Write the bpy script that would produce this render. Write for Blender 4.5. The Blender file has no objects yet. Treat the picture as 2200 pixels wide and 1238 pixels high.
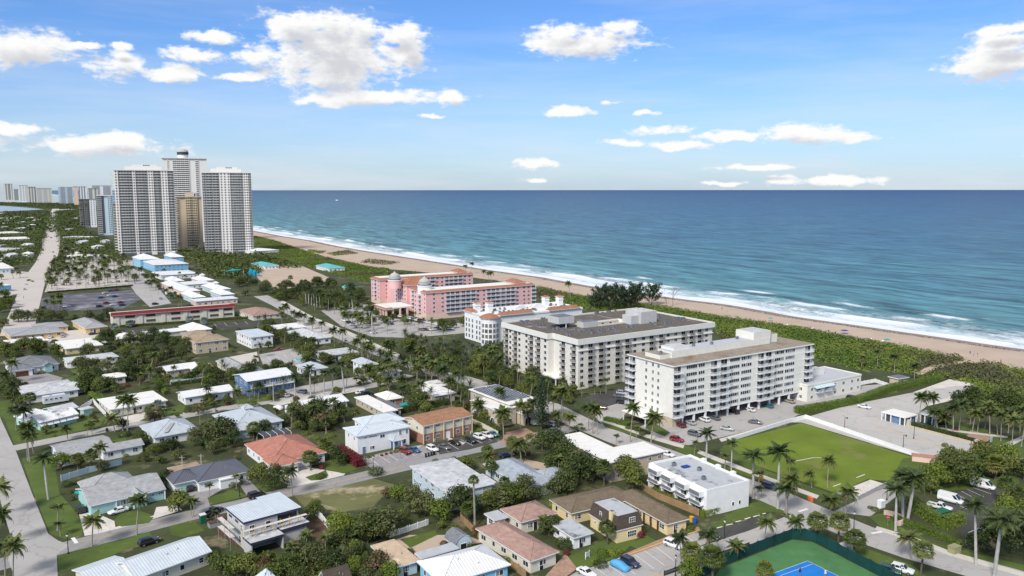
import bpy, math, random
from mathutils import Vector, noise as mnoise
R = math.radians
rnd = random.Random(7)
SC = bpy.context.scene
COL = SC.collection
# ---------------------------------------------------------------- camera numbers
F, CX, CY, HZ, HC = 1711.0, 1100.0, 619.0, 407.0, 80.0
TH = math.atan((CY - HZ) / F)
def G(px, py, z=0.0):
 """point of the place seen at a spot of the photograph, at height z"""
 x = (px - CX) / F; y = -(py - CY) / F
 c, s = math.cos(TH), math.sin(TH)
 t = (HC - z) / (s - y * c)
 return (x * t, (c + y * s) * t)
def P(X, Y, Z):
 """back into the photograph, only used to word the labels"""
 c, s = math.cos(TH), math.sin(TH)
 dz = Z - HC
 f = Y * c - dz * s
 u = Y * s + dz * c
 return (CX + F * X / f, CY - F * u / f)
QQ = {'Z1': ((0, 300), .25455), 'Z2': ((0, 560), .25455), 'Z3': ((540, 560), .25455), 'Z4': ((1000, 560), .25455), 'Z5': ((1540, 600), .3),
 'Q1': ((0, 800), .2004), 'Q2': ((0, 990), .2004), 'Q3': ((400, 750), .2004), 'Q4': ((400, 990), .2004), 'Q5': ((800, 750), .2004),
 'Q6': ((800, 990), .2004), 'R1': ((1180, 890), .28106), 'R2': ((1640, 890), .28112), 'C5': ((1080, 650), .21818), 'C6': ((1330, 690), .2409),
 'PK': ((780, 570), .18182), 'MD': ((990, 620), .13636), 'BE': ((520, 400), .27273), 'FL': ((0, 380), .12115), 'TW': ((230, 310), .20196),
 'BL': ((260, 530), .17273), 'PL': ((0, 540), .1373), 'RP': ((1860, 820), .15455), 'RB': ((1900, 980), .20833), 'SE': ((1500, 390), .31818),
 'X': ((0, 0), 1.0)}
def q(k, x, y):
 (ox, oy), s = QQ[k]
 return (ox + x * s, oy + y * s)
def eaz(px):
 return R(max(50.0, min(61.5, 50.5 + (px - 300) * .0088)))
# ---------------------------------------------------------------- materials
MATS = {}
def _nt(name):
 m = bpy.data.materials.new(name); m.use_nodes = True
 nt = m.node_tree
 return m, nt, nt.nodes, nt.links, nt.nodes['Principled BSDF']
def lin(c):
 return tuple(((v / 12.92) if v <= .04045 else ((v + .055) / 1.055) ** 2.4) for v in c)
def mat(name, col, rough=.75, spec=.3, var=.18, scale=.6, fine=6.0, metal=0.0, kind=None, pitch=.45, dark=.6, stain=None, stain_col=None, stain_scale=.25, coat=0.0, bump=.0):
 """a weathered surface: two sizes of noise shift the colour, plus an optional laid pattern (seams, shingles, bricks, tiles, stripes) along the face"""
 if name in MATS: return MATS[name]
 m, nt, N, L, b = _nt(name)
 geo = N.new('ShaderNodeNewGeometry')
 n1 = N.new('ShaderNodeTexNoise'); n1.inputs['Scale'].default_value = scale; n1.inputs['Detail'].default_value = 5
 n2 = N.new('ShaderNodeTexNoise'); n2.inputs['Scale'].default_value = fine; n2.inputs['Detail'].default_value = 3
 L.new(geo.outputs['Position'], n1.inputs['Vector']); L.new(geo.outputs['Position'], n2.inputs['Vector'])
 mul = N.new('ShaderNodeMath'); mul.operation = 'MULTIPLY_ADD'
 L.new(n1.outputs['Fac'], mul.inputs[0]); mul.inputs[1].default_value = .7
 m2 = N.new('ShaderNodeMath'); m2.operation = 'MULTIPLY'; m2.inputs[1].default_value = .3
 L.new(n2.outputs['Fac'], m2.inputs[0]); L.new(m2.outputs[0], mul.inputs[2])
 mr = N.new('ShaderNodeMapRange'); mr.inputs['From Min'].default_value = .32; mr.inputs['From Max'].default_value = .68
 mr.inputs['To Min'].default_value = 1 - var; mr.inputs['To Max'].default_value = 1 + var * .6
 L.new(mul.outputs[0], mr.inputs['Value'])
 mix = N.new('ShaderNodeMix'); mix.data_type = 'RGBA'; mix.blend_type = 'MULTIPLY'; mix.inputs['Factor'].default_value = 1
 mix.inputs['A'].default_value = (*col, 1)
 L.new(mr.outputs['Result'], mix.inputs['B'])
 out = mix.outputs['Result']
 if stain is not None:
  ns = N.new('ShaderNodeTexNoise'); ns.inputs['Scale'].default_value = stain_scale; ns.inputs['Detail'].default_value = 7; ns.inputs['Roughness'].default_value = .65
  L.new(geo.outputs['Position'], ns.inputs['Vector'])
  r = N.new('ShaderNodeMapRange'); r.inputs['From Min'].default_value = stain; r.inputs['From Max'].default_value = stain + .14
  L.new(ns.outputs['Fac'], r.inputs['Value'])
  ms = N.new('ShaderNodeMix'); ms.data_type = 'RGBA'
  L.new(r.outputs['Result'], ms.inputs['Factor']); L.new(out, ms.inputs['A']); ms.inputs['B'].default_value = (*(stain_col or tuple(c * .4 for c in col)), 1)
  out = ms.outputs['Result']
 if kind:
  uv = N.new('ShaderNodeUVMap'); uv.uv_map = 'uv'
  if kind in ('seam', 'stripe'):
   w = N.new('ShaderNodeTexWave'); w.wave_type = 'BANDS'; w.bands_direction = 'X'; w.wave_profile = 'SIN'
   w.inputs['Scale'].default_value = .314 / pitch; w.inputs['Distortion'].default_value = 0
   L.new(uv.outputs['UV'], w.inputs['Vector'])
   r = N.new('ShaderNodeMapRange'); r.inputs['From Min'].default_value = .72; r.inputs['From Max'].default_value = .95
   r.inputs['To Min'].default_value = 1; r.inputs['To Max'].default_value = dark
   L.new(w.outputs['Fac'], r.inputs['Value']); pat = r.outputs['Result']
  else:
   bt = N.new('ShaderNodeTexBrick'); bt.inputs['Scale'].default_value = 1
   wd, ht = {'shingle': (.9, .34), 'brick': (.6, .22), 'tile': (.34, .42), 'paver': (.5, .5), 'panel': (1.2, 1.2)}[kind]
   bt.inputs['Brick Width'].default_value = wd; bt.inputs['Row Height'].default_value = ht; bt.inputs['Mortar Size'].default_value = .05 if kind != 'panel' else .03
   bt.inputs['Color1'].default_value = (1, 1, 1, 1); bt.inputs['Color2'].default_value = (.72, .72, .72, 1); bt.inputs['Mortar'].default_value = (dark,) * 3 + (1,)
   L.new(uv.outputs['UV'], bt.inputs['Vector']); pat = bt.outputs['Color']
  mp = N.new('ShaderNodeMix'); mp.data_type = 'RGBA'; mp.blend_type = 'MULTIPLY'; mp.inputs['Factor'].default_value = 1
  L.new(out, mp.inputs['A']); L.new(pat, mp.inputs['B']); out = mp.outputs['Result']
 L.new(out, b.inputs['Base Color'])
 b.inputs['Roughness'].default_value = rough; b.inputs['Metallic'].default_value = metal
 b.inputs['Specular IOR Level'].default_value = spec
 if coat: b.inputs['Coat Weight'].default_value = coat; b.inputs['Coat Roughness'].default_value = .08
 if bump:
  bp = N.new('ShaderNodeBump'); bp.inputs['Strength'].default_value = bump; bp.inputs['Distance'].default_value = .1
  L.new(n2.outputs['Fac'], bp.inputs['Height']); L.new(bp.outputs['Normal'], b.inputs['Normal'])
 MATS[name] = m
 return m
def _cracks(m):
 nt = m.node_tree; N, L = nt.nodes, nt.links; b = N['Principled BSDF']; src = b.inputs['Base Color'].links[0].from_socket
 geo = N.new('ShaderNodeNewGeometry'); v = N.new('ShaderNodeTexVoronoi'); v.feature = 'DISTANCE_TO_EDGE'; v.inputs['Scale'].default_value = .11
 n = N.new('ShaderNodeTexNoise'); n.inputs['Scale'].default_value = .5; n.inputs['Detail'].default_value = 4; L.new(geo.outputs['Position'], n.inputs['Vector'])
 va = N.new('ShaderNodeVectorMath'); va.operation = 'MULTIPLY_ADD'; L.new(n.outputs['Color'], va.inputs[0]); va.inputs[1].default_value = (5, 5, 0); L.new(geo.outputs['Position'], va.inputs[2]); L.new(va.outputs[0], v.inputs['Vector'])
 r = N.new('ShaderNodeMapRange'); r.inputs[1].default_value = .0; r.inputs[2].default_value = .022; r.inputs[3].default_value = .78; r.inputs[4].default_value = 1; L.new(v.outputs['Distance'], r.inputs[0])
 x = N.new('ShaderNodeMix'); x.data_type = 'RGBA'; x.blend_type = 'MULTIPLY'; x.inputs['Factor'].default_value = 1; L.new(src, x.inputs['A']); L.new(r.outputs[0], x.inputs['B']); L.new(x.outputs['Result'], b.inputs['Base Color'])
def leafmat(name, c1, c2, c3, trans=.25):
 """leaves: every leaf clump and every plant a little different"""
 if name in MATS: return MATS[name]
 m, nt, N, L, b = _nt(name)
 geo = N.new('ShaderNodeNewGeometry'); oi = N.new('ShaderNodeObjectInfo')
 ns = N.new('ShaderNodeTexNoise'); ns.inputs['Scale'].default_value = .35; ns.inputs['Detail'].default_value = 3
 L.new(geo.outputs['Position'], ns.inputs['Vector'])
 a = N.new('ShaderNodeMath'); a.operation = 'MULTIPLY_ADD'; a.inputs[1].default_value = .42
 L.new(geo.outputs['Random Per Island'], a.inputs[0])
 s = N.new('ShaderNodeMath'); s.operation = 'MULTIPLY'; s.inputs[1].default_value = .38; L.new(ns.outputs['Fac'], s.inputs[0]); 
 s2 = N.new('ShaderNodeMath'); s2.operation = 'MULTIPLY_ADD'; s2.inputs[1].default_value = .42; L.new(oi.outputs['Random'], s2.inputs[0]); L.new(s.outputs[0], s2.inputs[2])
 L.new(s2.outputs[0], a.inputs[2])
 cr = N.new('ShaderNodeValToRGB'); e = cr.color_ramp.elements
 e[0].position = .12; e[0].color = (*c1, 1); e[1].position = .9; e[1].color = (*c3, 1)
 k = e.new(.5); k.color = (*c2, 1)
 L.new(a.outputs[0], cr.inputs['Fac']); L.new(cr.outputs['Color'], b.inputs['Base Color'])
 b.inputs['Roughness'].default_value = .55; b.inputs['Specular IOR Level'].default_value = .25
 tr = N.new('ShaderNodeBsdfTranslucent'); L.new(cr.outputs['Color'], tr.inputs['Color'])
 mx = N.new('ShaderNodeMixShader'); mx.inputs[0].default_value = trans
 L.new(b.outputs[0], mx.inputs[1]); L.new(tr.outputs[0], mx.inputs[2]); L.new(mx.outputs[0], N['Material Output'].inputs['Surface'])
 MATS[name] = m
 return m
def glass(name, col, rough=.08, var=.5, blind=True):
 if name in MATS: return MATS[name]
 m, nt, N, L, b = _nt(name)
 oi = N.new('ShaderNodeObjectInfo'); geo = N.new('ShaderNodeNewGeometry')
 ad = N.new('ShaderNodeMath'); ad.operation = 'MULTIPLY'; L.new(geo.outputs['Random Per Island'], ad.inputs[0]); ad.inputs[1].default_value = .6
 a2 = N.new('ShaderNodeMath'); a2.operation = 'MULTIPLY_ADD'; L.new(oi.outputs['Random'], a2.inputs[0]); a2.inputs[1].default_value = .4; L.new(ad.outputs[0], a2.inputs[2])
 mr = N.new('ShaderNodeMapRange'); mr.inputs['To Min'].default_value = 1 - var; mr.inputs['To Max'].default_value = 1 + var
 L.new(a2.outputs[0], mr.inputs['Value'])
 mix = N.new('ShaderNodeMix'); mix.data_type = 'RGBA'; mix.blend_type = 'MULTIPLY'; mix.inputs['Factor'].default_value = 1
 mix.inputs['A'].default_value = (*col, 1); L.new(mr.outputs['Result'], mix.inputs['B'])
 out = mix.outputs['Result']
 if blind:                                                  # a blind or curtain drawn behind some of the panes
  gt = N.new('ShaderNodeMapRange'); gt.inputs[1].default_value = .66; gt.inputs[2].default_value = .74; L.new(a2.outputs[0], gt.inputs[0])
  bm = N.new('ShaderNodeMix'); bm.data_type = 'RGBA'; L.new(gt.outputs[0], bm.inputs['Factor']); L.new(out, bm.inputs['A']); bm.inputs['B'].default_value = (.26, .25, .22, 1); out = bm.outputs['Result']
 L.new(out, b.inputs['Base Color']); b.inputs['Roughness'].default_value = rough; b.inputs['Specular IOR Level'].default_value = .5
 MATS[name] = m
 return m
# ---------------------------------------------------------------- mesh builder
class MB:
 def __init__(s): s.v = []; s.f = []; s.m = []; s.ms = []
 def mi(s, m):
  m = MT(m)
  if m not in s.ms: s.ms.append(m)
  return s.ms.index(m)
 def poly(s, pts, m):
  n = len(s.v); s.v += [tuple(p) for p in pts]; s.f.append(tuple(range(n, n + len(pts)))); s.m.append(s.mi(m))
 def box(s, x0, x1, y0, y1, z0, z1, m, mtop=None, bottom=True):
  n = len(s.v)
  s.v += [(x0, y0, z0), (x1, y0, z0), (x1, y1, z0), (x0, y1, z0), (x0, y0, z1), (x1, y0, z1), (x1, y1, z1), (x0, y1, z1)]
  k = s.mi(m); t = s.mi(mtop) if mtop else k
  fs = [(0, 1, 5, 4), (1, 2, 6, 5), (2, 3, 7, 6), (3, 0, 4, 7), (4, 5, 6, 7)] + ([(3, 2, 1, 0)] if bottom else [])
  for i, f in enumerate(fs):
   s.f.append(tuple(n + a for a in f)); s.m.append(t if i == 4 else k)
 def prism(s, poly, z0, z1, m, mtop=None, bottom=False):
  """a slab over a counter-clockwise outline"""
  if area(poly) < 0: poly = poly[::-1]
  k = len(poly); n = len(s.v)
  s.v += [(x, y, z0) for x, y in poly] + [(x, y, z1) for x, y in poly]
  a = s.mi(m); t = s.mi(mtop) if mtop else a
  for i in range(k):
   j = (i + 1) % k; s.f.append((n + i, n + j, n + k + j, n + k + i)); s.m.append(a)
  s.f.append(tuple(n + k + i for i in range(k))); s.m.append(t)
  if bottom: s.f.append(tuple(n + i for i in reversed(range(k)))); s.m.append(a)
 def tube(s, pts, rad, n, m, cap=True):
  base = len(s.v); k = s.mi(m)
  for i, p in enumerate(pts):
   p = Vector(p); d = (Vector(pts[min(i + 1, len(pts) - 1)]) - Vector(pts[max(i - 1, 0)])).normalized()
   a = d.cross(Vector((0, 0, 1)) if abs(d.z) < .9 else Vector((1, 0, 0))).normalized(); b = d.cross(a)
   r = rad[i] if isinstance(rad, (list, tuple)) else rad
   for j in range(n):
    t = 2 * math.pi * j / n; s.v.append(tuple(p + (a * math.cos(t) + b * math.sin(t)) * r))
  for i in range(len(pts) - 1):
   for j in range(n):
    o = base + i * n; s.f.append((o + j, o + n + j, o + n + (j + 1) % n, o + (j + 1) % n)); s.m.append(k)
  if cap:
   s.f.append(tuple(base + (len(pts) - 1) * n + j for j in reversed(range(n)))); s.m.append(k)
   s.f.append(tuple(base + j for j in range(n))); s.m.append(k)
 def lathe(s, prof, n, m, cx=0, cy=0):
  """prof: (radius, z) from the bottom up"""
  base = len(s.v); k = s.mi(m)
  for r, z in prof:
   for j in range(n):
    t = 2 * math.pi * j / n; s.v.append((cx + r * math.cos(t), cy + r * math.sin(t), z))
  for i in range(len(prof) - 1):
   for j in range(n):
    o = base + i * n; s.f.append((o + j, o + (j + 1) % n, o + n + (j + 1) % n, o + n + j)); s.m.append(k)
  s.f.append(tuple(base + (len(prof) - 1) * n + j for j in range(n))); s.m.append(k)
  s.f.append(tuple(base + j for j in reversed(range(n)))); s.m.append(k)
 def mesh(s, name, uv=True):
  me = bpy.data.meshes.new(name)
  me.from_pydata(s.v, [], s.f)
  for m in s.ms: me.materials.append(m)
  if s.m: me.polygons.foreach_set('material_index', s.m)
  if uv:
   l = me.uv_layers.new(name='uv'); d = l.data; Z = Vector((0, 0, 1))
   for p in me.polygons:
    n = p.normal
    h = Z.cross(n)
    h = h.normalized() if h.length > .02 else Vector((1, 0, 0))
    w = n.cross(h)
    for li in p.loop_indices:
     c = me.vertices[me.loops[li].vertex_index].co
     d[li].uv = (c.dot(h), c.dot(w))
  me.update()
  return me
 def build(s, name, parent=None, uv=True, loc=None, rz=0):
  o = bpy.data.objects.new(name, s.mesh(name, uv)); COL.objects.link(o)
  if parent: o.parent = parent
  if loc: o.location = loc
  o.rotation_euler.z = rz
  return o
def area(p):
 return sum(p[i][0] * p[(i + 1) % len(p)][1] - p[(i + 1) % len(p)][0] * p[i][1] for i in range(len(p))) / 2
def link(name, me, parent=None, loc=(0, 0, 0), rz=0, sc=1):
 o = bpy.data.objects.new(name, me); COL.objects.link(o)
 if parent: o.parent = parent
 o.location = loc; o.rotation_euler.z = rz
 if sc != 1: o.scale = (sc, sc, sc)
 return o
def thing(name, label, cat, loc=(0, 0, 0), rz=0, group=None):
 o = bpy.data.objects.new(name, None); COL.objects.link(o)
 o.location = loc; o.rotation_euler.z = rz; o.empty_display_size = .5
 return tag(o, label, cat, group)
def tag(o, label, cat, group=None, kind=None):
 if label: o['label'] = label
 if cat: o['category'] = cat
 if group: o['group'] = group
 if kind: o['kind'] = kind
 return o
def struct(o): o['kind'] = 'structure'; return o
# ---------------------------------------------------------------- words for labels: which landmark a thing stands by
LAND = []          # (x, y, px, py, words)
ASK = []           # things that still need a label
BYNAME = {}
def landmark(x, y, words, z=3):
 if len(words.split()) > 6: return
 px, py = P(x, y, z); LAND.append((x, y, px, py, words))
def ask(o, look, cat, group, where=None):
 o['category'] = cat; o['group'] = group; ASK.append((o, look, where))
ORD = ['first', 'second', 'third', 'fourth', 'fifth', 'sixth', 'seventh', 'eighth', 'ninth', 'tenth', 'eleventh', 'twelfth', 'thirteenth', 'fourteenth', 'fifteenth', 'sixteenth', 'seventeenth', 'eighteenth', 'nineteenth', 'twentieth']
ORD += ['twenty-' + x for x in ORD[:9]] + ['thirtieth'] + ['thirty-' + x for x in ORD[:9]] + ['fortieth'] + ['forty-' + x for x in ORD[:9]]
def write_labels():
 groups = {}
 for o, look, where in ASK:
  x, y = o.location.x, o.location.y
  px, py = P(x, y, 2)
  if where is None:
   best = min(LAND, key=lambda l: math.hypot(l[0] - x, l[1] - y))
   dx, dy = px - best[2], py - best[3]
   rel = ('right of' if dx > 0 else 'left of') if abs(dx) > 1.6 * abs(dy) else ('before' if dy > 0 else 'behind')
   where = rel + ' ' + best[4]
   if 'sand' in look or 'court' in look: where = ''
  groups.setdefault((look, where), []).append((px, o))
 for (look, where), l in groups.items():
  l.sort(key=lambda t: t[0])
  n = len(l)
  for i, (px, o) in enumerate(l):
   if n == 1: o['label'] = f'{look} {where}'.strip()
   elif n == 2: o['label'] = f'{look} {where}, {("left", "right")[i]} one'.replace(' ,', ',')
   else: o['label'] = f'{look} {where}, {ORD[min(i, len(ORD) - 1)]} from left'.replace(' ,', ',')
def MT(m):
 return m if not isinstance(m, str) else MATS[m]
# ---------------------------------------------------------------- the palette
mat('white_paint', (.80, .80, .78), .7, var=.07)
mat('tower_white', (.78, .735, .68), .8, var=.06)
mat('cream_wall', (.66, .62, .50), .85, var=.08)
mat('condo_wall', (.71, .68, .61), .85, var=.10)
mat('condo_cream', (.74, .72, .64), .85, var=.08)
mat('beige_wall', (.55, .46, .33), .85, var=.1)
mat('tan_wall', (.50, .43, .32), .85, var=.1)
mat('yellow_wall', (.72, .50, .22), .85, var=.1)
mat('pale_yellow_wall', (.74, .60, .33), .85, var=.1)
mat('aqua_wall', (.36, .58, .55), .8, var=.08)
mat('mint_wall', (.42, .62, .55), .8, var=.08)
mat('blue_wall', (.13, .22, .36), .8, var=.1)
mat('pale_blue_wall', (.52, .63, .68), .8, var=.08)
mat('resort_blue', (.22, .50, .68), .8, var=.08)
mat('pink_wall', (.78, .46, .435), .85, var=.07)
mat('peach_trim', (.74, .56, .45), .85, var=.1)
mat('brick_wall', (.30, .15, .11), .9, kind='brick', dark=1.6, var=.2)
mat('stucco_grey', (.50, .50, .48), .9, var=.08)
mat('concrete', (.46, .45, .42), .9, var=.14, stain=.62, stain_col=(.30, .29, .27))
mat('grey_shingle', (.41, .415, .42), .9, kind='shingle', var=.22, dark=.8, stain=.6, stain_col=(.28, .28, .285))
mat('slate_shingle', (.22, .23, .25), .9, kind='shingle', var=.2, dark=.8)
mat('blue_shingle', (.38, .42, .47), .9, kind='shingle', var=.2, dark=.85)
mat('pink_shingle', (.42, .27, .22), .9, kind='shingle', var=.22, dark=.8, stain=.6, stain_col=(.32, .21, .18))
mat('brown_shingle', (.20, .155, .105), .9, kind='shingle', var=.18, dark=.8)
mat('mansard_shingle', (.105, .08, .062), .9, kind='shingle', var=.2, dark=.75)
mat('rust_shingle', (.40, .21, .12), .9, kind='shingle', var=.22, dark=.8, stain=.58, stain_col=(.30, .15, .09))
mat('tan_shingle', (.42, .32, .22), .9, kind='shingle', var=.2, dark=.8)
mat('orange_tile', (.54, .235, .17), .8, kind='tile', var=.2, dark=.6, stain=.6, stain_col=(.46, .18, .12))
mat('resort_tile', (.45, .20, .12), .85, kind='tile', var=.18, dark=.7)
mat('red_tile', (.20, .025, .025), .7, kind='tile', var=.12, dark=.7)
mat('dark_metal_roof', (.085, .09, .11), .45, .5, kind='seam', pitch=.45, dark=1.7, var=.1)
mat('pale_metal_roof', (.60, .66, .70), .45, .5, kind='seam', pitch=.6, dark=.72, var=.12, stain=.62, stain_col=(.46, .49, .52))
mat('grey_metal_roof', (.48, .525, .56), .45, .5, kind='seam', pitch=.5, dark=.75, var=.14, stain=.6, stain_col=(.34, .37, .40))
mat('white_metal_roof', (.79, .79, .79), .45, .5, kind='seam', pitch=.7, dark=.68, var=.09, stain=.63, stain_col=(.58, .57, .54))
mat('white_roof', (.75, .735, .69), .8, var=.1, stain=.64, stain_col=(.55, .53, .48))
mat('stained_white_roof', (.77, .76, .74), .85, var=.1, stain=.53, stain_col=(.22, .22, .23), stain_scale=.35)
mat('pale_grey_roof', (.58, .59, .60), .85, var=.1, kind='panel', dark=.9, stain=.66, stain_col=(.38, .38, .39))
mat('grey_roof_stained', (.44, .46, .48), .85, var=.12, stain=.56, stain_col=(.10, .10, .10), stain_scale=.22)
mat('dark_roof', (.16, .165, .18), .8, var=.2)
mat('tan_flat_roof', (.55, .42, .29), .9, var=.2, stain=.55, stain_col=(.70, .62, .50), stain_scale=.4)
mat('condo_roof', (.135, .115, .095), .95, var=.35, stain=.58, stain_col=(.32, .31, .31), stain_scale=.12)
mat('cream_roof', (.30, .255, .20), .95, var=.3, stain=.52, stain_col=(.20, .14, .09), stain_scale=.14)
mat('cream_roof_coat', (.46, .47, .50), .8, var=.1, stain=.66, stain_col=(.36, .35, .36))
mat('asphalt_pale', (.40, .385, .365), .95, var=.10, scale=.08, stain=.60, stain_col=(.33, .315, .295), stain_scale=.13, bump=.2)
mat('asphalt_road', (.29, .285, .28), .95, var=.12, scale=.1, stain=.62, stain_col=(.25, .24, .23), stain_scale=.2, bump=.2)
mat('asphalt_dark', (.07, .068, .066), .9, var=.35, scale=.15, stain=.60, stain_col=(.15, .15, .15), bump=.2)
mat('asphalt_blue', (.12, .12, .145), .9, var=.4, scale=.12, stain=.52, stain_col=(.30, .29, .30), stain_scale=.06)
mat('asphalt_beach', (.46, .44, .415), .95, var=.09, scale=.06, stain=.60, stain_col=(.36, .345, .33), stain_scale=.08, bump=.2)
mat('boulevard', (.52, .475, .43), .95, var=.10, scale=.05, stain=.60, stain_col=(.42, .38, .34), stain_scale=.05)
mat('pavement_mat', (.56, .52, .46), .95, var=.12, scale=.3)
mat('drive_white', (.62, .58, .52), .95, var=.14, scale=.3, stain=.64, stain_col=(.45, .42, .38))
mat('paver_grey', (.36, .34, .34), .95, kind='paver', dark=.7, var=.12)
mat('paver_red', (.46, .29, .21), .95, kind='paver', dark=.75, var=.16)
mat('line_white', (.74, .74, .72), .8, var=.15, scale=2)
mat('line_yellow', (.66, .42, .14), .8, var=.2, scale=2)
mat('grass', (.085, .125, .024), .95, var=.30, scale=.12, fine=2.5, stain=.60, stain_col=(.19, .18, .065), stain_scale=.3, bump=.6)
mat('field_grass', (.135, .19, .018), .95, var=.3, scale=.06, fine=2, stain=.54, stain_col=(.19, .185, .06), stain_scale=.07, bump=.6)
mat('dry_grass', (.15, .15, .062), .95, var=.3, scale=.15, fine=2, stain=.54, stain_col=(.46, .38, .26), stain_scale=.11, bump=.6)
mat('land_soil', (.058, .070, .026), .95, var=.45, scale=.07, fine=.8, stain=.56, stain_col=(.25, .20, .13), stain_scale=.10, bump=.6)
mat('sand', (.47, .37, .285), .95, var=.12, scale=.06, fine=1.2, stain=.60, stain_col=(.39, .30, .225), stain_scale=.05, bump=.4)
mat('wet_sand', (.27, .20, .15), .6, var=.2, scale=.1)
mat('mulch', (.10, .06, .04), .95, var=.4, scale=1)
mat('court_green', (.075, .20, .075), .85, var=.2, scale=.3, stain=.6, stain_col=(.10, .24, .11))
mat('court_blue', (.015, .19, .58), .8, var=.15, scale=.4, stain=.6, stain_col=(.04, .25, .62))
mat('screen_green', (.006, .055, .05), .9, var=.25, scale=.5)
mat('steel_dark', (.03, .035, .04), .5, metal=.3)
mat('galvanised', (.40, .41, .42), .5, metal=.3)
mat('wood_fence', (.36, .23, .12), .85, kind='stripe', pitch=.2, dark=.7, var=.25)
mat('grey_fence', (.26, .235, .20), .9, kind='stripe', pitch=.2, dark=.7, var=.25)
mat('wood_brown', (.13, .05, .025), .7, var=.3)
mat('trunk_grey', (.30, .265, .22), .9, var=.3, scale=1.5)
mat('trunk_brown', (.13, .10, .075), .95, var=.35, scale=1.5)
mat('trunk_royal', (.44, .42, .39), .85, var=.2, scale=1.5)
mat('crownshaft', (.09, .15, .04), .6, var=.2)
mat('door_dark', (.025, .025, .03), .4, var=.4)
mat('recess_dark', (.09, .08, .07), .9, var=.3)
mat('rail_bronze', (.30, .275, .24), .7, var=.2)
mat('rail_white', (.66, .68, .70), .6, var=.1)
mat('rail_glass', (.36, .37, .365), .5, .2, var=.15)
mat('ac_metal', (.22, .24, .27), .55, metal=.2, var=.4, scale=1.5)
mat('green_dumpster', (.015, .12, .06), .5, var=.2)
mat('teal_fabric', (.0, .30, .29), .75, var=.1)
mat('slide_blue', (.01, .25, .40), .5, var=.1)
mat('teal_roof', (.11, .45, .44), .6, kind='seam', dark=.8)
mat('blue_fabric', (.02, .06, .28), .75, var=.15)
mat('red_fabric', (.5, .05, .05), .75, var=.15)
mat('yellow_plastic', (.75, .42, .02), .45, var=.1)
mat('blue_plastic', (.02, .09, .42), .45, var=.1)
mat('black_plastic', (.02, .02, .022), .5, var=.2)
mat('orange_plastic', (.80, .17, .04), .5, var=.15)
mat('sign_red', (.45, .02, .02), .5)
mat('khaki_metal', (.30, .29, .15), .6, var=.12)
mat('solar_black', (.05, .054, .062), .45, .4, kind='seam', pitch=1.1, dark=9, var=.4)
mat('mesh_dark', (.06, .065, .07), .6, var=.2)
mat('rubber', (.02, .02, .02), .8)
mat('rim', (.42, .43, .45), .35, metal=.6)
mat('lamp_glass', (.8, .8, .76), .4)
mat('tail_red', (.30, .01, .01), .3)
mat('skin', (.42, .24, .16), .7)
mat('skin_dark', (.16, .09, .06), .7)
mat('hair_dark', (.03, .02, .015), .8)
mat('navy_cloth', (.02, .03, .12), .9)
mat('white_cloth', (.72, .72, .70), .9)
mat('coping_red', (.42, .22, .16), .9)
for i, (n, c) in enumerate({'car_white': (.78, .78, .77), 'car_silver': (.42, .44, .46), 'car_grey': (.12, .13, .14), 'car_black': (.012, .012, .014), 'car_red': (.24, .012, .018), 'car_blue': (.01, .085, .22), 'car_navy': (.015, .03, .07), 'car_teal': (.02, .16, .18), 'car_green': (.03, .09, .07), 'car_tan': (.36, .31, .24), 'car_maroon': (.14, .01, .015), 'car_paleblue': (.22, .38, .52)}.items()):
 mat(n, c, .28, .5, var=.03, coat=.6)
mat('cover_blue', (.10, .36, .62), .8, var=.12, scale=1)
glass('win_glass', (.035, .045, .06)); glass('win_blue', (.06, .10, .15)); glass('win_dark', (.02, .022, .028)); glass('tower_glass', (.10, .11, .115), .15)
glass('car_glass', (.018, .022, .028), .05, .2, False); glass('hazed_glass', (.24, .27, .29), .2, .3, False); glass('pool_water', (.10, .42, .42), .05, .1, False); glass('lagoon_mat', (.30, .36, .42), .25, .05, False)  # the skyline tower glass is lightened: distance haze painted into its colour
leafmat('leaf_mid', (.034, .054, .011), (.086, .118, .025), (.19, .21, .046))
leafmat('leaf_dark', (.020, .036, .010), (.052, .078, .020), (.118, .14, .038))
leafmat('leaf_lime', (.060, .100, .014), (.135, .190, .026), (.235, .285, .05))
leafmat('leaf_olive', (.036, .052, .014), (.088, .108, .034), (.165, .175, .066))
leafmat('leaf_red', (.045, .010, .012), (.130, .014, .022), (.20, .035, .04), .1)
leafmat('leaf_rust', (.050, .045, .016), (.120, .075, .035), (.16, .11, .06), .1)
leafmat('leaf_pine', (.016, .030, .014), (.034, .056, .026), (.060, .085, .042), .1)
leafmat('frond_green', (.036, .060, .014), (.090, .125, .030), (.180, .205, .065))
leafmat('frond_dark', (.022, .040, .014), (.052, .080, .026), (.105, .135, .048))
leafmat('frond_dry', (.050, .055, .022), (.120, .110, .045), (.22, .16, .07))
leafmat('frond_silver', (.12, .155, .135), (.19, .23, .205), (.28, .32, .29), .1)
leafmat('frond_date', (.055, .080, .045), (.105, .135, .080), (.165, .19, .12), .15)
leafmat('scrub_leaf', (.060, .095, .016), (.120, .175, .026), (.20, .26, .05), .25)
leafmat('scrub_dry', (.040, .050, .020), (.085, .095, .035), (.15, .145, .065), .2)
leafmat('hedge_leaf', (.030, .062, .010), (.075, .130, .018), (.150, .215, .034), .2)
for n_ in ('asphalt_pale', 'asphalt_road', 'asphalt_beach', 'drive_white', 'asphalt_blue'): _cracks(MATS[n_])
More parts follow.
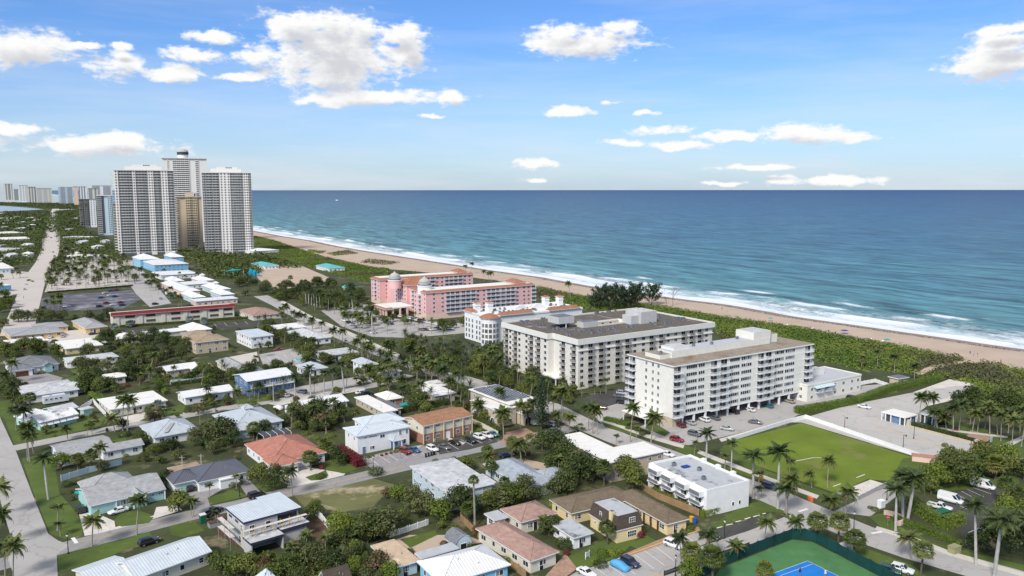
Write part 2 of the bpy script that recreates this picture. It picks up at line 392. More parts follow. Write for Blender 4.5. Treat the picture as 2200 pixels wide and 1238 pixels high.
# ---------------------------------------------------------------- windows, doors and rows of alike parts
CACHE = {}
def window_mb(w, h, fr='white_paint', gl='win_glass', cols=2, rows=1):
 """stands on its sill at the origin, faces -y"""
 b = MB(); t = .09
 b.box(-w / 2, -w / 2 + t, -.07, .02, 0, h, fr); b.box(w / 2 - t, w / 2, -.07, .02, 0, h, fr)
 b.box(-w / 2 + t, w / 2 - t, -.07, .02, 0, t, fr); b.box(-w / 2 + t, w / 2 - t, -.07, .02, h - t, h, fr)
 iw = w - 2 * t
 for i in range(1, cols): b.box(-w / 2 + t + iw * i / cols - .035, -w / 2 + t + iw * i / cols + .035, -.06, .02, t, h - t, fr)
 for j in range(1, rows): b.box(-w / 2 + t, w / 2 - t, -.055, .02, h * j / rows - .03, h * j / rows + .03, fr)
 for i in range(cols):
  x0 = -w / 2 + t + iw * i / cols; x1 = x0 + iw / cols
  b.poly([(x0, -.03, t), (x1, -.03, t), (x1, -.03, h - t), (x0, -.03, h - t)], gl)
 return b
def window_mesh(*a, **k):
 key = ('w', a, tuple(sorted(k.items())))
 if key not in CACHE: CACHE[key] = window_mb(*a, **k).mesh('window')
 return CACHE[key]
FACE = {'S': 0, 'W': -math.pi / 2, 'E': math.pi / 2, 'N': math.pi}
def on_face(face, t, box):
 """point on a wall of the box (x0, x1, y0, y1), t metres from the wall's start; S and N run along x, W and E along y"""
 x0, x1, y0, y1 = box
 return {'S': (x0 + t, y0), 'N': (x0 + t, y1), 'W': (x0, y0 + t), 'E': (x1, y0 + t)}[face] + (FACE[face],)
def put_window(th, face, t, z, box, w, h, **k):
 x, y, r = on_face(face, t, box)
 return link('window', window_mesh(w, h, **k), th, (x, y, z), r)
def door_mesh(w=1.0, h=2.1, m='white_paint'):
 key = ('d', w, h, m)
 if key not in CACHE:
  b = MB(); b.box(-w / 2 - .08, -w / 2, -.08, .02, 0, h + .08, 'white_paint'); b.box(w / 2, w / 2 + .08, -.08, .02, 0, h + .08, 'white_paint'); b.box(-w / 2, w / 2, -.08, .02, h, h + .08, 'white_paint')
  b.box(-w / 2, w / 2, -.05, .02, 0, h, m); CACHE[key] = b.mesh('door')
 return CACHE[key]
def garage_mesh(w=4.8, h=2.2, m='white_paint'):
 key = ('g', w, h, m)
 if key not in CACHE:
  b = MB()
  for i in range(4): b.box(-w / 2, w / 2, -.05 - .005 * (i % 2), .02, h * i / 4 + .01, h * (i + 1) / 4 - .01, m)
  CACHE[key] = b.mesh('garage_door')
 return CACHE[key]
def many(th, name, mb, places, limit=100):
 """the same part again and again: each its own object, past the limit the rest as one"""
 me = mb.mesh(name)
 for x, y, z, r in places[:limit]: link(name, me, th, (x, y, z), r)
 rest = places[limit:]
 if rest:
  b = MB(); b.ms = list(mb.ms)
  for x, y, z, r in rest:
   c, s = math.cos(r), math.sin(r); n = len(b.v)
   b.v += [(x + vx * c - vy * s, y + vx * s + vy * c, z + vz) for vx, vy, vz in mb.v]
   b.f += [tuple(n + i for i in f) for f in mb.f]; b.m += mb.m
  o = b.build(name, th); o['kind'] = 'stuff'
FOOT = []      # footprints (centre, axes, half sizes) that plants keep out of
def place(A, B, C=None, z=3.0, d=None, w=None, az=None):
 """eave corners seen in the photograph -> (origin, turn, width, depth) with square corners"""
 a = G(*A, z); b = G(*B, z)
 if az is None: az = eaz(A[0])
 elif az == 'fit': az = math.atan2(b[0] - a[0], b[1] - a[1])
 u = (math.sin(az), math.cos(az)); v = (-u[1], u[0])
 if w is None: w = max(2.0, (b[0] - a[0]) * u[0] + (b[1] - a[1]) * u[1])
 if d is None:
  c = G(*C, z); d = max(2.0, (c[0] - a[0]) * v[0] + (c[1] - a[1]) * v[1])
 FOOT.append((a[0], a[1], u, v, w, d))
 return (a[0], a[1], 0), math.pi / 2 - az, w, d
def inside_building(x, y, m=.6):
 for ax, ay, u, v, w, d in FOOT:
  dx, dy = x - ax, y - ay
  s, t = dx * u[0] + dy * u[1], dx * v[0] + dy * v[1]
  if -m < s < w + m and -m < t < d + m: return True
 return False
# ---------------------------------------------------------------- roofs (over the eave rectangle x0..x1, y0..y1)
def roof_hip(b, x0, x1, y0, y1, z, h, m, th=.22, fas='white_paint'):
 w, d = x1 - x0, y1 - y0
 if w >= d: r0, r1 = (x0 + d / 2, (y0 + y1) / 2), (x1 - d / 2, (y0 + y1) / 2)
 else: r0, r1 = ((x0 + x1) / 2, y0 + w / 2), ((x0 + x1) / 2, y1 - w / 2)
 if abs(w - d) < .3: r0 = r1 = ((x0 + x1) / 2, (y0 + y1) / 2)
 a, bb, c, e = (x0, y0, z), (x1, y0, z), (x1, y1, z), (x0, y1, z)
 p, q_ = (*r0, z + h), (*r1, z + h)
 if w >= d:
  fs = [[a, bb, q_, p], [bb, c, q_], [c, e, p, q_], [e, a, p]]
 else:
  fs = [[a, bb, p], [bb, c, q_, p], [c, e, q_], [e, a, p, q_]]
 for f in fs: b.poly(f if r0 != r1 else f[:2] + [p], m)
 for s, t in ((a, bb), (bb, c), (c, e), (e, a)):
  b.poly([(s[0], s[1], z - th), (t[0], t[1], z - th), t, s], fas)
 b.poly([(x0, y0, z - th), (x0, y1, z - th), (x1, y1, z - th), (x1, y0, z - th)], fas)
 for s, t in ([(a, p), (bb, q_), (c, q_), (e, p), (p, q_)] if w >= d else [(a, p), (bb, p), (c, q_), (e, q_), (p, q_)]):
  if s != t: b.tube([(s[0], s[1], s[2] + .03), (t[0], t[1], t[2] + .03)], .1, 5, m, cap=False)
def roof_gable(b, x0, x1, y0, y1, z, h, m, axis='x', wall='white_paint', inset=.5, th=.2, fas='white_paint'):
 if axis == 'x':
  ym = (y0 + y1) / 2; p, q_ = (x0, ym, z + h), (x1, ym, z + h)
  b.poly([(x0, y0, z), (x1, y0, z), q_, p], m); b.poly([(x1, y1, z), (x0, y1, z), p, q_], m)
  lo = lambda c: (c[0], c[1], c[2] - th)
  b.poly([lo((x1, y0, z)), lo((x0, y0, z)), lo(p), lo(q_)], fas); b.poly([lo((x0, y1, z)), lo((x1, y1, z)), lo(q_), lo(p)], fas)
  for s, t in (((x0, y0, z), (x1, y0, z)), ((x1, y1, z), (x0, y1, z)), ((x1, y0, z), q_), (q_, (x1, y1, z)), ((x0, y1, z), p), (p, (x0, y0, z))):
   b.poly([lo(s), lo(t), t, s], fas)
  i = inset; k = h * i / ((y1 - y0) / 2)
  for x, s in ((x0 + i, -1), (x1 - i, 1)):
   f = [(x, y0 + i, z - th), (x, y1 - i, z - th), (x, ym, z + h - th - .01)]
   b.poly(f if s > 0 else f[::-1], wall)
 else:
  xm = (x0 + x1) / 2; p, q_ = (xm, y0, z + h), (xm, y1, z + h)
  b.poly([(x1, y0, z), (x1, y1, z), q_, p], m); b.poly([(x0, y1, z), (x0, y0, z), p, q_], m)
  lo = lambda c: (c[0], c[1], c[2] - th)
  b.poly([lo((x1, y1, z)), lo((x1, y0, z)), lo(p), lo(q_)], fas); b.poly([lo((x0, y0, z)), lo((x0, y1, z)), lo(q_), lo(p)], fas)
  for s, t in (((x1, y0, z), (x1, y1, z)), ((x0, y1, z), (x0, y0, z)), ((x0, y0, z), p), (p, (x1, y0, z)), ((x1, y1, z), q_), (q_, (x0, y1, z))):
   b.poly([lo(s), lo(t), t, s], fas)
  i = inset
  for y, s in ((y0 + i, -1), (y1 - i, 1)):
   f = [(x0 + i, y, z - th), (x1 - i, y, z - th), (xm, y, z + h - th - .01)]
   b.poly(f if s < 0 else f[::-1], wall)
def roof_flat(b, x0, x1, y0, y1, z, m, th=.3, fas='white_paint', parapet=0):
 if parapet:
  t = .25
  b.box(x0, x1, y0, y0 + t, z - th, z + parapet, fas); b.box(x0, x1, y1 - t, y1, z - th, z + parapet, fas)
  b.box(x0, x0 + t, y0 + t, y1 - t, z - th, z + parapet, fas); b.box(x1 - t, x1, y0 + t, y1 - t, z - th, z + parapet, fas)
  b.box(x0 + t, x1 - t, y0 + t, y1 - t, z - th, z, fas, mtop=m)
 else:
  b.box(x0, x1, y0, y1, z - th, z, fas, mtop=m)
def roof_mansard(b, x0, x1, y0, y1, z0, z1, ins, m, mtop, fas='white_paint'):
 o = [(x0, y0), (x1, y0), (x1, y1), (x0, y1)]; i = [(x0 + ins, y0 + ins), (x1 - ins, y0 + ins), (x1 - ins, y1 - ins), (x0 + ins, y1 - ins)]
 for k in range(4):
  j = (k + 1) % 4
  b.poly([(*o[k], z0), (*o[j], z0), (*i[j], z1), (*i[k], z1)], m)
  b.poly([(*o[k], z0 - .2), (*o[j], z0 - .2), (*o[j], z0), (*o[k], z0)], fas)
 b.poly([(*c, z1 - .15) for c in i], mtop)
 b.poly([(*c, z0 - .2) for c in reversed(o)], fas)
def wing(th, box, z, kind, h, rm, wm, storeys=1, ov=.55, axis='x', wins=True, parapet=0, fas='white_paint', wf='white_paint', faces='SWEN', gl='win_glass', skip=(), base=0):
 """walls, roof and windows over an eave rectangle"""
 x0, x1, y0, y1 = box
 w = MB(); t = {'hip': .22, 'gable': .2, 'flat': .3, 'mansard': .2}[kind]
 wb = (x0 + ov, x1 - ov, y0 + ov, y1 - ov)
 if parapet: wb = (x0 + .02, x1 - .02, y0 + .02, y1 - .02)
 w.box(*wb, base, z - t - .002, wm, bottom=False); w.build('wall', th)
 r = MB()
 if kind == 'hip': roof_hip(r, x0, x1, y0, y1, z, h, rm, fas=fas)
 elif kind == 'gable': roof_gable(r, x0, x1, y0, y1, z, h, rm, axis, wm, ov, fas=fas)
 elif kind == 'flat': roof_flat(r, x0, x1, y0, y1, z, rm, fas=fas, parapet=parapet)
 ro = r.build('roof', th)
 if wins:
  fl = (z - base) / storeys
  for f in faces:
   L = (wb[1] - wb[0]) if f in 'SN' else (wb[3] - wb[2])
   n = max(1, int(L / 3.6))
   for s in range(storeys):
    for i in range(n):
     if (f, s, i) in skip: continue
     ww = rnd.choice((1.1, 1.5, 1.9))
     if ww > L * .8: continue
     put_window(th, f, L * (i + .5) / n + rnd.uniform(-.3, .3), base + s * fl + .95, wb, ww, min(1.25, fl - 1.5), fr=wf, gl=gl, cols=2 if ww > 1.2 else 1, rows=rnd.choice((1, 2)))
 return wb, ro
def house(words, name, label, A, B, C=None, z=3.0, d=None, w=None, kind='hip', h=1.8, rm='grey_shingle', wm='white_paint', az=None, cat='house', wings=(), door='S', door_m='door_dark', garage=None, vents=2, **k):
 loc, rz, W, D = place(A, B, C, z, d, w, az)
 th = thing(name, label, cat, loc, rz)
 wb, ro = wing(th, (0, W, 0, D), z, kind, h, rm, wm, **k)
 for wg in wings:
  bx, zz, kd, hh = wg[:4]; o = dict(wg[4]) if len(wg) > 4 else {}
  wing(th, bx, zz, kd, hh, o.pop('rm', rm), o.pop('wm', wm), **o)
 if door:
  L = (wb[1] - wb[0]) if door in 'SN' else (wb[3] - wb[2])
  x, y, r = on_face(door, L * .42, wb); link('door', door_mesh(m=door_m), th, (x, y, .02), r)
 if garage:
  f, t, m = garage; x, y, r = on_face(f, t, wb); link('garage_door', garage_mesh(m=m), th, (x, y, .02), r)
 if vents and kind in ('hip', 'gable', 'flat'):
  for i in range(vents):
   v = MB(); x, y = rnd.uniform(.25, .75) * W, rnd.uniform(.2, .4) * D
   zz = z + (h * min(y / (D / 2), 1) * (.9 if kind != 'flat' else 0)) if (W >= D or kind == 'gable') else z + h * min(x / (W / 2), (W - x) / (W / 2), 1) * .9
   if kind == 'flat': zz = z
   v.tube([(0, 0, -.4), (0, 0, .45)], .09, 7, 'galvanised'); link('vent_pipe', v.mesh('vent_pipe'), th, (x, y, zz))
 c, s = math.cos(rz), math.sin(rz)
 landmark(loc[0] + W / 2 * c - D / 2 * s, loc[1] + W / 2 * s + D / 2 * c, words, z)
 BYNAME[words] = (th, W, D, wb)
 return th, W, D, wb
# ---------------------------------------------------------------- plants: one mesh per kind and variant, shared by its copies
def frond(b, org, az, el, L, droop, m, rr, n=8, lw=.13, ll=.75, wind=(0, 0), vee=.35, stiff=1.0):
 p = Vector(org); k = b.mi(m); pts = []
 for i in range(n + 1):
  t = i / n
  e = el - droop * (t ** 1.25)
  d = Vector((math.cos(az) * math.cos(e) + wind[0] * t, math.sin(az) * math.cos(e) + wind[1] * t, math.sin(e))).normalized()
  pts.append((p.copy(), d)); p = p + d * (L / n)
 for i in range(n):
  (p0, d0), (p1, d1) = pts[i], pts[i + 1]
  s = d0.cross(Vector((0, 0, 1)))
  s = s.normalized() if s.length > .01 else Vector((-math.sin(az), math.cos(az), 0))
  u = s.cross(d0)
  if i < n:                                              # the rib
   w = .05 * (1 - i / n) + .015
   nn = len(b.v); b.v += [tuple(p0 - s * w), tuple(p0 + s * w), tuple(p1 + s * w * .8), tuple(p1 - s * w * .8)]; b.f.append((nn, nn + 1, nn + 2, nn + 3)); b.m.append(k)
  if i == 0: continue
  t = (i + .5) / n; ln = ll * (math.sin(min(1, t * 1.15 + .12) * math.pi) ** .6 * .9 + .12)
  for side in (-1, 1):
   for j in (0, .5):
    o = p0.lerp(p1, j)
    g = rr.uniform(.75, 1.15)
    dr = (d0 * .55 + s * side * 1.0 * stiff + u * (vee - .75 * t) + Vector((wind[0] * .6, wind[1] * .6, -.28))).normalized() * ln * g
    wd = d0 * lw
    nn = len(b.v); b.v += [tuple(o - wd), tuple(o + wd), tuple(o + dr * .62 + wd * .8 + Vector((0, 0, -.02))), tuple(o + dr + Vector((0, 0, -.22 * ln)))]
    b.f.append((nn, nn + 1, nn + 2, nn + 3)); b.m.append(k)
def trunk_mb(H, r0, r1, m, lean=0, bulge=0, n=7, dirn=0, rings=0):
 b = MB(); pts = []; rad = []
 for i in range(n + 1):
  t = i / n
  off = lean * (t ** 1.6)
  pts.append((math.cos(dirn) * off, math.sin(dirn) * off, H * t - .15)); rad.append(r0 + (r1 - r0) * t + bulge * math.sin(t * math.pi) + (.10 if i == 0 else 0))
 b.tube(pts, rad, 8, m)
 return b, Vector(pts[-1])
WIND = (-.42, -.12)
def coconut(seed, H, lean, dead=True, leafm='frond_green'):
 r = random.Random(seed)
 tb, top = trunk_mb(H, .19, .12, 'trunk_grey', lean, dirn=r.uniform(0, 6.28))
 c = MB(); n = 22
 for i in range(n):
  az = i * 2.399 + r.uniform(-.2, .2); t = i / n
  el = 1.25 - 1.75 * t + r.uniform(-.12, .12)
  frond(c, top + Vector((0, 0, .1)), az, el, r.uniform(3.6, 4.4) * (.8 if i < 3 else 1), r.uniform(1.0, 1.5), leafm if not (dead and t > .86) else 'frond_dry', r, 8, .17, 1.1, WIND, .3)
 for i in range(5):
  a = r.uniform(0, 6.28); c.lathe([(.02, top.z - .42), (.13, top.z - .34), (.13, top.z - .2), (.03, top.z - .1)], 6, 'trunk_brown', top.x + .25 * math.cos(a), top.y + .25 * math.sin(a))
 return tb, c
def royal(seed, H):
 r = random.Random(seed)
 tb, top = trunk_mb(H, .27, .20, 'trunk_royal', .1, .07)
 c = MB(); c.tube([tuple(top), tuple(top + Vector((0, 0, .9))), tuple(top + Vector((0, 0, 1.7)))], [.19, .21, .09], 8, 'crownshaft')
 for i in range(17):
  t = i / 17
  frond(c, top + Vector((0, 0, 1.55)), i * 2.399, 1.2 - 1.5 * t, r.uniform(3.9, 4.7), r.uniform(1.2, 1.75), 'frond_dark', r, 8, .18, 1.05, WIND, .5)
 return tb, c
def smallpalm(seed, H, n=11, L=2.1, leafm='frond_green', trunk='trunk_grey'):
 r = random.Random(seed)
 tb, top = trunk_mb(H, .12, .08, trunk, .25, dirn=r.uniform(0, 6.28))
 c = MB(); c.tube([tuple(top), tuple(top + Vector((0, 0, .6)))], [.085, .06], 6, 'crownshaft')
 for i in range(n):
  t = i / n
  frond(c, top + Vector((0, 0, .5)), i * 2.399, 1.15 - 1.0 * t, r.uniform(.85, 1.1) * L, r.uniform(1.3, 1.9), leafm, r, 7, .14, .7, (WIND[0] * .5, 0), .5)
 return tb, c
def date(seed, H, leafm='frond_date'):
 r = random.Random(seed); q_ = leafm != 'frond_date'
 tb, top = trunk_mb(H, *((.17, .13, 'trunk_grey', .8) if q_ else (.32, .30, 'trunk_brown', .1)))
 c = MB()
 if not q_: c.lathe([(.30, top.z - .7), (.48, top.z - .2), (.40, top.z + .2), (.1, top.z + .4)], 8, 'trunk_brown', top.x, top.y)
 n = 26 if q_ else 40
 for i in range(n):
  t = i / n
  frond(c, top, i * 2.399, 1.35 - 1.9 * t, r.uniform(3.3, 4.1), r.uniform(.7, 1.15), leafm, r, 7, .09, .5, (WIND[0] * .3, 0), .75)
 return tb, c
def fan(b, org, d, up, r0, m, rr, blades=9, spread=2.7, droop=.25):
 k = b.mi(m); d = Vector(d).normalized(); s = d.cross(Vector((0, 0, 1)))
 s = s.normalized() if s.length > .05 else Vector((1, 0, 0))
 w = s.cross(d); o = Vector(org)
 for i in range(blades):
  a = -spread / 2 + spread * (i + .5) / blades
  v = (d * math.cos(a) + s * math.sin(a) + w * .12 * math.cos(a * 2)).normalized()
  sd = (d * -math.sin(a) + s * math.cos(a)) * r0 * spread / blades * .42
  L = r0 * rr.uniform(.85, 1.1)
  n = len(b.v); b.v += [tuple(o), tuple(o + v * L * .62 - sd), tuple(o + v * L + Vector((0, 0, -droop * L))), tuple(o + v * L * .62 + sd)]
  b.f.append((n, n + 1, n + 2, n + 3)); b.m.append(k)
def sabal(seed, H, leafm='frond_green', Rr=1.22, dead=True, tr='trunk_brown'):
 r = random.Random(seed)
 tb, top = trunk_mb(H, .21, .19, tr, .3, dirn=r.uniform(0, 6.28))
 c = MB(); n = 46
 for i in range(n):
  z = 1 - 1.55 * (i + .5) / n; a = i * 2.399 + r.uniform(-.2, .2); h = math.sqrt(max(0, 1 - z * z))
  d = Vector((h * math.cos(a) + WIND[0] * .3, h * math.sin(a), z * .9 + .05)).normalized()
  st = top + Vector((0, 0, .3)); L = r.uniform(.85, 1.15) * Rr
  m = 'frond_dry' if dead and z < -.42 else leafm
  p1 = st + d * L; k = c.mi(m); s = Vector((-math.sin(a), math.cos(a), 0)) * .03; nn = len(c.v)
  c.v += [tuple(st - s), tuple(st + s), tuple(p1 + s), tuple(p1 - s)]; c.f.append((nn, nn + 1, nn + 2, nn + 3)); c.m.append(k)
  fan(c, p1, d + Vector((0, 0, -.15)), None, r.uniform(.85, 1.1) * Rr, m, r)
 return tb, c
def leaf_quad(b, p, n, s, k, rr):
 n = Vector(n); n = n.normalized() if n.length > 1e-3 else Vector((0, 0, 1))
 a = n.cross(Vector((rr.uniform(-1, 1), rr.uniform(-1, 1), rr.uniform(-1, 1))))
 a = a.normalized() if a.length > .01 else Vector((1, 0, 0))
 c = n.cross(a); s2 = s * rr.uniform(.45, .8)
 i = len(b.v)
 b.v += [tuple(p - a * s), tuple(p - c * s2 + a * s * .15), tuple(p + a * s), tuple(p + c * s2 - a * s * .1)]
 b.f.append((i, i + 1, i + 2, i + 3)); b.m.append(k)
def broad(seed, H, Rc, leafm='leaf_mid', n=1500, flat=.75, leaf=.30, lobes=13, open_=.0):
 """a spreading tree: limbs carry lobes of leaf clumps at uneven heights, with gaps between"""
 r = random.Random(seed); t = MB(); c = MB(); k = c.mi(leafm)
 hb = H * .20
 t.tube([(0, 0, -.2), (.1, .05, hb * .6), (.05, .1, hb)], [.32, .24, .20], 7, 'trunk_brown')
 L = []
 for i in range(lobes):
  a = i * 2.399 + r.uniform(-.5, .5); q_ = math.sqrt((i + .6) / lobes)
  rad = Rc * .68 * q_; z = hb + (H - hb) * (.24 + .52 * (1 - q_ * q_) + r.uniform(-.14, .15))
  c0 = Vector((rad * math.cos(a), rad * math.sin(a), z)); s = Rc * r.uniform(.30, .50)
  L.append((c0, s))
  t.tube([(.05, .1, hb - .1), tuple(Vector((.05, .1, hb)).lerp(c0, .5) + Vector((0, 0, -.1))), tuple(c0)], [.13, .09, .04], 5, 'trunk_brown')
 tot = sum(s * s for _, s in L)
 for c0, s in L:
  for _ in range(int(n * s * s / tot)):
   z = r.uniform(-.75, 1); a = r.uniform(0, 6.283); h = math.sqrt(max(0, 1 - z * z)); d = Vector((h * math.cos(a), h * math.sin(a), z))
   rr2 = s * (r.uniform(.62, 1.0) if r.random() < .8 else r.uniform(.9, 1.4))
   p = c0 + Vector((d.x * rr2, d.y * rr2, d.z * rr2 * flat))
   p += Vector((mnoise.noise(p * .9) * .4, mnoise.noise(p * .9 + Vector((9, 1, 4))) * .4, mnoise.noise(p * .8 + Vector((3, 7, 1))) * .4))
   leaf_quad(c, p, d * .7 + Vector((r.uniform(-.7, .7), r.uniform(-.7, .7), r.uniform(-.1, .9))), leaf * r.uniform(.7, 1.35), k, r)
 return t, c
def shrub(seed, Rc, H, leafm='leaf_mid', n=260, leaf=.16):
 r = random.Random(seed); t = MB(); c = MB(); k = c.mi(leafm)
 for i in range(4):
  a = i * 1.7; t.tube([(0, 0, -.1), (Rc * .4 * math.cos(a), Rc * .4 * math.sin(a), H * .55)], [.05, .02], 5, 'trunk_brown')
 for _ in range(n):
  z = r.uniform(-.35, 1); a = r.uniform(0, 6.283); h = math.sqrt(max(0, 1 - z * z)); d = Vector((h * math.cos(a), h * math.sin(a), z))
  w = 1 + .22 * mnoise.noise(d * 2.3 + Vector((seed, 0, 0)))
  q_ = r.uniform(.75, 1.03) * w
  leaf_quad(c, Vector((d.x * Rc * q_, d.y * Rc * q_, H * .36 + d.z * H * .62 * q_)), d + Vector((r.uniform(-.6, .6), r.uniform(-.6, .6), r.uniform(-.2, .7))), leaf * r.uniform(.7, 1.3), k, r)
 return t, c
def norfolk(seed, H, Rc, column=False):
 r = random.Random(seed); t, _ = trunk_mb(H, .28, .04, 'trunk_brown', 0)
 c = MB(); k = c.mi('leaf_pine'); n = int(H / .5)
 for i in range(n):
  f = (i + 1) / n; z = H * (.10 + .9 * f)
  rad = Rc * ((1 - f) ** .75 if not column else math.sin(min(1, (1 - f) * 2.2 + .12) * math.pi / 2)) + .15
  nb = 7 if not column else 8
  for j in range(nb):
   a = j * 6.283 / nb + i * .45 + r.uniform(-.15, .15); d = Vector((math.cos(a), math.sin(a), .12))
   for s in range(5 if not column else 7):
    q_ = (s + .8) / (5 if not column else 7)
    p = Vector((0, 0, z)) + d * rad * q_ + Vector((r.uniform(-.12, .12), r.uniform(-.12, .12), .25 * q_ * q_))
    leaf_quad(c, p, Vector((r.uniform(-.5, .5), r.uniform(-.5, .5), 1)) if not column else d + Vector((r.uniform(-.6, .6), r.uniform(-.6, .6), r.uniform(-.2, .8))), .30 * (.6 + .5 * (1 - f)) if not column else .32, k, r)
 return t, c
def casuarina(seed, H, Rc, n=1500):
 r = random.Random(seed); t = MB(); c = MB(); k = c.mi('leaf_pine')
 t.tube([(0, 0, -.2), (-.2, .1, H * .4), (-.8, .1, H * .85)], [.3, .22, .06], 7, 'trunk_brown')
 for i in range(16):
  a = i * 2.399; f = .10 + .85 * (i / 16); o = Vector((-.8 * f * f, .1, H * f)); L = Rc * (1.15 - .75 * f) * r.uniform(.8, 1.15)
  e = o + Vector((math.cos(a) * L - .6, math.sin(a) * L, L * r.uniform(.45, .9)))
  t.tube([tuple(o - Vector((0, 0, .6))), tuple(o.lerp(e, .5)), tuple(e)], [.08, .05, .02], 4, 'trunk_brown')
  for _ in range(n // 16):
   q_ = r.uniform(.25, 1.08); p = o.lerp(e, q_) + Vector((r.gauss(0, .5), r.gauss(0, .5), r.gauss(0, .42))) * (.6 + .7 * q_)
   leaf_quad(c, p, Vector((r.uniform(-1, 1), r.uniform(-1, 1), r.uniform(-.4, .4))), r.uniform(.22, .42), k, r)
 return t, c
def bare(seed, H):
 r = random.Random(seed); t = MB()
 def grow(p, d, L, rad, lv):
  e = p + d * L; t.tube([tuple(p), tuple(p.lerp(e, .5) + Vector((r.uniform(-.1, .1), r.uniform(-.1, .1), 0)) * L * .4), tuple(e)], [rad, rad * .8, rad * .55], 5, 'trunk_brown')
  if lv:
   for _ in range(3):
    nd = (d + Vector((r.uniform(-.8, .8), r.uniform(-.8, .8), r.uniform(-.1, .6)))).normalized(); grow(e, nd, L * .66, rad * .55, lv - 1)
 grow(Vector((0, 0, -.1)), Vector((0, 0, 1)), H * .4, .2, 4)
 c = MB(); k = c.mi('leaf_pine')
 for _ in range(160):
  p = Vector((r.gauss(0, H * .16), r.gauss(0, H * .16), H * r.uniform(.55, 1.0))); leaf_quad(c, p, Vector((r.uniform(-1, 1), r.uniform(-1, 1), r.uniform(-1, 1))), .16, k, r)
 return t, c
KINDS = {}
def kind(key, name, look, cat, group, variants, parts=('trunk', 'crown')):
 KINDS[key] = dict(name=name, look=look, cat=cat, group=group, parts=parts, meshes=[(a.mesh('trunk', False), c.mesh(parts[1], False)) for a, c in variants])
kind('coco', 'coconut_palm', 'coconut palm', 'palm tree', 'coconut palms', [coconut(1, 9, 1.2), coconut(2, 7.5, .7), coconut(3, 10.5, 1.8), coconut(4, 8.2, .4, leafm='frond_dark'), coconut(5, 6, .9)])
kind('queen', 'queen_palm', 'bushy feathery queen palm', 'palm tree', 'queen palms', [date(56, 7.5, 'frond_green'), date(57, 9, 'frond_green'), date(58, 6.2, 'frond_dark')])
kind('royal', 'royal_palm', 'tall pale-trunked royal palm', 'palm tree', 'royal palms', [royal(11, 10), royal(12, 11.5), royal(13, 8.5)])
kind('small', 'garden_palm', 'small arching garden palm', 'palm tree', 'small garden palms', [smallpalm(21, 3.4), smallpalm(22, 4.4, 12, 2.3), smallpalm(23, 2.4, 9, 1.8, 'frond_dark')])
kind('yellow', 'yellowing_palm', 'yellowing golden-fronded palm', 'palm tree', 'yellowing palms', [smallpalm(26, 4.2, 13, 2.6, 'frond_dry'), smallpalm(27, 5.2, 14, 2.8, 'frond_dry')])
kind('sabal', 'cabbage_palm', 'round-headed fan palm', 'palm tree', 'round-headed fan palms', [sabal(31, 4.2), sabal(32, 5.6), sabal(33, 3.2, 'leaf_mid'), sabal(34, 4.6)])
kind('wash', 'thin_fan_palm', 'tall thin-trunked fan palm', 'palm tree', 'tall thin fan palms', [sabal(35, 9.6, 'frond_green', .62, True, 'trunk_grey')])
kind('silver', 'silver_palm', 'silver-grey fan palm', 'palm tree', 'silver fan palms', [sabal(41, 2.2, 'frond_silver', 1.5, False), sabal(42, 3.2, 'frond_silver', 1.6, False)])
kind('date', 'date_palm', 'grey-green feathery date palm', 'palm tree', 'date palms', [date(51, 6), date(52, 7.5)])
kind('mid', 'broadleaf_tree', 'mid-green broadleaf tree', 'tree', 'mid-green broadleaf trees', [broad(61, 6.5, 3.6), broad(62, 8, 4.6, n=1900), broad(63, 5.2, 2.8, n=1100)])
kind('dark', 'shade_tree', 'dark dense shade tree', 'tree', 'dark shade trees', [broad(71, 7.5, 4.2, 'leaf_dark', 1800), broad(72, 9, 5.2, 'leaf_dark', 2300), broad(73, 5.5, 3.2, 'leaf_dark', 1200)])
kind('lime', 'bright_tree', 'bright lime-green tree', 'tree', 'bright lime-green trees', [broad(81, 5.5, 3.2, 'leaf_lime', 1400, leaf=.24), broad(82, 7, 4.2, 'leaf_lime', 1900, leaf=.26)])
kind('olive', 'olive_tree', 'olive-brown bushy tree', 'tree', 'olive-brown bushy trees', [broad(91, 6, 3.8, 'leaf_olive', 1500), broad(92, 7.5, 4.6, 'leaf_olive', 1900)])
kind('rust', 'reddish_tree', 'rusty red-brown leaved tree', 'tree', 'rusty-leaved trees', [broad(96, 5.2, 3.2, 'leaf_rust', 1300)])
kind('shrub', 'shrub', 'rounded green shrub', 'shrub', 'rounded green shrubs', [shrub(101, 1.2, 1.4), shrub(102, 1.7, 1.8, 'leaf_dark', 420), shrub(103, .8, .9, 'leaf_olive', 160)], ('stem', 'foliage'))
kind('limeshrub', 'bright_shrub', 'bright clipped lime shrub', 'shrub', 'bright clipped shrubs', [shrub(106, 1.5, 1.5, 'leaf_lime', 420), shrub(107, 2.3, 2.0, 'leaf_lime', 700)], ('stem', 'foliage'))
kind('redshrub', 'red_shrub', 'dark red leaved shrub', 'shrub', 'red-leaved shrubs', [shrub(111, 1.1, 1.5, 'leaf_red', 300)], ('stem', 'foliage'))
kind('column', 'column_pine', 'tall dark columnar pine', 'tree', 'columnar pines', [norfolk(121, 15, 2.3, True)])
kind('norfolk', 'norfolk_pine', 'tiered conical pine', 'tree', 'tiered conical pines', [norfolk(125, 8, 2.0)])
kind('casu', 'feathery_pine', 'dark feathery beach pine', 'tree', 'feathery beach pines', [casuarina(131, 11, 7, 3000), casuarina(132, 9.5, 6, 2600), casuarina(133, 12.5, 7.5, 3200)])
kind('bare', 'bare_tree', 'nearly leafless twiggy tree', 'tree', 'leafless trees', [bare(141, 11)])
NPLANT = {}
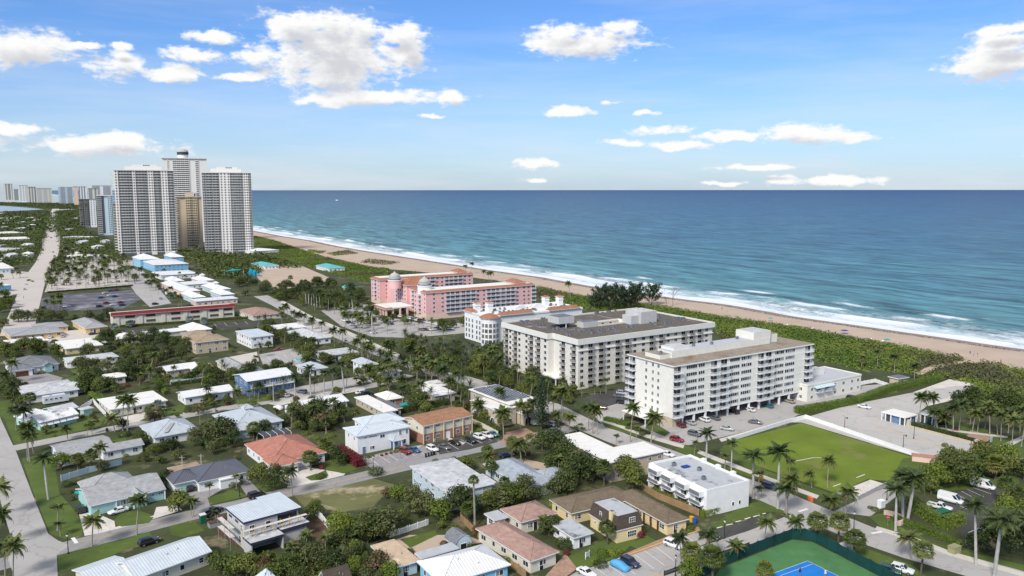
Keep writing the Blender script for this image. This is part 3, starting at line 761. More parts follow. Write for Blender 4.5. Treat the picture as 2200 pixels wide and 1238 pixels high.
def plant(k, x, y, sc=1.0, where=None, v=None, look=None):
 d = KINDS[k]; i = NPLANT[k] = NPLANT.get(k, -1) + 1
 v = rnd.randrange(len(d['meshes'])) if v is None else v
 palm = k in ('coco', 'royal', 'date', 'queen')
 o = bpy.data.objects.new(d['name'], None); COL.objects.link(o); o.empty_display_size = .3
 o.location = (x, y, 0); o.rotation_euler = (rnd.gauss(0, .045), rnd.gauss(-.02, .05), rnd.uniform(-.9, .9)) if palm else (0, 0, rnd.uniform(0, 6.28)); q_ = rnd.uniform(.86, 1.14); o.scale = (sc * q_ * rnd.uniform(.95, 1.05), sc * q_ * rnd.uniform(.95, 1.05), sc * rnd.uniform(.88, 1.12))
 a, c = d['meshes'][v]
 link(d['parts'][0], a, o); link(d['parts'][1], c, o)
 ask(o, look or d['look'], d['cat'], d['group'], where)
 return o
def hedge(name, label, pts, h, w, leafm='hedge_leaf', leaf=.17, dens=26, cat='hedge', z=0):
 """a clipped hedge along ground points: a dark twig core under a coat of leaves"""
 r = random.Random(len(name) + int(pts[0][0])); o = thing(name, label, cat, (pts[0][0], pts[0][1], 0)); ox, oy = pts[0]
 core = MB(); c = MB(); k = c.mi(leafm)
 for (ax, ay), (bx, by) in zip(pts, pts[1:]):
  L = math.hypot(bx - ax, by - ay); ux, uy = (bx - ax) / L, (by - ay) / L; vx, vy = -uy, ux
  q_ = w * .28; ax += ux * .3; ay += uy * .3; bx -= ux * .3; by -= uy * .3
  core.prism([(ax - ox + vx * q_, ay - oy + vy * q_), (ax - ox - vx * q_, ay - oy - vy * q_), (bx - ox - vx * q_, by - oy - vy * q_), (bx - ox + vx * q_, by - oy + vy * q_)], -.05, h * .86, leafm)
  for _ in range(int(L * (2 * h + w) * dens)):
   s = r.uniform(0, L); f = r.uniform(0, 2 * h + w)
   if f < h: t, z_, n = -w / 2, f, (-vx, -vy, .3)
   elif f < h + w: t, z_, n = -w / 2 + (f - h), h, (0, 0, 1)
   else: t, z_, n = w / 2, f - h - w, (vx, vy, .3)
   x, y = ax - ox + ux * s + vx * t, ay - oy + uy * s + vy * t
   wob = .14 * mnoise.noise(Vector((x * .7, y * .7, z_)))
   leaf_quad(c, Vector((x + n[0] * wob, y + n[1] * wob, z_ + (wob * 1.5 if n[2] == 1 else 0))), Vector(n) + Vector((r.uniform(-.8, .8), r.uniform(-.8, .8), r.uniform(-.5, .8))), leaf * r.uniform(.7, 1.3), k, r)
 core.build('core', o, False); c.build('foliage', o, False)
 return o
# ---------------------------------------------------------------- vehicles
def loft(b, secs, m):
 """secs: (x, half width, bottom, shoulder, crown) from back to front"""
 base = len(b.v); k = b.mi(m); n = 9
 for x, w, z0, z1, zc in secs:
  for y, z in ((-w * .88, z0), (-w, z0 + (z1 - z0) * .35), (-w * .99, z1 - (z1 - z0) * .2), (-w * .90, z1), (0, zc), (w * .90, z1), (w * .99, z1 - (z1 - z0) * .2), (w, z0 + (z1 - z0) * .35), (w * .88, z0)):
   b.v.append((x, y, z))
 for i in range(len(secs) - 1):
  for j in range(n):
   o = base + i * n; b.f.append((o + j, o + n + j, o + n + (j + 1) % n, o + (j + 1) % n)); b.m.append(k)
 b.f.append(tuple(base + j for j in range(n))); b.m.append(k)
 b.f.append(tuple(base + (len(secs) - 1) * n + j for j in reversed(range(n)))); b.m.append(k)
SPEC = {
 'sedan': dict(L=4.8, W=1.82, secs=[(-2.4, .70, .42, .82, .84), (-2.25, .84, .30, .92, .95), (-1.5, .90, .24, .95, .99), (0, .91, .22, .93, .98), (1.1, .90, .24, .90, .95), (2.0, .85, .28, .78, .84), (2.38, .66, .38, .62, .66)], cab=(-1.85, .98, -1.05, .22, 1.42, .74), wheels=(-1.42, 1.42), r=.33),
 'suv': dict(L=4.7, W=1.9, secs=[(-2.32, .80, .48, 1.0, 1.02), (-2.2, .90, .36, 1.08, 1.1), (-1.4, .94, .30, 1.08, 1.12), (0, .95, .28, 1.05, 1.1), (1.1, .94, .30, 1.03, 1.08), (2.0, .90, .34, .96, 1.02), (2.33, .74, .44, .80, .84)], cab=(-2.22, .98, -1.85, .25, 1.72, .78), wheels=(-1.4, 1.42), r=.37),
 'van': dict(L=5.9, W=2.0, secs=[(-2.95, .94, .45, 1.2, 1.22), (-2.8, 1.0, .36, 1.25, 1.27), (0, 1.0, .32, 1.22, 1.24), (1.7, .99, .32, 1.16, 1.2), (2.5, .94, .36, 1.05, 1.1), (2.93, .78, .46, .86, .9)], cab=(-2.93, 2.3, -2.86, 1.2, 2.45, .88), wheels=(-1.85, 1.85), r=.37),
 'pickup': dict(L=5.7, W=1.96, secs=[(-.6, .93, .40, 1.06, 1.10), (.4, .95, .36, 1.08, 1.12), (1.3, .95, .36, 1.07, 1.12), (2.4, .92, .40, 1.03, 1.09), (2.83, .80, .48, .9, .94)], cab=(-.6, 1.32, -.42, .62, 1.82, .80), wheels=(-1.75, 1.8), r=.39),
}
def car_parts(kd):
 S = SPEC[kd]; W = S['W'] / 2; body = MB(); paint = 'car_white'
 loft(body, S['secs'], paint)
 x0, x1, r0, r1, zr, wr = S['cab']
 zb = [s[3] for s in S['secs']]; zb = max(zb) - .03; wb = W * .92
 # greenhouse with pillars
 c = [(x0, -wb, zb), (x1, -wb, zb), (x1, wb, zb), (x0, wb, zb)]; t = [(r0, -wr, zr - .03), (r1, -wr, zr - .03), (r1, wr, zr - .03), (r0, wr, zr - .03)]
 for i in range(4):
  j = (i + 1) % 4; body.poly([c[i], c[j], t[j], t[i]], paint)
 mid = [((r0 + r1) / 2 - .3, 0, zr + .02)]
 body.poly([t[0], t[1], (r1 - .1, 0, zr + .01), (r0 + .1, 0, zr + .01)], paint); body.poly([t[3], (r0 + .1, 0, zr + .01), (r1 - .1, 0, zr + .01), t[2]], paint)
 body.poly([t[1], t[2], (r1 - .1, 0, zr + .01)], paint); body.poly([t[3], t[0], (r0 + .1, 0, zr + .01)], paint)
 if kd == 'pickup':
  for s in (-1, 1): body.box(-2.82, -.6, s * .93 - .05, s * .93 + .05, .45, 1.08, paint)
  body.box(-2.86, -2.78, -.93, .93, .45, 1.08, paint); body.box(-2.8, -.6, -.9, .9, .45, .62, 'black_plastic')
 def pane(a, b_, c_, d, off, mx=.12, top=.14):
  a, b_, c_, d = map(Vector, (a, b_, c_, d)); nrm = (b_ - a).cross(d - a).normalized() * off
  f = lambda u, v: (a.lerp(b_, u)).lerp(d.lerp(c_, u), v) + nrm
  g = MB(); g.poly([f(mx, .08), f(1 - mx, .08), f(1 - mx, 1 - top), f(mx, 1 - top)], 'car_glass'); return g
 P_ = [('body', body, None)]
 P_.append(('windscreen', pane(c[1], c[2], t[2], t[1], .012, .05, .06), None))
 if kd != 'van': P_.append(('rear_window', pane(c[3], c[0], t[0], t[3], .012, .08, .1), None))
 for s in (0, 1):
  g = MB()
  A = [(c[0], c[1], t[1], t[0]), (c[2], c[3], t[3], t[2])][s]
  a, b_, c_, d = map(Vector, A); nrm = (b_ - a).cross(d - a).normalized() * .012
  f = lambda u, v: tuple((a.lerp(b_, u)).lerp(d.lerp(c_, u), v) + nrm)
  parts = {'sedan': [(.10, .5), (.53, .90)], 'suv': [(.05, .30), (.33, .61), (.64, .93)], 'van': [(.80, .96)], 'pickup': [(.08, .45), (.49, .90)]}[kd]
  if s == 1: parts = [(1 - e, 1 - b2) for b2, e in parts]
  for u0, u1 in parts: g.poly([f(u0, .1), f(u1, .1), f(u1, .86), f(u0, .86)], 'car_glass')
  P_.append(('side_window', g, None))
 w = MB(); r = S['r']
 w.v = []; w.tube([(0, -.11, 0), (0, .11, 0)], r, 14, 'rubber'); w.tube([(0, -.125, 0), (0, .125, 0)], r * .62, 10, 'rim')
 for x in S['wheels']:
  for s in (-1, 1): P_.append(('wheel', w, (x, s * (W - .10), r)))
 xf = S['secs'][-1][0]; zf = S['secs'][-1][3]; xb = -2.86 if kd == 'pickup' else S['secs'][0][0]
 for s in (-1, 1):
  h = MB(); h.box(xf - .25, xf - .02, s * .6 - .16, s * .6 + .16, zf - .06, zf + .07, 'lamp_glass'); P_.append(('headlight', h, None))
  tl = MB(); y = s * .68; tl.box(xb - .02, xb + .16, y - .14, y + .14, .68 if kd != 'van' else .9, .86 if kd != 'van' else 1.2, 'tail_red'); P_.append(('tail_light', tl, None))
 return P_
CARM = {}
def car_meshes(kd):
 if kd not in CARM: 
  seen = {}
  L = []
  for n, b, loc in car_parts(kd):
   if id(b) not in seen: seen[id(b)] = b.mesh(n, False)
   L.append((n, seen[id(b)], loc))
  CARM[kd] = L
  big = MB()
  for n, b, loc in car_parts(kd):
   o = len(big.v); lx, ly, lz = loc or (0, 0, 0)
   remap = [big.mi(m) for m in b.ms]
   big.v += [(x + lx, y + ly, z + lz) for x, y, z in b.v]; big.f += [tuple(o + i for i in f) for f in b.f]; big.m += [remap[i] for i in b.m]
  CARM[kd + '_far'] = big.mesh('car', False)
 return CARM[kd]
CNAME = {'car_white': 'white', 'car_silver': 'silver', 'car_grey': 'dark grey', 'car_black': 'black', 'car_red': 'red', 'car_blue': 'bright blue', 'car_navy': 'navy blue', 'car_teal': 'teal', 'car_green': 'dark green', 'car_tan': 'tan', 'car_maroon': 'maroon', 'car_paleblue': 'pale blue'}
KN = {'sedan': ('parked_car', 'saloon car', 'car'), 'suv': ('parked_suv', 'sport utility car', 'car'), 'van': ('parked_van', 'panel van', 'van'), 'pickup': ('pickup_truck', 'pickup truck', 'truck')}
def car(px, py, kd, paint, head, where=None, group='cars parked in the lots', far=False, z=.05, az=None):
 """head: degrees from the street grid's east, counter-clockwise"""
 car_meshes(kd); x, y = G(px, py, .4); a = math.pi / 2 - (eaz(px) if az is None else R(az)) + R(head)
 nm, lk, cat = KN[kd]; look = f'{CNAME[paint]} {lk}'
 if far:
  o = link(nm, CARM[kd + '_far'], None, (x, y, z), a); o.material_slots[0].link = 'OBJECT'; o.material_slots[0].material = MATS[paint]
 else:
  o = thing(nm, None, cat, (x, y, z), a)
  for n, me, loc in CARM[kd]:
   p = link(n, me, o, loc or (0, 0, 0))
   if n == 'body': p.material_slots[0].link = 'OBJECT'; p.material_slots[0].material = MATS[paint]
 ask(o, look, cat, group, where)
 return o
# ---------------------------------------------------------------- street furniture
def street_lamp(px, py, h=4.2, style='post', where=None):
 x, y = G(px, py); o = thing('street_lamp', None, 'lamp', (x, y, 0))
 p = MB(); p.lathe([(.2, 0), (.2, .35), (.10, .5), (.075, h - .3), (.09, h - .25)], 8, 'steel_dark'); p.build('post', o)
 if style == 'post':
  l = MB(); l.lathe([(.10, h - .25), (.22, h), (.24, h + .25), (.1, h + .5), (.03, h + .62)], 8, 'lamp_glass'); l.build('lamp_head', o)
  c = MB(); c.lathe([(.26, h + .27), (.2, h + .42), (.05, h + .66)], 8, 'steel_dark'); c.build('cap', o)
 else:
  l = MB(); l.box(-.1, .9, -.06, .06, h - .35, h - .25, 'steel_dark'); l.build('arm', o); l = MB(); l.lathe([(.28, h - .75), (.24, h - .5), (.08, h - .3)], 8, 'steel_dark', .75, 0); l.build('lamp_head', o)
 ask(o, 'dark street lamp post' if style == 'post' else 'dark parking lot lamp', 'lamp', 'street lamps' if style == 'post' else 'lamps of the beach lot', where)
 return o
def person(x, y, shirt, shorts, where=None, z=.06, rz=0, arm=.5, look='person'):
 """one skinned body, clothes and hair as its children"""
 o = thing('person', None, 'person', (x, y, z), rz)
 me = bpy.data.meshes.new('body')
 v = [(0, 0, .95), (0, 0, 1.2), (0, 0, 1.42), (0, .01, 1.52), (0, .02, 1.62), (0, .02, 1.74),
  (-.19, 0, 1.40), (-.30, .03, 1.14), (-.33, .22, .98), (.19, 0, 1.40), (.31, .06, 1.18), (.30, .20 + arm * .2, 1.12 + arm * .3),
  (-.10, 0, .90), (-.13, .06, .50), (-.14, 0, .08), (-.14, .14, .03), (.10, 0, .90), (.15, -.04, .50), (.17, -.06, .08), (.17, .08, .03)]
 e = [(0, 1), (1, 2), (2, 3), (3, 4), (4, 5), (2, 6), (6, 7), (7, 8), (2, 9), (9, 10), (10, 11), (0, 12), (12, 13), (13, 14), (14, 15), (0, 16), (16, 17), (17, 18), (18, 19)]
 me.from_pydata(v, e, []); rad = [.15, .14, .16, .06, .10, .07, .065, .05, .035, .065, .05, .035, .10, .065, .04, .035, .10, .065, .04, .035]
 b = bpy.data.objects.new('body', me); COL.objects.link(b); b.parent = o; me.materials.append(MATS['skin'])
 sk = b.modifiers.new('skin', 'SKIN')
 for i, r in enumerate(rad): me.skin_vertices[0].data[i].radius = (r, r * .8)
 me.skin_vertices[0].data[0].use_root = True
 b.modifiers.new('sub', 'SUBSURF').levels = 1
 s = MB(); s.lathe([(.175, .98), (.185, 1.2), (.20, 1.38), (.12, 1.47)], 10, shirt); s.build('shirt', o)
 s = MB()
 for sx in (-.1, .12): s.tube([(sx, 0, .98), (sx * 1.2, .01, .62)], [.13, .115], 8, shorts)
 s.build('shorts', o)
 s = MB(); s.lathe([(.09, 1.66), (.115, 1.72), (.09, 1.80), (.03, 1.83)], 8, 'hair_dark', 0, .005); s.build('hair', o)
 ask(o, look, 'person', 'people', where)
 return o
# ---------------------------------------------------------------- the land
PAVED = []
def sheet(name, pts, m, z, cat=None, label=None, up=None, zpix=0.0, group=None):
 """a flat area whose outline was read off the photograph; up: thickness of a raised slab with a kerb face"""
 w = [G(x, y, zpix) for x, y in pts]
 b = MB()
 if area(w) < 0: w = w[::-1]
 if up: b.prism(w, -.02, z, m)
 else: b.poly([(x, y, z) for x, y in w], m)
 o = b.build(name)
 bm_fix(o)
 o['kind'] = 'structure'
 if name not in ('lawn', 'yard', 'pavement'): PAVED.append(w)
 return o
def bm_fix(o):
 """concave outlines into triangles"""
 import bmesh
 bm = bmesh.new(); bm.from_mesh(o.data)
 bmesh.ops.triangulate(bm, faces=[f for f in bm.faces if len(f.verts) > 4])
 bm.to_mesh(o.data); bm.free()
COAST = [(545, 505), (588, 515), (640, 533), (700, 552), (738, 561), (800, 572), (834, 577), (900, 582), (1000, 592), (1060, 600), (1150, 613), (1249, 634), (1394, 654), (1433, 658), (1557, 680), (1720, 702), (1804, 718), (1930, 741), (2068, 768), (2200, 795)]
WATER = [(545, 497), (602, 508), (662, 517), (722, 530), (793, 542), (910, 560), (1000, 574), (1064, 584), (1158, 597), (1255, 615), (1345, 628), (1433, 641), (1557, 656), (1634, 670), (1723, 686), (1818, 699), (1977, 722), (2136, 745), (2200, 754)]
coast = [G(x, y) for x, y in COAST]
water = [G(x, y, -.5) for x, y in WATER]
def extend(l, a, b):
 (x0, y0), (x1, y1) = l[0], l[4]; n = math.hypot(x1 - x0, y1 - y0); s = ((x0 - x1) / n, (y0 - y1) / n)
 (x2, y2), (x3, y3) = l[-1], l[-5]; n2 = math.hypot(x3 - x2, y3 - y2); e = ((x2 - x3) / n2, (y2 - y3) / n2)
 return [(x0 + s[0] * a, y0 + s[1] * a)] + l + [(x2 + e[0] * b, y2 + e[1] * b)]
coast = extend(coast, 3800, 700); water = extend(water, 3800, 700)
b = MB(); b.poly([(x, y, 0) for x, y in coast] + [(coast[-1][0] - 400, coast[-1][1] - 600, 0), (-9000, -600, 0), (-9000, coast[0][1] + 100, 0)], 'land_soil')
o = b.build('ground'); bm_fix(o); struct(o)
def resample(l, step):
 out = []; carry = 0
 for (ax, ay), (bx, by) in zip(l, l[1:]):
  L = math.hypot(bx - ax, by - ay); s = carry
  while s < L: out.append((ax + (bx - ax) * s / L, ay + (by - ay) * s / L)); s += step
  carry = s - L
 return out
# beach: a strip that slopes from the dune to below the water
b = MB(); n = 60
def at(l, t):
 L = [0]
 for p, q2 in zip(l, l[1:]): L.append(L[-1] + math.hypot(q2[0] - p[0], q2[1] - p[1]))
 s = t * L[-1]
 for i in range(len(L) - 1):
  if s <= L[i + 1]: f = (s - L[i]) / (L[i + 1] - L[i]); return (l[i][0] + (l[i + 1][0] - l[i][0]) * f, l[i][1] + (l[i + 1][1] - l[i][1]) * f)
 return l[-1]
SEA = Vector((math.sin(R(56.5)), math.cos(R(56.5)), 0))
wl = resample(water, 6)
def land_side(p):
 """distance from a water-line point back to the dune line, along the seaward direction"""
 best = 30
 for (ax, ay), (bx, by) in zip(coast, coast[1:]):
  dx, dy = bx - ax, by - ay; den = -SEA.x * dy + SEA.y * dx
  if abs(den) < 1e-9: continue
  t = ((ax - p[0]) * SEA.y - (ay - p[1]) * SEA.x) / (dx * -SEA.y + dy * SEA.x) if abs(dx * -SEA.y + dy * SEA.x) > 1e-9 else -1
  if 0 <= t <= 1:
   x, y = ax + dx * t, ay + dy * t; return (p[0] - x) * SEA.x + (p[1] - y) * SEA.y
 return best
rows = []
for p in wl:
 d = max(8, land_side(p)); wob = mnoise.noise(Vector((p[0] * .05, p[1] * .05, 0))) * 2.0
 rows.append([(p[0] + SEA.x * s, p[1] + SEA.y * s, z) for s, z in ((-d - 6, .06), (-d * .55, .14), (-9 + wob, .10), (-5 + wob, -.05), (-2.6 + wob * .7, -.2), (26, -1.4))])
mats5 = ['sand', 'sand', 'sand', 'sand', 'wet_sand']
for i in range(len(rows) - 1):
 for j in range(5): b.poly([rows[i][j], rows[i + 1][j], rows[i + 1][j + 1], rows[i][j + 1]], mats5[j])
o = b.build('beach', uv=False); struct(o)
for f in o.data.polygons: f.use_smooth = True
# the line of drift weed the tide left
r = random.Random(5); b = MB(); b.mi('mulch'); mat('weed', (.10, .045, .03), .95, var=.4, scale=.5)
k = b.mi('weed')
for p in resample(water, .55):
 if p[1] > 1800: continue
 w = mnoise.noise(Vector((p[0] * .05, p[1] * .05, 0))) * 2.0
 dens = .5 + .5 * mnoise.noise(Vector((p[0] * .02, p[1] * .02, 5)))
 for _ in range(3):
  if r.random() > .35 + dens * .6: continue
  s = -5.0 + w + r.gauss(0, .55); t = r.uniform(-.4, .4)
  leaf_quad(b, Vector((p[0] + SEA.x * s - SEA.y * t, p[1] + SEA.y * s + SEA.x * t, .07)), Vector((r.uniform(-.2, .2), r.uniform(-.2, .2), 1)), r.uniform(.25, .8), k, r)
o = b.build('drift_weed', uv=False); tag(o, 'dark line of drift seaweed along the tide mark', 'seaweed', kind='stuff')
# ---------------------------------------------------------------- the sea: rows that follow the shore, real swell and breakers near it
import numpy as np
def sea():
 al = resample(water, 4.0); cut = [i for i, p in enumerate(al) if p[1] < 1700]; i0 = cut[0]
 far = resample(water[:2], 60.0); far = [p for p in far if p[1] > al[i0][1] + 30]
 # long way north
 p0 = far[0]; q0 = far[5]; n = math.hypot(p0[0] - q0[0], p0[1] - q0[1]); dn = ((p0[0] - q0[0]) / n, (p0[1] - q0[1]) / n)
 north = [(p0[0] + dn[0] * s, p0[1] + dn[1] * s) for s in (60000, 30000, 15000, 8000, 4000, 2000, 1000, 500)]
 al = north + far + al[i0:]
 off = [-12, -8] + [x * 1.5 - 6 for x in range(0, 78)] + [114, 120, 128, 138, 150, 165, 185, 210, 240, 280, 330, 400, 500, 700, 1000, 1500, 2500, 4000, 7000, 12000, 25000, 60000, 120000]
 P0 = np.array(al); O = np.array(off); na, no = len(P0), len(O)
 X = P0[:, None, 0] + O[None, :] * SEA.x; Y = P0[:, None, 1] + O[None, :] * SEA.y
 seg = np.concatenate([[0], np.cumsum(np.hypot(*np.diff(P0, axis=0).T))]); A = seg[:, None] + 0 * X; D = O[None, :] + 0 * X
 Z = np.full_like(X, -.5); foam = np.zeros_like(X)
 for i in range(na):
  if P0[i, 1] > 1900: continue
  a = A[i, 0]
  for c, amp, ph in ((14, .42, 0), (34, .85, 31.7), (58, .6, 77.1), (84, .45, 133.3)):
   cc = c + 7 * mnoise.noise(Vector((a * .012, ph, 0))) + 2 * mnoise.noise(Vector((a * .06, ph, 4)))
   g = max(0, mnoise.noise(Vector((a * .016, ph + 9, 2))) + .28) * 1.5
   d = D[i] - cc
   prof = np.where(d < 0, np.exp(-(d / 1.6) ** 2), np.exp(-(d / 4.5) ** 2))
   Z[i] += 1.5 * amp * min(g, 1.2) * prof
   br = max(0, mnoise.noise(Vector((a * .02, ph + 3, 8))) + (.32 if c < 20 else .22 if c < 40 else .08 if c < 60 else -.05)) * 2.2
   foam[i] += min(br, 1) * np.where(d < 0, np.exp(-(d / (11 if c < 40 else 8)) ** 2), np.exp(-(d / 1.0) ** 2))
 me = bpy.data.meshes.new('sea')
 V = np.stack([X, Y, Z], -1).reshape(-1, 3)
 idx = np.arange(na * no).reshape(na, no)
 Fq = np.stack([idx[:-1, :-1], idx[1:, :-1], idx[1:, 1:], idx[:-1, 1:]], -1).reshape(-1, 4)
 me.vertices.add(len(V)); me.vertices.foreach_set('co', V.ravel())
 me.loops.add(Fq.size); me.loops.foreach_set('vertex_index', Fq.ravel()); me.polygons.add(len(Fq))
 me.polygons.foreach_set('loop_start', np.arange(0, Fq.size, 4)); me.polygons.foreach_set('loop_total', np.full(len(Fq), 4))
 for nm, arr in (('off', D), ('along', A), ('foam', foam)):
  at_ = me.attributes.new(nm, 'FLOAT', 'POINT'); at_.data.foreach_set('value', arr.ravel().astype(np.float32))
 me.update(); me.validate()
 me.polygons.foreach_set('use_smooth', np.ones(len(Fq), bool))
 o = bpy.data.objects.new('sea', me); COL.objects.link(o); struct(o)
 m, nt, N, L, bs = _nt('sea_water'); MATS['sea_water'] = m
 def attr(n): a = N.new('ShaderNodeAttribute'); a.attribute_name = n; return a.outputs['Fac']
 def math_(op, a, b_, c=None):
  x = N.new('ShaderNodeMath'); x.operation = op
  for i, v in enumerate((a, b_, c)):
   if v is None: continue
   if isinstance(v, (int, float)): x.inputs[i].default_value = v
   else: L.new(v, x.inputs[i])
  return x.outputs[0]
 d = attr('off'); a = attr('along'); fo = attr('foam')
 def vec(sa, sd):
  c = N.new('ShaderNodeCombineXYZ'); L.new(math_('MULTIPLY', a, sa), c.inputs[0]); L.new(math_('MULTIPLY', d, sd), c.inputs[1]); return c.outputs[0]
 def noise(v, s=1.0, det=4, dis=0.0, rough=.55):
  n_ = N.new('ShaderNodeTexNoise'); n_.inputs['Scale'].default_value = s; n_.inputs['Detail'].default_value = det; n_.inputs['Distortion'].default_value = dis; n_.inputs['Roughness'].default_value = rough; L.new(v, n_.inputs['Vector']); return n_.outputs['Fac']
 def ramp(v, pts):
  r_ = N.new('ShaderNodeValToRGB'); e = r_.color_ramp.elements
  for i, (p, c) in enumerate(pts):
   el = e[i] if i < 2 else e.new(p)
   el.position = p; el.color = (*c, 1)
  L.new(v, r_.inputs['Fac']); return r_.outputs['Color']
 def mr(v, a0, a1, b0=0.0, b1=1.0):
  x = N.new('ShaderNodeMapRange'); x.inputs[1].default_value = a0; x.inputs[2].default_value = a1; x.inputs[3].default_value = b0; x.inputs[4].default_value = b1; L.new(v, x.inputs[0]); return x.outputs[0]
 big = noise(vec(.0016, .006), 1, 4)
 lg = math_('LOGARITHM', math_('MAXIMUM', math_('MULTIPLY', d, mr(big, .3, .7, .6, 1.5)), 1.0), 10.0)
 col = ramp(mr(lg, .6, 4.4), [(0, (.22, .31, .30)), (.999, (.012, .042, .125)), (.22, (.110, .235, .245)), (.42, (.072, .190, .215)), (.58, (.052, .140, .195)), (.74, (.036, .100, .172)), (.86, (.025, .070, .145))])
 # chop: short crests lying along the shore, in three sizes
 w1 = noise(vec(.028, .11), 1, 5, .4); w2 = noise(vec(.11, .42), 1, 5, .5); w3 = noise(vec(.009, .05), 1, 4, .3)
 chop = math_('ADD', math_('MULTIPLY', w1, .42), math_('ADD', math_('MULTIPLY', w2, .16), math_('MULTIPLY', w3, .42)))
 mx = N.new('ShaderNodeMix'); mx.data_type = 'RGBA'; mx.blend_type = 'MULTIPLY'; mx.inputs['Factor'].default_value = 1
 L.new(col, mx.inputs['A']); L.new(mr(chop, .40, .62, .38, 1.75), mx.inputs['B'])
 # foam: breakers and wash near the beach, scattered whitecaps farther out
 lace = noise(vec(.10, .22), 1, 6, 1.0, .62); lace2 = noise(vec(.5, .8), 1, 4, .8, .6)
 lc = math_('ADD', math_('MULTIPLY', lace, .65), math_('MULTIPLY', lace2, .35))
 wash = mr(d, 4, 80, .74, 0.0)
 zone = math_('ADD', math_('MAXIMUM', wash, 0.0), math_('MULTIPLY', fo, .95))
 f1 = mr(math_('ADD', math_('MULTIPLY', zone, .46), math_('SUBTRACT', lc, .5)), .10, .36, 0.0, .92)
 cap = noise(vec(.035, .16), 1, 6, .6, .62)
 caps = mr(math_('ADD', cap, math_('MULTIPLY', mr(lg, 1.6, 3.0, .05, -.03), 1.0)), .70, .76, 0, .8)
 ff = math_('MAXIMUM', f1, caps); ff = math_('MINIMUM', ff, 1.0)
 m2 = N.new('ShaderNodeMix'); m2.data_type = 'RGBA'; L.new(ff, m2.inputs['Factor']); L.new(mx.outputs['Result'], m2.inputs['A']); m2.inputs['B'].default_value = (.80, .82, .83, 1)
 L.new(m2.outputs['Result'], bs.inputs['Base Color']); bs.inputs['Roughness'].default_value = .38; bs.inputs['Specular IOR Level'].default_value = .13; bs.inputs['IOR'].default_value = 1.33
 bp = N.new('ShaderNodeBump'); bp.inputs['Strength'].default_value = .8; bp.inputs['Distance'].default_value = 1.2; L.new(chop, bp.inputs['Height']); L.new(bp.outputs['Normal'], bs.inputs['Normal'])
 me.materials.append(m)
sea()
# ---------------------------------------------------------------- roads, lots, lawns
ROADS = []
def road(name, centre, width, m, z):
 w = [G(x, y) for x, y in centre]; b = MB(); L = []; Rr = []
 for i, p in enumerate(w):
  a = w[max(0, i - 1)]; c = w[min(len(w) - 1, i + 1)]; dx, dy = c[0] - a[0], c[1] - a[1]; n = math.hypot(dx, dy); nx, ny = -dy / n, dx / n
  wd = width if not isinstance(width, (list, tuple)) else width[i]
  L.append((p[0] + nx * wd / 2, p[1] + ny * wd / 2, z)); Rr.append((p[0] - nx * wd / 2, p[1] - ny * wd / 2, z))
  ROADS.append((p, c, wd / 2))
 for i in range(len(w) - 1): b.poly([Rr[i], Rr[i + 1], L[i + 1], L[i]], m)
 return struct(b.build(name))
def strip(b, pts, w, m, z):
 for (ax, ay), (bx, by) in zip(pts, pts[1:]):
  n = math.hypot(bx - ax, by - ay)
  if n < .01: continue
  vx, vy = -(by - ay) / n * w / 2, (bx - ax) / n * w / 2
  b.poly([(ax - vx, ay - vy, z), (bx - vx, by - vy, z), (bx + vx, by + vy, z), (ax + vx, ay + vy, z)], m)
OCEAN = [(560, 636), (600, 655), (664, 690), (740, 724), (800, 749), (871, 779), (940, 800), (1015, 822), (1100, 848), (1176, 873), (1245, 908), (1330, 943), (1447, 985), (1560, 1030), (1660, 1066), (1740, 1100), (1850, 1146), (1960, 1183), (2080, 1217), (2240, 1262)]
SIDE = [(-60, 978), (36, 962), (115, 946), (235, 922), (400, 893), (480, 878), (560, 866), (640, 855), (720, 842), (800, 829), (880, 806)]
MAIN = [(-70, 1232), (60, 1197), (150, 1174), (262, 1146), (395, 1111), (510, 1086), (600, 1062), (700, 1042), (800, 1019), (870, 1003), (1000, 970), (1100, 950), (1225, 920)]
BOUL = [(121, 446), (113, 466), (111, 490), (111, 512), (109, 535), (99, 563), (80, 590), (68, 620), (52, 670), (35, 720)]
COURT = [(1180, 1318), (1330, 1262), (1450, 1217), (1560, 1179), (1640, 1152), (1730, 1116)]
road('main_street', MAIN, 6.6, 'asphalt_road', .05)
road('side_street', SIDE, 6.2, 'asphalt_pale', .045)
road('ocean_avenue', OCEAN, 10.5, 'asphalt_pale', .06)
road('boulevard_road', BOUL, [26, 22, 19, 26, 21, 20, 18, 17, 16, 16], 'boulevard', .05)
road('court_street', COURT, 7.5, 'asphalt_pale', .07)
sheet('cross_street', [(-30, 870), (-2, 893), (36, 974), (68, 1058), (104, 1148), (125, 1162), (150, 1172), (122, 1192), (125, 1262), (40, 1262), (10, 1185), (26, 1162), (8, 1102), (-20, 1000), (-70, 900)], 'asphalt_pale', .055)
sheet('parking_lot', [(133, 634), (283, 624), (302, 644), (262, 664), (120, 668), (86, 660), (90, 640)], 'asphalt_blue', .04)
sheet('parking_lot', [(96, 628), (300, 612), (292, 560), (150, 552), (110, 590)], 'boulevard', .03)
sheet('resort_drive', [(258, 580), (294, 568), (330, 606), (368, 652), (322, 660), (292, 632)], 'asphalt_pale', .05)
sheet('side_lot', [(0, 640), (50, 630), (62, 585), (0, 578)], 'boulevard', .028)
sheet('hotel_lot', [(690, 668), (760, 648), (790, 655), (812, 678), (900, 694), (1010, 694), (1010, 715), (880, 726), (800, 724), (735, 702)], 'asphalt_pale', .04)
sheet('condo_lot', [(1246, 858), (1345, 829), (1352, 842), (1346, 864), (1290, 876)], 'asphalt_dark', .045)
sheet('condo_drive', [(1268, 884), (1346, 862), (1352, 880), (1330, 905), (1296, 915)], 'asphalt_pale', .05)
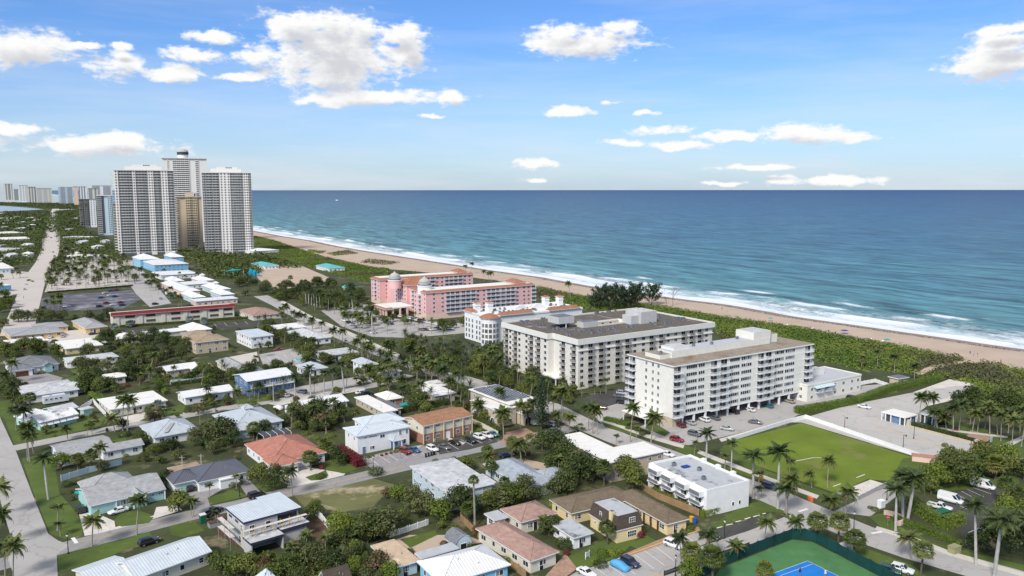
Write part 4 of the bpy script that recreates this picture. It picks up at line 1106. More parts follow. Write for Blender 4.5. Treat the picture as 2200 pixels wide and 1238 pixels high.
sheet('carport_lot', [(1355, 925), (1440, 890), (1740, 838), (1890, 826), (1920, 838), (1712, 893), (1694, 905), (1480, 957), (1438, 953)], 'asphalt_pale', .042)
sheet('beach_lot', [(1700, 908), (1732, 897), (1819, 872), (1954, 845), (2050, 830), (2092, 827), (2060, 848), (2000, 866), (1956, 900), (1956, 914), (2030, 936), (2095, 955), (2145, 970), (2200, 985), (2100, 1000), (2015, 988), (1978, 985), (1722, 908)], 'asphalt_beach', .04)
sheet('van_lot', [(2036, 1066), (2088, 1046), (2205, 1062), (2205, 1112), (2132, 1118), (2110, 1128), (2120, 1170), (2080, 1180), (2060, 1140), (2042, 1108)], 'asphalt_dark', .04)
sheet('front_lot', [(1170, 1270), (1238, 1230), (1300, 1210), (1338, 1196), (1506, 1140), (1540, 1158), (1420, 1210), (1330, 1245), (1290, 1275)], 'asphalt_pale', .048)
sheet('east_lot', [(1536, 1139), (1650, 1104), (1692, 1130), (1640, 1146), (1562, 1166)], 'asphalt_dark', .052)
sheet('paver_lot', [(775, 984), (885, 959), (908, 956), (945, 975), (870, 997), (800, 1010)], 'paver_grey', .06)
sheet('motel_lot', [(906, 957), (960, 945), (1036, 929), (1070, 950), (1010, 966), (944, 977)], 'asphalt_dark', .058)
sheet('brick_drive', [(1085, 930), (1130, 920), (1160, 938), (1130, 946), (1110, 955), (1075, 958)], 'paver_red', .062)
sheet('slab_lot', [(1797, 1060), (1870, 1031), (1906, 1042), (1842, 1074)], 'drive_white', .05)
sheet('apron', [(1840, 1076), (1908, 1040), (1935, 1060), (1870, 1110), (1790, 1100)], 'asphalt_pale', .046)
sheet('sports_field', [(1566, 950), (1722, 909), (1974, 987), (1974, 997), (1906, 1034), (1864, 1030), (1798, 1061), (1640, 1006), (1555, 975)], 'field_grass', .05)
sheet('sand_lot', [(545, 588), (570, 570), (650, 572), (715, 600), (680, 612), (600, 622), (560, 604)], 'sand', .05)
sheet('sand_path', [(1968, 804), (1985, 792), (2010, 784), (2050, 777), (2085, 774), (2112, 779), (2070, 782), (2030, 788), (2000, 797), (1982, 806)], 'sand', .06)
sheet('sand_lot', [(1954, 846), (2040, 815), (2100, 826), (2085, 836), (2050, 860), (1995, 872), (1975, 858)], 'drive_white', .035)
LAWN = [[(10, 900), (36, 972), (70, 950), (150, 932), (218, 914), (225, 896), (170, 890), (60, 905)], [(0, 862), (40, 858), (45, 905), (20, 912), (0, 890)], [(46, 985), (110, 975), (118, 1000), (128, 1060), (150, 1085), (178, 1120), (176, 1150), (140, 1158), (108, 1148), (72, 1060)],
  [(246, 1117), (262, 1100), (300, 1098), (330, 1108), (322, 1120), (262, 1132)], [(122, 1190), (150, 1182), (215, 1170), (322, 1143), (330, 1160), (260, 1185), (215, 1205), (128, 1232)], [(362, 1130), (412, 1116), (440, 1140), (395, 1155), (368, 1150)], [(436, 1075), (500, 1052), (532, 1066), (448, 1086)], [(535, 1040), (580, 1025), (622, 1044), (570, 1058)],
  [(660, 1028), (700, 1010), (706, 1022), (668, 1033)], [(682, 990), (740, 985), (775, 1005), (738, 1018), (694, 1008)], [(905, 955), (962, 938), (980, 945), (930, 958)], [(975, 932), (1030, 918), (1040, 926), (1000, 938)], [(1320, 1150), (1400, 1130), (1330, 1196), (1240, 1228), (1215, 1200)], [(1352, 1172), (1388, 1150), (1415, 1165), (1372, 1182)],
  [(1430, 1160), (1490, 1135), (1496, 1142), (1450, 1160)], [(1530, 1128), (1600, 1085), (1640, 1075), (1700, 1090), (1720, 1108), (1650, 1100), (1540, 1136)], [(1940, 985), (2000, 980), (2190, 1000), (2190, 1040), (2000, 1060), (1900, 1050)], [(1866, 1110), (1900, 1100), (1930, 1130), (2000, 1165), (2200, 1215), (2200, 1236), (2050, 1195), (1900, 1140)],
  [(1780, 1160), (1850, 1175), (1960, 1215), (1990, 1240), (1880, 1240), (1800, 1200)], [(1560, 955), (1640, 1010), (1795, 1064), (1780, 1072), (1620, 1016), (1545, 968)], [(1870, 850), (1900, 838), (1925, 835), (1930, 845)], [(1990, 900), (2060, 905), (2200, 950), (2200, 985), (2100, 950), (2030, 930)], [(1400, 905), (1440, 930), (1428, 938), (1385, 920)], [(1290, 905), (1320, 912), (1380, 932), (1372, 940), (1300, 918)],
  [(200, 955), (250, 945), (275, 935), (270, 950), (215, 965)], [(345, 880), (400, 870), (392, 890), (350, 897)], [(140, 815), (180, 800), (215, 830), (225, 860), (200, 850), (170, 825)], [(560, 820), (600, 832), (575, 845), (550, 840)], [(500, 860), (600, 850), (600, 858), (510, 870)], [(1460, 955), (1500, 965), (1540, 985), (1700, 1048), (1690, 1055), (1540, 1000), (1450, 968)], [(860, 1160), (935, 1140), (940, 1150), (882, 1178)]]
for i, l in enumerate(LAWN): sheet('lawn', l, 'grass', .03 + .0015 * i)
sheet('vacant_lot', [(632, 1066), (800, 1028), (848, 1042), (800, 1090), (740, 1100), (690, 1105), (655, 1090)], 'dry_grass', .033)
for i, (l, m) in enumerate([([(170, 1105), (200, 1100), (246, 1120), (248, 1133), (330, 1108), (336, 1090), (378, 1086), (392, 1096), (250, 1140), (182, 1152)], 'drive_white'), ([(246, 900), (300, 888), (352, 876), (398, 888), (330, 902), (262, 918)], 'drive_white'), ([(590, 1020), (640, 1000), (742, 1018), (738, 1022), (620, 1050)], 'drive_white'), ([(404, 1060), (436, 1044), (500, 1022), (512, 1032), (446, 1070), (452, 1090), (418, 1096)], 'paver_grey'), ([(512, 1036), (536, 1032), (562, 1060), (530, 1066)], 'paver_grey'),
      ([(30, 800), (95, 800), (135, 812), (120, 828), (25, 826)], 'paver_grey'), ([(165, 790), (210, 783), (267, 785), (262, 800), (200, 808), (165, 805)], 'pavement_mat'), ([(95, 715), (215, 705), (222, 730), (100, 745)], 'pavement_mat'), ([(240, 712), (560, 690), (560, 700), (250, 722)], 'asphalt_dark'), ([(555, 765), (660, 745), (665, 760), (565, 778)], 'asphalt_dark'), ([(575, 868), (640, 852), (780, 830), (785, 838), (650, 862), (600, 872)], 'pavement_mat'),
      ([(1215, 1190), (1240, 1222), (1195, 1255), (1170, 1240)], 'paver_red'), ([(1338, 1192), (1440, 1150), (1500, 1132), (1508, 1140), (1345, 1198)], 'paver_red'), ([(820, 1170), (880, 1150), (1000, 1150), (1040, 1165), (960, 1180), (870, 1200)], 'sand'), ([(450, 1100), (500, 1110), (520, 1180), (470, 1150)], 'mulch'), ([(600, 1150), (690, 1110), (720, 1160), (640, 1190)], 'mulch'), ([(870, 860), (910, 862), (912, 875), (862, 876)], 'paver_red'), ([(556, 762), (668, 742), (684, 756), (640, 786), (566, 786)], 'asphalt_pale'), ([(470, 772), (552, 756), (556, 776), (500, 796), (470, 790)], 'pavement_mat'), ([(600, 838), (790, 806), (800, 822), (640, 852)], 'asphalt_pale'), ([(380, 792), (450, 778), (470, 800), (430, 812)], 'pavement_mat'), ([(110, 735), (225, 726), (232, 736), (120, 748)], 'drive_white'), ([(640, 690), (720, 720), (700, 728), (630, 702)], 'pavement_mat'), ([(1885, 840), (1935, 822), (1942, 828), (1912, 842)], 'asphalt_beach'), ([(1030, 870), (1090, 918), (1075, 925), (1020, 880)], 'mulch'), ([(2085, 925), (2135, 938), (2120, 950), (2075, 940)], 'paver_red'), ([(1050, 1005), (1120, 985), (1190, 1000), (1195, 1015), (1110, 1000)], 'sand')]):
 sheet('driveway' if m not in ('sand', 'mulch') else 'yard', l, m, .036 + .0012 * i)
for i, l in enumerate([[(246, 1118), (280, 1108), (330, 1112), (320, 1124), (262, 1132), (250, 1128)], [(656, 1026), (680, 1018), (706, 1022), (690, 1032), (668, 1033)], [(300, 905), (318, 895), (335, 896), (322, 905)], [(150, 795), (205, 790), (200, 800), (160, 804)]]): sheet('lawn', l, 'grass', .09 + .001 * i, up=True)
# pavements with kerbs
sheet('pavement', [(602, 650), (670, 686), (745, 718), (870, 772), (872, 768), (748, 712), (672, 681), (606, 645)], 'pavement_mat', .16, up=True)
sheet('pavement', [(1290, 900), (1330, 912), (1385, 932), (1470, 958), (1468, 964), (1380, 938), (1325, 917), (1286, 905)], 'pavement_mat', .16, up=True)
sheet('pavement', [(1502, 968), (1545, 985), (1640, 1022), (1760, 1066), (1755, 1072), (1636, 1028), (1540, 992), (1498, 974)], 'pavement_mat', .16, up=True)
sheet('pavement', [(1884, 1132), (1945, 1150), (1985, 1163), (2040, 1185), (2110, 1205), (2200, 1232), (2200, 1240), (2105, 1213), (2034, 1192), (1978, 1170), (1940, 1157), (1880, 1138)], 'pavement_mat', .15, up=True)
sheet('pavement', [(1545, 944), (1690, 904), (1696, 908), (1550, 950)], 'pavement_mat', .15, up=True)
sheet('path', [(1968, 908), (2010, 918), (2080, 928), (2165, 938), (2164, 942), (2078, 932), (2006, 922), (1966, 912)], 'pavement_mat', .10)
sheet('path', [(2145, 960), (2200, 935), (2200, 945), (2160, 965)], 'pavement_mat', .102)
sheet('path', [(962, 940), (985, 948), (1000, 952), (992, 958), (975, 952), (952, 943)], 'pavement_mat', .11)
# painted lines
def lines(name, segs, w, m, z, k='X'):
 b = MB()
 for s in segs: strip(b, [G(*q(k, *p)) for p in s], w, m, z)
 return struct(b.build(name))
ctr = [G(*p) for p in MAIN]
b = MB()
yl = [G(*p) for p in [(172, 1165), (262, 1146), (395, 1111), (510, 1086), (600, 1062), (700, 1042), (800, 1019), (870, 1003)]]
for s in (-.16, .16): strip(b, [(x + s * .5, y + s) for x, y in yl], .14, 'line_yellow', .075)
struct(b.build('road_marking'))
lines('road_marking', [[(156, 1156), (165, 1168)]], .8, 'line_white', .08)
lines('road_marking', [[(1733, 1139), (1765, 1153)], [(1872, 1147), (1895, 1143)], [(1716, 1100), (1735, 1094)]], .8, 'line_white', .09)
lines('road_marking', [[(1338, 1197), (1440, 1160), (1508, 1139)], [(1330, 1246), (1427, 1236), (1554, 1192), (1680, 1158), (1733, 1139)]], .35, 'line_yellow', .10)
lines('road_marking', [[(1363, 1192), (1405, 1223)], [(1384, 1184), (1427, 1215)], [(1408, 1175), (1448, 1206)], [(1430, 1168), (1468, 1195)], [(1450, 1160), (1478, 1180)], [(1472, 1153), (1500, 1170)], [(1280, 1222), (1320, 1250)], [(1302, 1211), (1350, 1245)], [(1322, 1204), (1365, 1235)]], .14, 'line_white', .105)
lines('road_marking', [[(1540, 1136), (1552, 1133)], [(1560, 1130), (1574, 1127)], [(1580, 1123), (1592, 1120)], [(1600, 1117), (1612, 1113)], [(1618, 1112), (1632, 1108)], [(1638, 1106), (1645, 1104)]], .35, 'line_white', .16)
lines('road_marking', [[(795, 985), (814, 1000)], [(815, 980), (838, 995)], [(832, 975), (856, 990)], [(855, 970), (876, 984)], [(872, 966), (892, 980)], [(892, 962), (912, 978)]], .13, 'line_white', .075)
lines('road_marking', [[(778, 988), (790, 985)], [(798, 983), (810, 980)], [(815, 979), (827, 976)], [(895, 962), (904, 959)]], .4, 'line_white', .078)
lines('road_marking', [[(940, 960), (965, 972)], [(962, 952), (985, 966)], [(990, 945), (1016, 958)], [(1012, 940), (1036, 953)], [(1034, 935), (1056, 947)]], .14, 'line_white', .075)
lines('road_marking', [[(2052, 1060), (2086, 1080)], [(2065, 1056), (2100, 1074)], [(2078, 1052), (2114, 1068)], [(2090, 1048), (2130, 1062)], [(2047, 1080), (2080, 1096)], [(2080, 1145), (2092, 1140)]], .13, 'line_white', .06)
lines('road_marking', [[(1880 + i * 23.5, 915 + i * 7.2), (1888 + i * 23.5, 920 + i * 7.2)] for i in range(9)] + [[(1889 + i * 23.5, 917 + i * 7.2), (1897 + i * 23.5, 922 + i * 7.2)] for i in range(9)], .32, 'line_yellow', .06)
lines('road_marking', [[(575 + i * 17, 768 - i * 3), (583 + i * 17, 775 - i * 3)] for i in range(6)] + [[(262 + i * 22, 712 - i * 1.8), (268 + i * 22, 718 - i * 1.8)] for i in range(13)], .16, 'line_white', .06)
lines('road_marking', [[(150, 640), (290, 630)], [(133, 646), (296, 637)], [(110, 655), (280, 646)]], .3, 'line_white', .055)
lines('road_marking', [[(600, 872), (660, 858), (720, 846), (780, 835)]], .25, 'line_white', .075)
# the lagoon far off on the left
sheet('lagoon', [(-200, 440), (0, 442), (55, 446), (95, 450), (40, 453), (0, 455), (-200, 458)], 'lagoon_mat', .05)
# ---------------------------------------------------------------- dune scrub and far woods, which nobody could count
def in_poly(x, y, p):
 c = False; j = len(p) - 1
 for i in range(len(p)):
  if (p[i][1] > y) != (p[j][1] > y) and x < (p[j][0] - p[i][0]) * (y - p[i][1]) / (p[j][1] - p[i][1]) + p[i][0]: c = not c
  j = i
 return c
def scrub(name, label, polys, cell, h, leafs, per, size, seed, avoid=(), cat='scrub', rough=1.0):
 r = random.Random(seed); b = MB(); ks = [b.mi(m) for m in leafs]
 av = [[G(*p) for p in a] for a in avoid]
 for poly in polys:
  w = [G(*p) for p in poly]
  xs = [p[0] for p in w]; ys = [p[1] for p in w]
  x = min(xs)
  while x < max(xs):
   y = min(ys)
   while y < max(ys):
    cx, cy = x + r.uniform(-.4, .4) * cell, y + r.uniform(-.4, .4) * cell; y += cell
    if not in_poly(cx, cy, w) or any(in_poly(cx, cy, a) for a in av) or inside_building(cx, cy, .5) or r.random() < .03: continue
    hh = .8 * h * (.55 + .75 * (mnoise.noise(Vector((cx, cy, 0)) * .04) * .6 + .5)) * r.uniform(.7, 1.3) * rough; rc = cell * r.uniform(.75, 1.25)
    t = mnoise.noise(Vector((cx, cy, 7)) * .022) * 1.3 + r.uniform(-.22, .22)
    k = ks[min(len(ks) - 1, max(0, int((t * .9 + .5) * len(ks))))]
    for _ in range(per):
     z = r.uniform(-.1, 1); a = r.uniform(0, 6.283); q_ = math.sqrt(max(0, 1 - z * z)); d = Vector((q_ * math.cos(a), q_ * math.sin(a), z)); g = r.uniform(.7, 1.08)
     leaf_quad(b, Vector((cx + d.x * rc * g, cy + d.y * rc * g, max(.1, d.z * hh * g))), d + Vector((r.uniform(-.6, .6), r.uniform(-.6, .6), r.uniform(0, .8))), size * r.uniform(.7, 1.4), k, r)
   x += cell
 return tag(b.build(name, uv=False), label, cat, kind='stuff')
# ---------------------------------------------------------------- the big buildings
def big(words, name, label, A, B, C=None, z=20, d=None, w=None, az=None, cat='building'):
 loc, rz, W, D = place(A, B, C, z, d, w, R(az) if isinstance(az, (int, float)) else az)
 th = thing(name, label, cat, loc, rz)
 c, s = math.cos(rz), math.sin(rz)
 landmark(loc[0] + W / 2 * c - D / 2 * s, loc[1] + W / 2 * s + D / 2 * c, words, z / 2)
 def at_px(px, py, zz):
  x, y = G(px, py, zz); x -= loc[0]; y -= loc[1]
  return x * c + y * s, -x * s + y * c
 return th, W, D, at_px
def balcony_mb(w, dep=1.3, rail='rail_bronze', slab='condo_wall', gl='win_dark', h=2.1, side=None, solid=True, door=.62):
 b = MB()
 b.box(-w / 2, w / 2, -dep, .02, -.16, 0, slab)
 if solid:
  b.box(-w / 2, w / 2, -dep, -dep + .06, 0, 1.0, rail); b.box(-w / 2, -w / 2 + .06, -dep + .06, 0, 0, 1.0, rail); b.box(w / 2 - .06, w / 2, -dep + .06, 0, 0, 1.0, rail)
 else:
  for x0, x1, y0, y1 in ((-w / 2, w / 2, -dep, -dep + .05), (-w / 2, -w / 2 + .05, -dep, 0), (w / 2 - .05, w / 2, -dep, 0)):
   b.box(x0, x1, y0, y1, .95, 1.03, rail); b.box(x0, x1, y0, y1, .06, .13, rail)
  n = int(w / .28)
  for i in range(n + 1): x = -w / 2 + .03 + (w - .06) * i / n; b.box(x - .045, x + .045, -dep + .01, -dep + .04, .13, .95, rail)
  for i in range(1, 5): y = -dep * i / 5; b.box(-w / 2 + .01, -w / 2 + .04, y - .045, y + .045, .13, .95, rail); b.box(w / 2 - .04, w / 2 - .01, y - .045, y + .045, .13, .95, rail)
 dw = w * door / 2
 for x0, x1 in ((-dw, -.03), (.03, dw)): b.poly([(x0, -.03, .02), (x1, -.03, .02), (x1, -.03, h), (x0, -.03, h)], gl)
 b.box(-dw - .08, -dw, -.06, .02, 0, h + .06, 'white_paint'); b.box(dw, dw + .08, -.06, .02, 0, h + .06, 'white_paint'); b.box(-.03, .03, -.05, .02, 0, h, 'white_paint')
 return b
def ac_mb():
 b = MB(); b.box(-.45, .45, -.45, .45, .12, 1.0, 'ac_metal'); b.lathe([(.36, 1.0), (.36, 1.06), (.08, 1.08)], 8, 'black_plastic'); b.box(-.5, .5, -.5, -.38, 0, .12, 'galvanised'); b.box(-.5, .5, .38, .5, 0, .12, 'galvanised')
 return b
AC = ac_mb()
# --- the cream condominium on stilts beside the parking court
th, W, D, lp = big('the stilted cream condo', 'condo_building', 'long cream condo on white stilts over a carport, railed white balconies', (1447, 787), (1748, 738), (1349, 760), 21.4, az=57.6, cat='apartment building')
b = MB(); b.box(.6, W - .6, .6, D - .6, 3.2, 21.0, 'condo_cream'); b.build('wall', th)
b = MB(); b.box(0, W, 0, D, 21.0, 21.4, 'white_paint', mtop='cream_roof'); b.build('roof', th)
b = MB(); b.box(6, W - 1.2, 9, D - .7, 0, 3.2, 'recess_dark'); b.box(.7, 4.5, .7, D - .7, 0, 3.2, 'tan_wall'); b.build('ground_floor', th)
pil = MB(); pil.box(-.3, .3, -.3, .3, 0, 3.2, 'white_paint')
many(th, 'pillar', pil, [(x, .95, 0, 0) for x in [5.5 + i * (W - 7) / 12 for i in range(13)]])
FLZ = [3.45 + i * 2.53 for i in range(7)]
belt = MB(); belt.box(-.03, W - 1.15, 0, .05, 0, .28, 'white_paint')
many(th, 'ledge', belt, [(.6, .555, z - .28, 0) for z in FLZ])
def wx(X): return lp(*q('C6', X, 402 - (X - 485) * .1576), 21.4)[0]
win = window_mb(1.1, 1.25, 'rail_white', 'win_dark', cols=1); pl = []
for X0, X1, n in ((612, 708, 5), (722, 776, 3), (1003, 1092, 5), (1107, 1200, 5), (1408, 1490, 5), (1503, 1588, 5)):
 a, c = wx(X0), wx(X1)
 for z in FLZ: pl += [(a + (c - a) * (i + .5) / n, .6, z + .75, 0) for i in range(n)]
wwin = window_mb(1.15, 1.35, cols=2)
def wy(X): return lp(*q('C6', X, 290 + (X - 80) * .2765), 21.4)[1]
pw = [(.6, y, z + .6, FACE['W']) for z in FLZ for y in (wy(243), wy(300), wy(348))]
many(th, 'window', wwin, pw, 30)
many(th, 'window', win, sorted(pl, key=lambda p: p[0]), 78)
bal = balcony_mb(4.1, 1.6, 'rail_white', 'white_paint', 'win_dark', solid=False, door=.75)
pl = []
for X in (480, 860, 950, 1282, 1352):
 pl += [(max(2.4, wx(X)), .6, z, 0) for z in FLZ]
pl += [(.6, D - 2.6, z, FACE['W']) for z in FLZ]
pl += [(W - .6, 3.2, z, FACE['E']) for z in FLZ] + [(W - 3.2, .6, z, 0) for z in FLZ[:]]
many(th, 'balcony', bal, pl)
b = MB(); x0, y0 = lp(*q('C6', 480, 335), 21.4); x1, _ = lp(*q('C6', 1380, 205), 21.4)
b.box(x0, x1, D * .40, D * .70, 21.4, 23.6, 'condo_cream', mtop='cream_roof_coat'); b.build('penthouse', th)
b = MB(); b.box(x0 - 5, x0 + 9, D * .42, D * .74, 21.41, 22.9, 'condo_cream', mtop='cream_roof'); b.box(x0 + 2, x0 + 10, D * .45, D * .72, 22.9, 24.6, 'condo_cream', mtop='pale_grey_roof'); b.build('plant_room', th)
b = MB(); b.box(x1 - 9, x1 + .5, D * .41, D * .78, 23.6, 26.4, 'condo_cream', mtop='pale_grey_roof'); b.box(x1 + .5, x1 + 5.5, D * .45, D * .75, 21.4, 24.6, 'condo_cream', mtop='cream_roof'); b.build('lift_tower', th)
many(th, 'rooftop_unit', AC, [(x0 + 14, D * .55, 23.6, 0), (x0 + 22, D * .5, 23.6, .2), (x1 - 13, D * .6, 23.6, 0), (x0 - 3, D * .5, 22.9, 0)])
b = MB(); b.box(-7.5, .2, 5, D * .72, 3.0, 3.35, 'white_paint'); b.box(-7.2, -6.9, 5.3, 5.6, 0, 3, 'white_paint'); b.box(-7.2, -6.9, D * .72 - .6, D * .72 - .3, 0, 3, 'white_paint'); b.build('entrance_canopy', th)
CREAM = (th, W, D, lp)
# --- its two-storey annex toward the sea
th, W, D, lp = big('the two-storey beach annex', 'annex_building', 'low two-storey cream annex with flat grey roof beside the tall condo', (1735, 829), (1838, 803), None, 6.4, d=17, az=57.6, cat='apartment building')
b = MB(); b.box(0, W, 0, D, 0, 6.1, 'condo_cream'); b.build('wall', th)
b = MB(); roof_flat(b, -.15, W + .15, -.15, D + .15, 6.4, 'cream_roof_coat', parapet=.35, fas='condo_cream'); b.build('roof', th)
b = MB(); b.box(W * .45, W * .68, D * .55, D * .8, 6.4, 8.6, 'condo_cream', mtop='pale_grey_roof'); b.build('penthouse', th)
wi = window_mb(1.5, 1.3)
many(th, 'window', wi, [(W * f, 0, z, 0) for f in (.08, .5, .66, .82, .94) for z in (1, 4.0)] + [(0, y, z, FACE['W']) for y in (3, 8) for z in (1, 4)] + [(W, y, z, FACE['E']) for y in (3, 8, 13) for z in (1, 4)])
many(th, 'balcony', balcony_mb(3.4, 1.4, 'rail_white', 'white_paint', 'win_blue', solid=False), [(W * .2, 0, 3.2, 0), (W * .35, 0, 3.2, 0)])
b = MB(); b.poly([(W * .1, -1.8, 5.1), (W * .45, -1.8, 5.1), (W * .45, 0, 5.6), (W * .1, 0, 5.6)], 'pale_blue_wall'); b.build('awning', th)
# --- the grey-roofed condominium with the open light well
th, W, D, lp = big('the flat-roofed beige condo', 'condo_building', 'wide eight-storey beige condo, dark gravel roof with sunken gallery well', (1242, 732), (1533, 694), (1080, 694), 20.2, az=57, cat='apartment building')
x_, yn = lp(*q('C5', 470, 315), 20.2)                       # where the west front steps back
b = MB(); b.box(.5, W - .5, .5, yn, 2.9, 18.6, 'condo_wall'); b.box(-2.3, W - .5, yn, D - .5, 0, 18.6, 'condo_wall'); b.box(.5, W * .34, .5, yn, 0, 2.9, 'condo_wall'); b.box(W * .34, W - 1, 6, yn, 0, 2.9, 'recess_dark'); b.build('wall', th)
hx0, hx1, hy0, hy1 = W * .30, W * .62, D * .44, D * .60
b = MB()
for r_ in ((0, W, 0, min(hy0, yn)), (-2.8, W, yn, hy0), (0, hx0, hy0, yn), (-2.8, hx0, max(yn, hy0), D), (hx1, W, hy0, D), (hx0, hx1, hy1, D)):
 if r_[1] > r_[0] and r_[3] > r_[2]: b.box(r_[0] + .3, r_[1] - .3 if r_[1] == W else r_[1], r_[2] + .3 if r_[2] == 0 else r_[2], r_[3] - .3 if r_[3] == D else r_[3], 18.6, 20.0, 'condo_wall', mtop='condo_roof')
b.build('roof', th)
b = MB()
for x0, x1, y0, y1 in ((0, W, 0, .3), (W - .3, W, .3, D - .3), (-2.8, W, D - .3, D), (0, .3, .3, yn), (-2.8, -2.5, yn, D - .3), (-2.5, .3, yn, yn + .3), (hx0 - .3, hx1 + .3, hy0 - .3, hy0), (hx0 - .3, hx1 + .3, hy1, hy1 + .3), (hx0 - .3, hx0, hy0, hy1), (hx1, hx1 + .3, hy0, hy1)):
 b.box(x0, x1, y0, y1, 18.5, 20.6, 'condo_wall')
b.box(-.35, W + .35, -.35, -.02, 18.35, 20.62, 'condo_cream'); b.box(-.35, -.02, -.02, yn, 18.35, 20.62, 'condo_cream'); b.box(-3.15, -2.82, yn - .33, D + .35, 18.35, 20.62, 'condo_cream'); b.box(-2.82, -.36, yn - .33, yn - .02, 18.35, 20.62, 'condo_cream'); b.box(-2.82, W + .35, D + .01, D + .35, 18.35, 20.62, 'condo_cream'); b.box(W + .02, W + .35, -.02, D + .01, 18.35, 20.62, 'condo_cream')
b.box(.3, W - .3, .02, .45, 15.6, 15.95, 'condo_cream'); b.build('parapet', th)
b = MB(); b.box(hx0, hx1, hy0, hy1, 16.2, 16.4, 'concrete'); b.build('gallery_floor', th)
gl = MB(); gl.box(-1.1, 1.1, -.12, 0, 0, 1.05, 'white_paint')
many(th, 'gallery_panel', gl, [(hx0 + 3 + i * 4.6, hy1 - 1.6, 17.6, 0) for i in range(int((hx1 - hx0) / 4.6))])
dr = MB(); dr.box(-.5, .5, -.05, 0, 0, 2.0, 'door_dark')
many(th, 'gallery_door', dr, [(hx0 + 1.4 + i * 4.6, hy1 - .02, 17.4, 0) for i in range(int((hx1 - hx0) / 4.6))])
px, py = lp(*q('C5', 600, 250), 20)
b = MB(); b.box(px - 4.2, px + 4.2, py - 2, py + 6, 22.2, 25.2, 'stucco_grey', mtop='dark_roof'); b.box(px + .5, px + 4.2, py + 2, py + 6, 20, 22.2, 'recess_dark'); b.box(px - .2, px + .3, py - 1.9, py - 1.4, 20, 22.2, 'stucco_grey'); b.build('stair_head', th)
b = MB(); b.box(hx0 - 3, hx0 + 5, hy0 - .5, hy0 + 4, 20, 22.6, 'stucco_grey', mtop='dark_roof'); b.build('plant_room', th)
px, py = lp(*q('C5', 1250, 215), 20)
b = MB(); b.box(px, px + 4.5, py - 1, py + 5, 20, 23.8, 'stucco_grey', mtop='pale_grey_roof'); b.box(px + 4.5, px + 14, py - 2.5, py + 8, 20, 25.4, 'stucco_grey', mtop='pale_grey_roof')
for i in range(12): b.box(px + 4.7 + i * .78, px + 4.8 + i * .78, py - 2.56, py - 2.5, 20, 25.3, 'stucco_grey')
b.build('lift_tower', th)
pl = []
for cx, cy in ((190, 190), (240, 190), (380, 225), (420, 165), (470, 250), (560, 265), (680, 310), (760, 280), (880, 290), (960, 285), (1120, 260), (1300, 240), (1480, 215), (1600, 200), (1640, 215), (1560, 140), (1740, 165), (1080, 95), (940, 110), (1790, 165)):
 x, y = lp(*q('C5', cx, cy), 20.3)
 for i in range(5): pl.append((x + rnd.uniform(-2.6, 2.6), y + rnd.uniform(-2.2, 2.2), 20.0, rnd.choice((0, .1, 1.57))))
pl = [p for p in pl if 4 < p[0] < W - 1 and 1 < p[1] < D - 1 and not (hx0 - 1 < p[0] < hx1 + 1 and hy0 - 1 < p[1] < hy1 + 1)]
many(th, 'rooftop_unit', AC, pl)
FLB = [1.0 + i * 2.5 for i in range(7)]
def sx(X): return lp(*q('C5', X, 375 - (X - 740) * .1278), 20.2)[0]
wi = window_mb(1.6, 1.25, 'rail_bronze', 'win_dark', 2)
wins = [(sx(X), .5, z + .75, 0) for X in (785, 1052, 1310, 1395, 1640, 1715, 2020) for z in FLB]
def wyy(X): return lp(*q('C5', X, 200 + X * .26), 20.2)
winw = [(-2.3, wyy(X)[1], z + .7, FACE['W']) for X in (75, 165, 235, 420) for z in FLB]
many(th, 'window', wi, winw + wins)
ba = balcony_mb(2.8, 1.0, 'rail_bronze', 'condo_cream', 'win_dark', door=.8)
pl = [(sx(X), .5, z, 0) for X in (870, 975, 1140, 1235) for z in FLB] + [(sx(X), .5, z, 0) for X in (1475, 1570, 1790, 1870, 1950) for z in FLB[1:]]
bw = [(-2.3, wyy(X)[1], z, FACE['W']) for X in (285, 355) for z in FLB] + [(.5, wyy(X)[1], z, FACE['W']) for X in (545, 650) for z in FLB] + [(-2.3, wyy(X)[1], z, FACE['W']) for X in (40, 128) for z in FLB]
many(th, 'balcony', ba, bw + pl)
pil = MB(); pil.box(-.3, .3, -.3, .3, 0, 2.9, 'condo_wall')
many(th, 'pillar', pil, [(W * .36 + i * 5.6, .9, 0, 0) for i in range(int(W * .62 / 5.6))])
b = MB(); x, y = lp(*q('C5', 290, 745), 3.5); b.box(-4.5, 3.2, y - 6, y + 5, 3.2, 3.7, 'white_paint'); b.box(-4.3, -3.9, y - 5.8, y - 5.4, 0, 3.2, 'condo_wall'); b.box(-4.3, -3.9, y + 4.4, y + 4.8, 0, 3.2, 'condo_wall'); b.build('entrance_canopy', th)
# --- the white Mediterranean condominium behind it
th, W, D, lp = big('the white red-tiled condo', 'condo_building', 'white Mediterranean condo with small red-tiled turrets and curved glassy bay', (1052, 683), (1240, 660), (1003, 668), 14.6, d=26, az=57, cat='apartment building')
W = min(W, 60)
b = MB(); b.box(0, W, 0, D, 0, 14.2, 'white_paint'); b.build('wall', th)
b = MB(); roof_flat(b, -.3, W + .3, -.3, D + .3, 14.6, 'white_roof', parapet=.6); b.build('roof', th)
b = MB(); b.lathe([(4.6, 0), (4.6, 14.0), (5.2, 14.1), (5.2, 14.5)], 18, 'white_paint', 1.5, 2.5); b.build('bay', th)
b = MB(); b.lathe([(5.5, 14.5), (3.6, 15.6), (1.2, 16.4), (.05, 16.6)], 18, 'resort_tile', 1.5, 2.5); b.build('bay_roof', th)
wi = window_mb(1.6, 2.1, 'white_paint', 'win_dark', 2)
pl = []
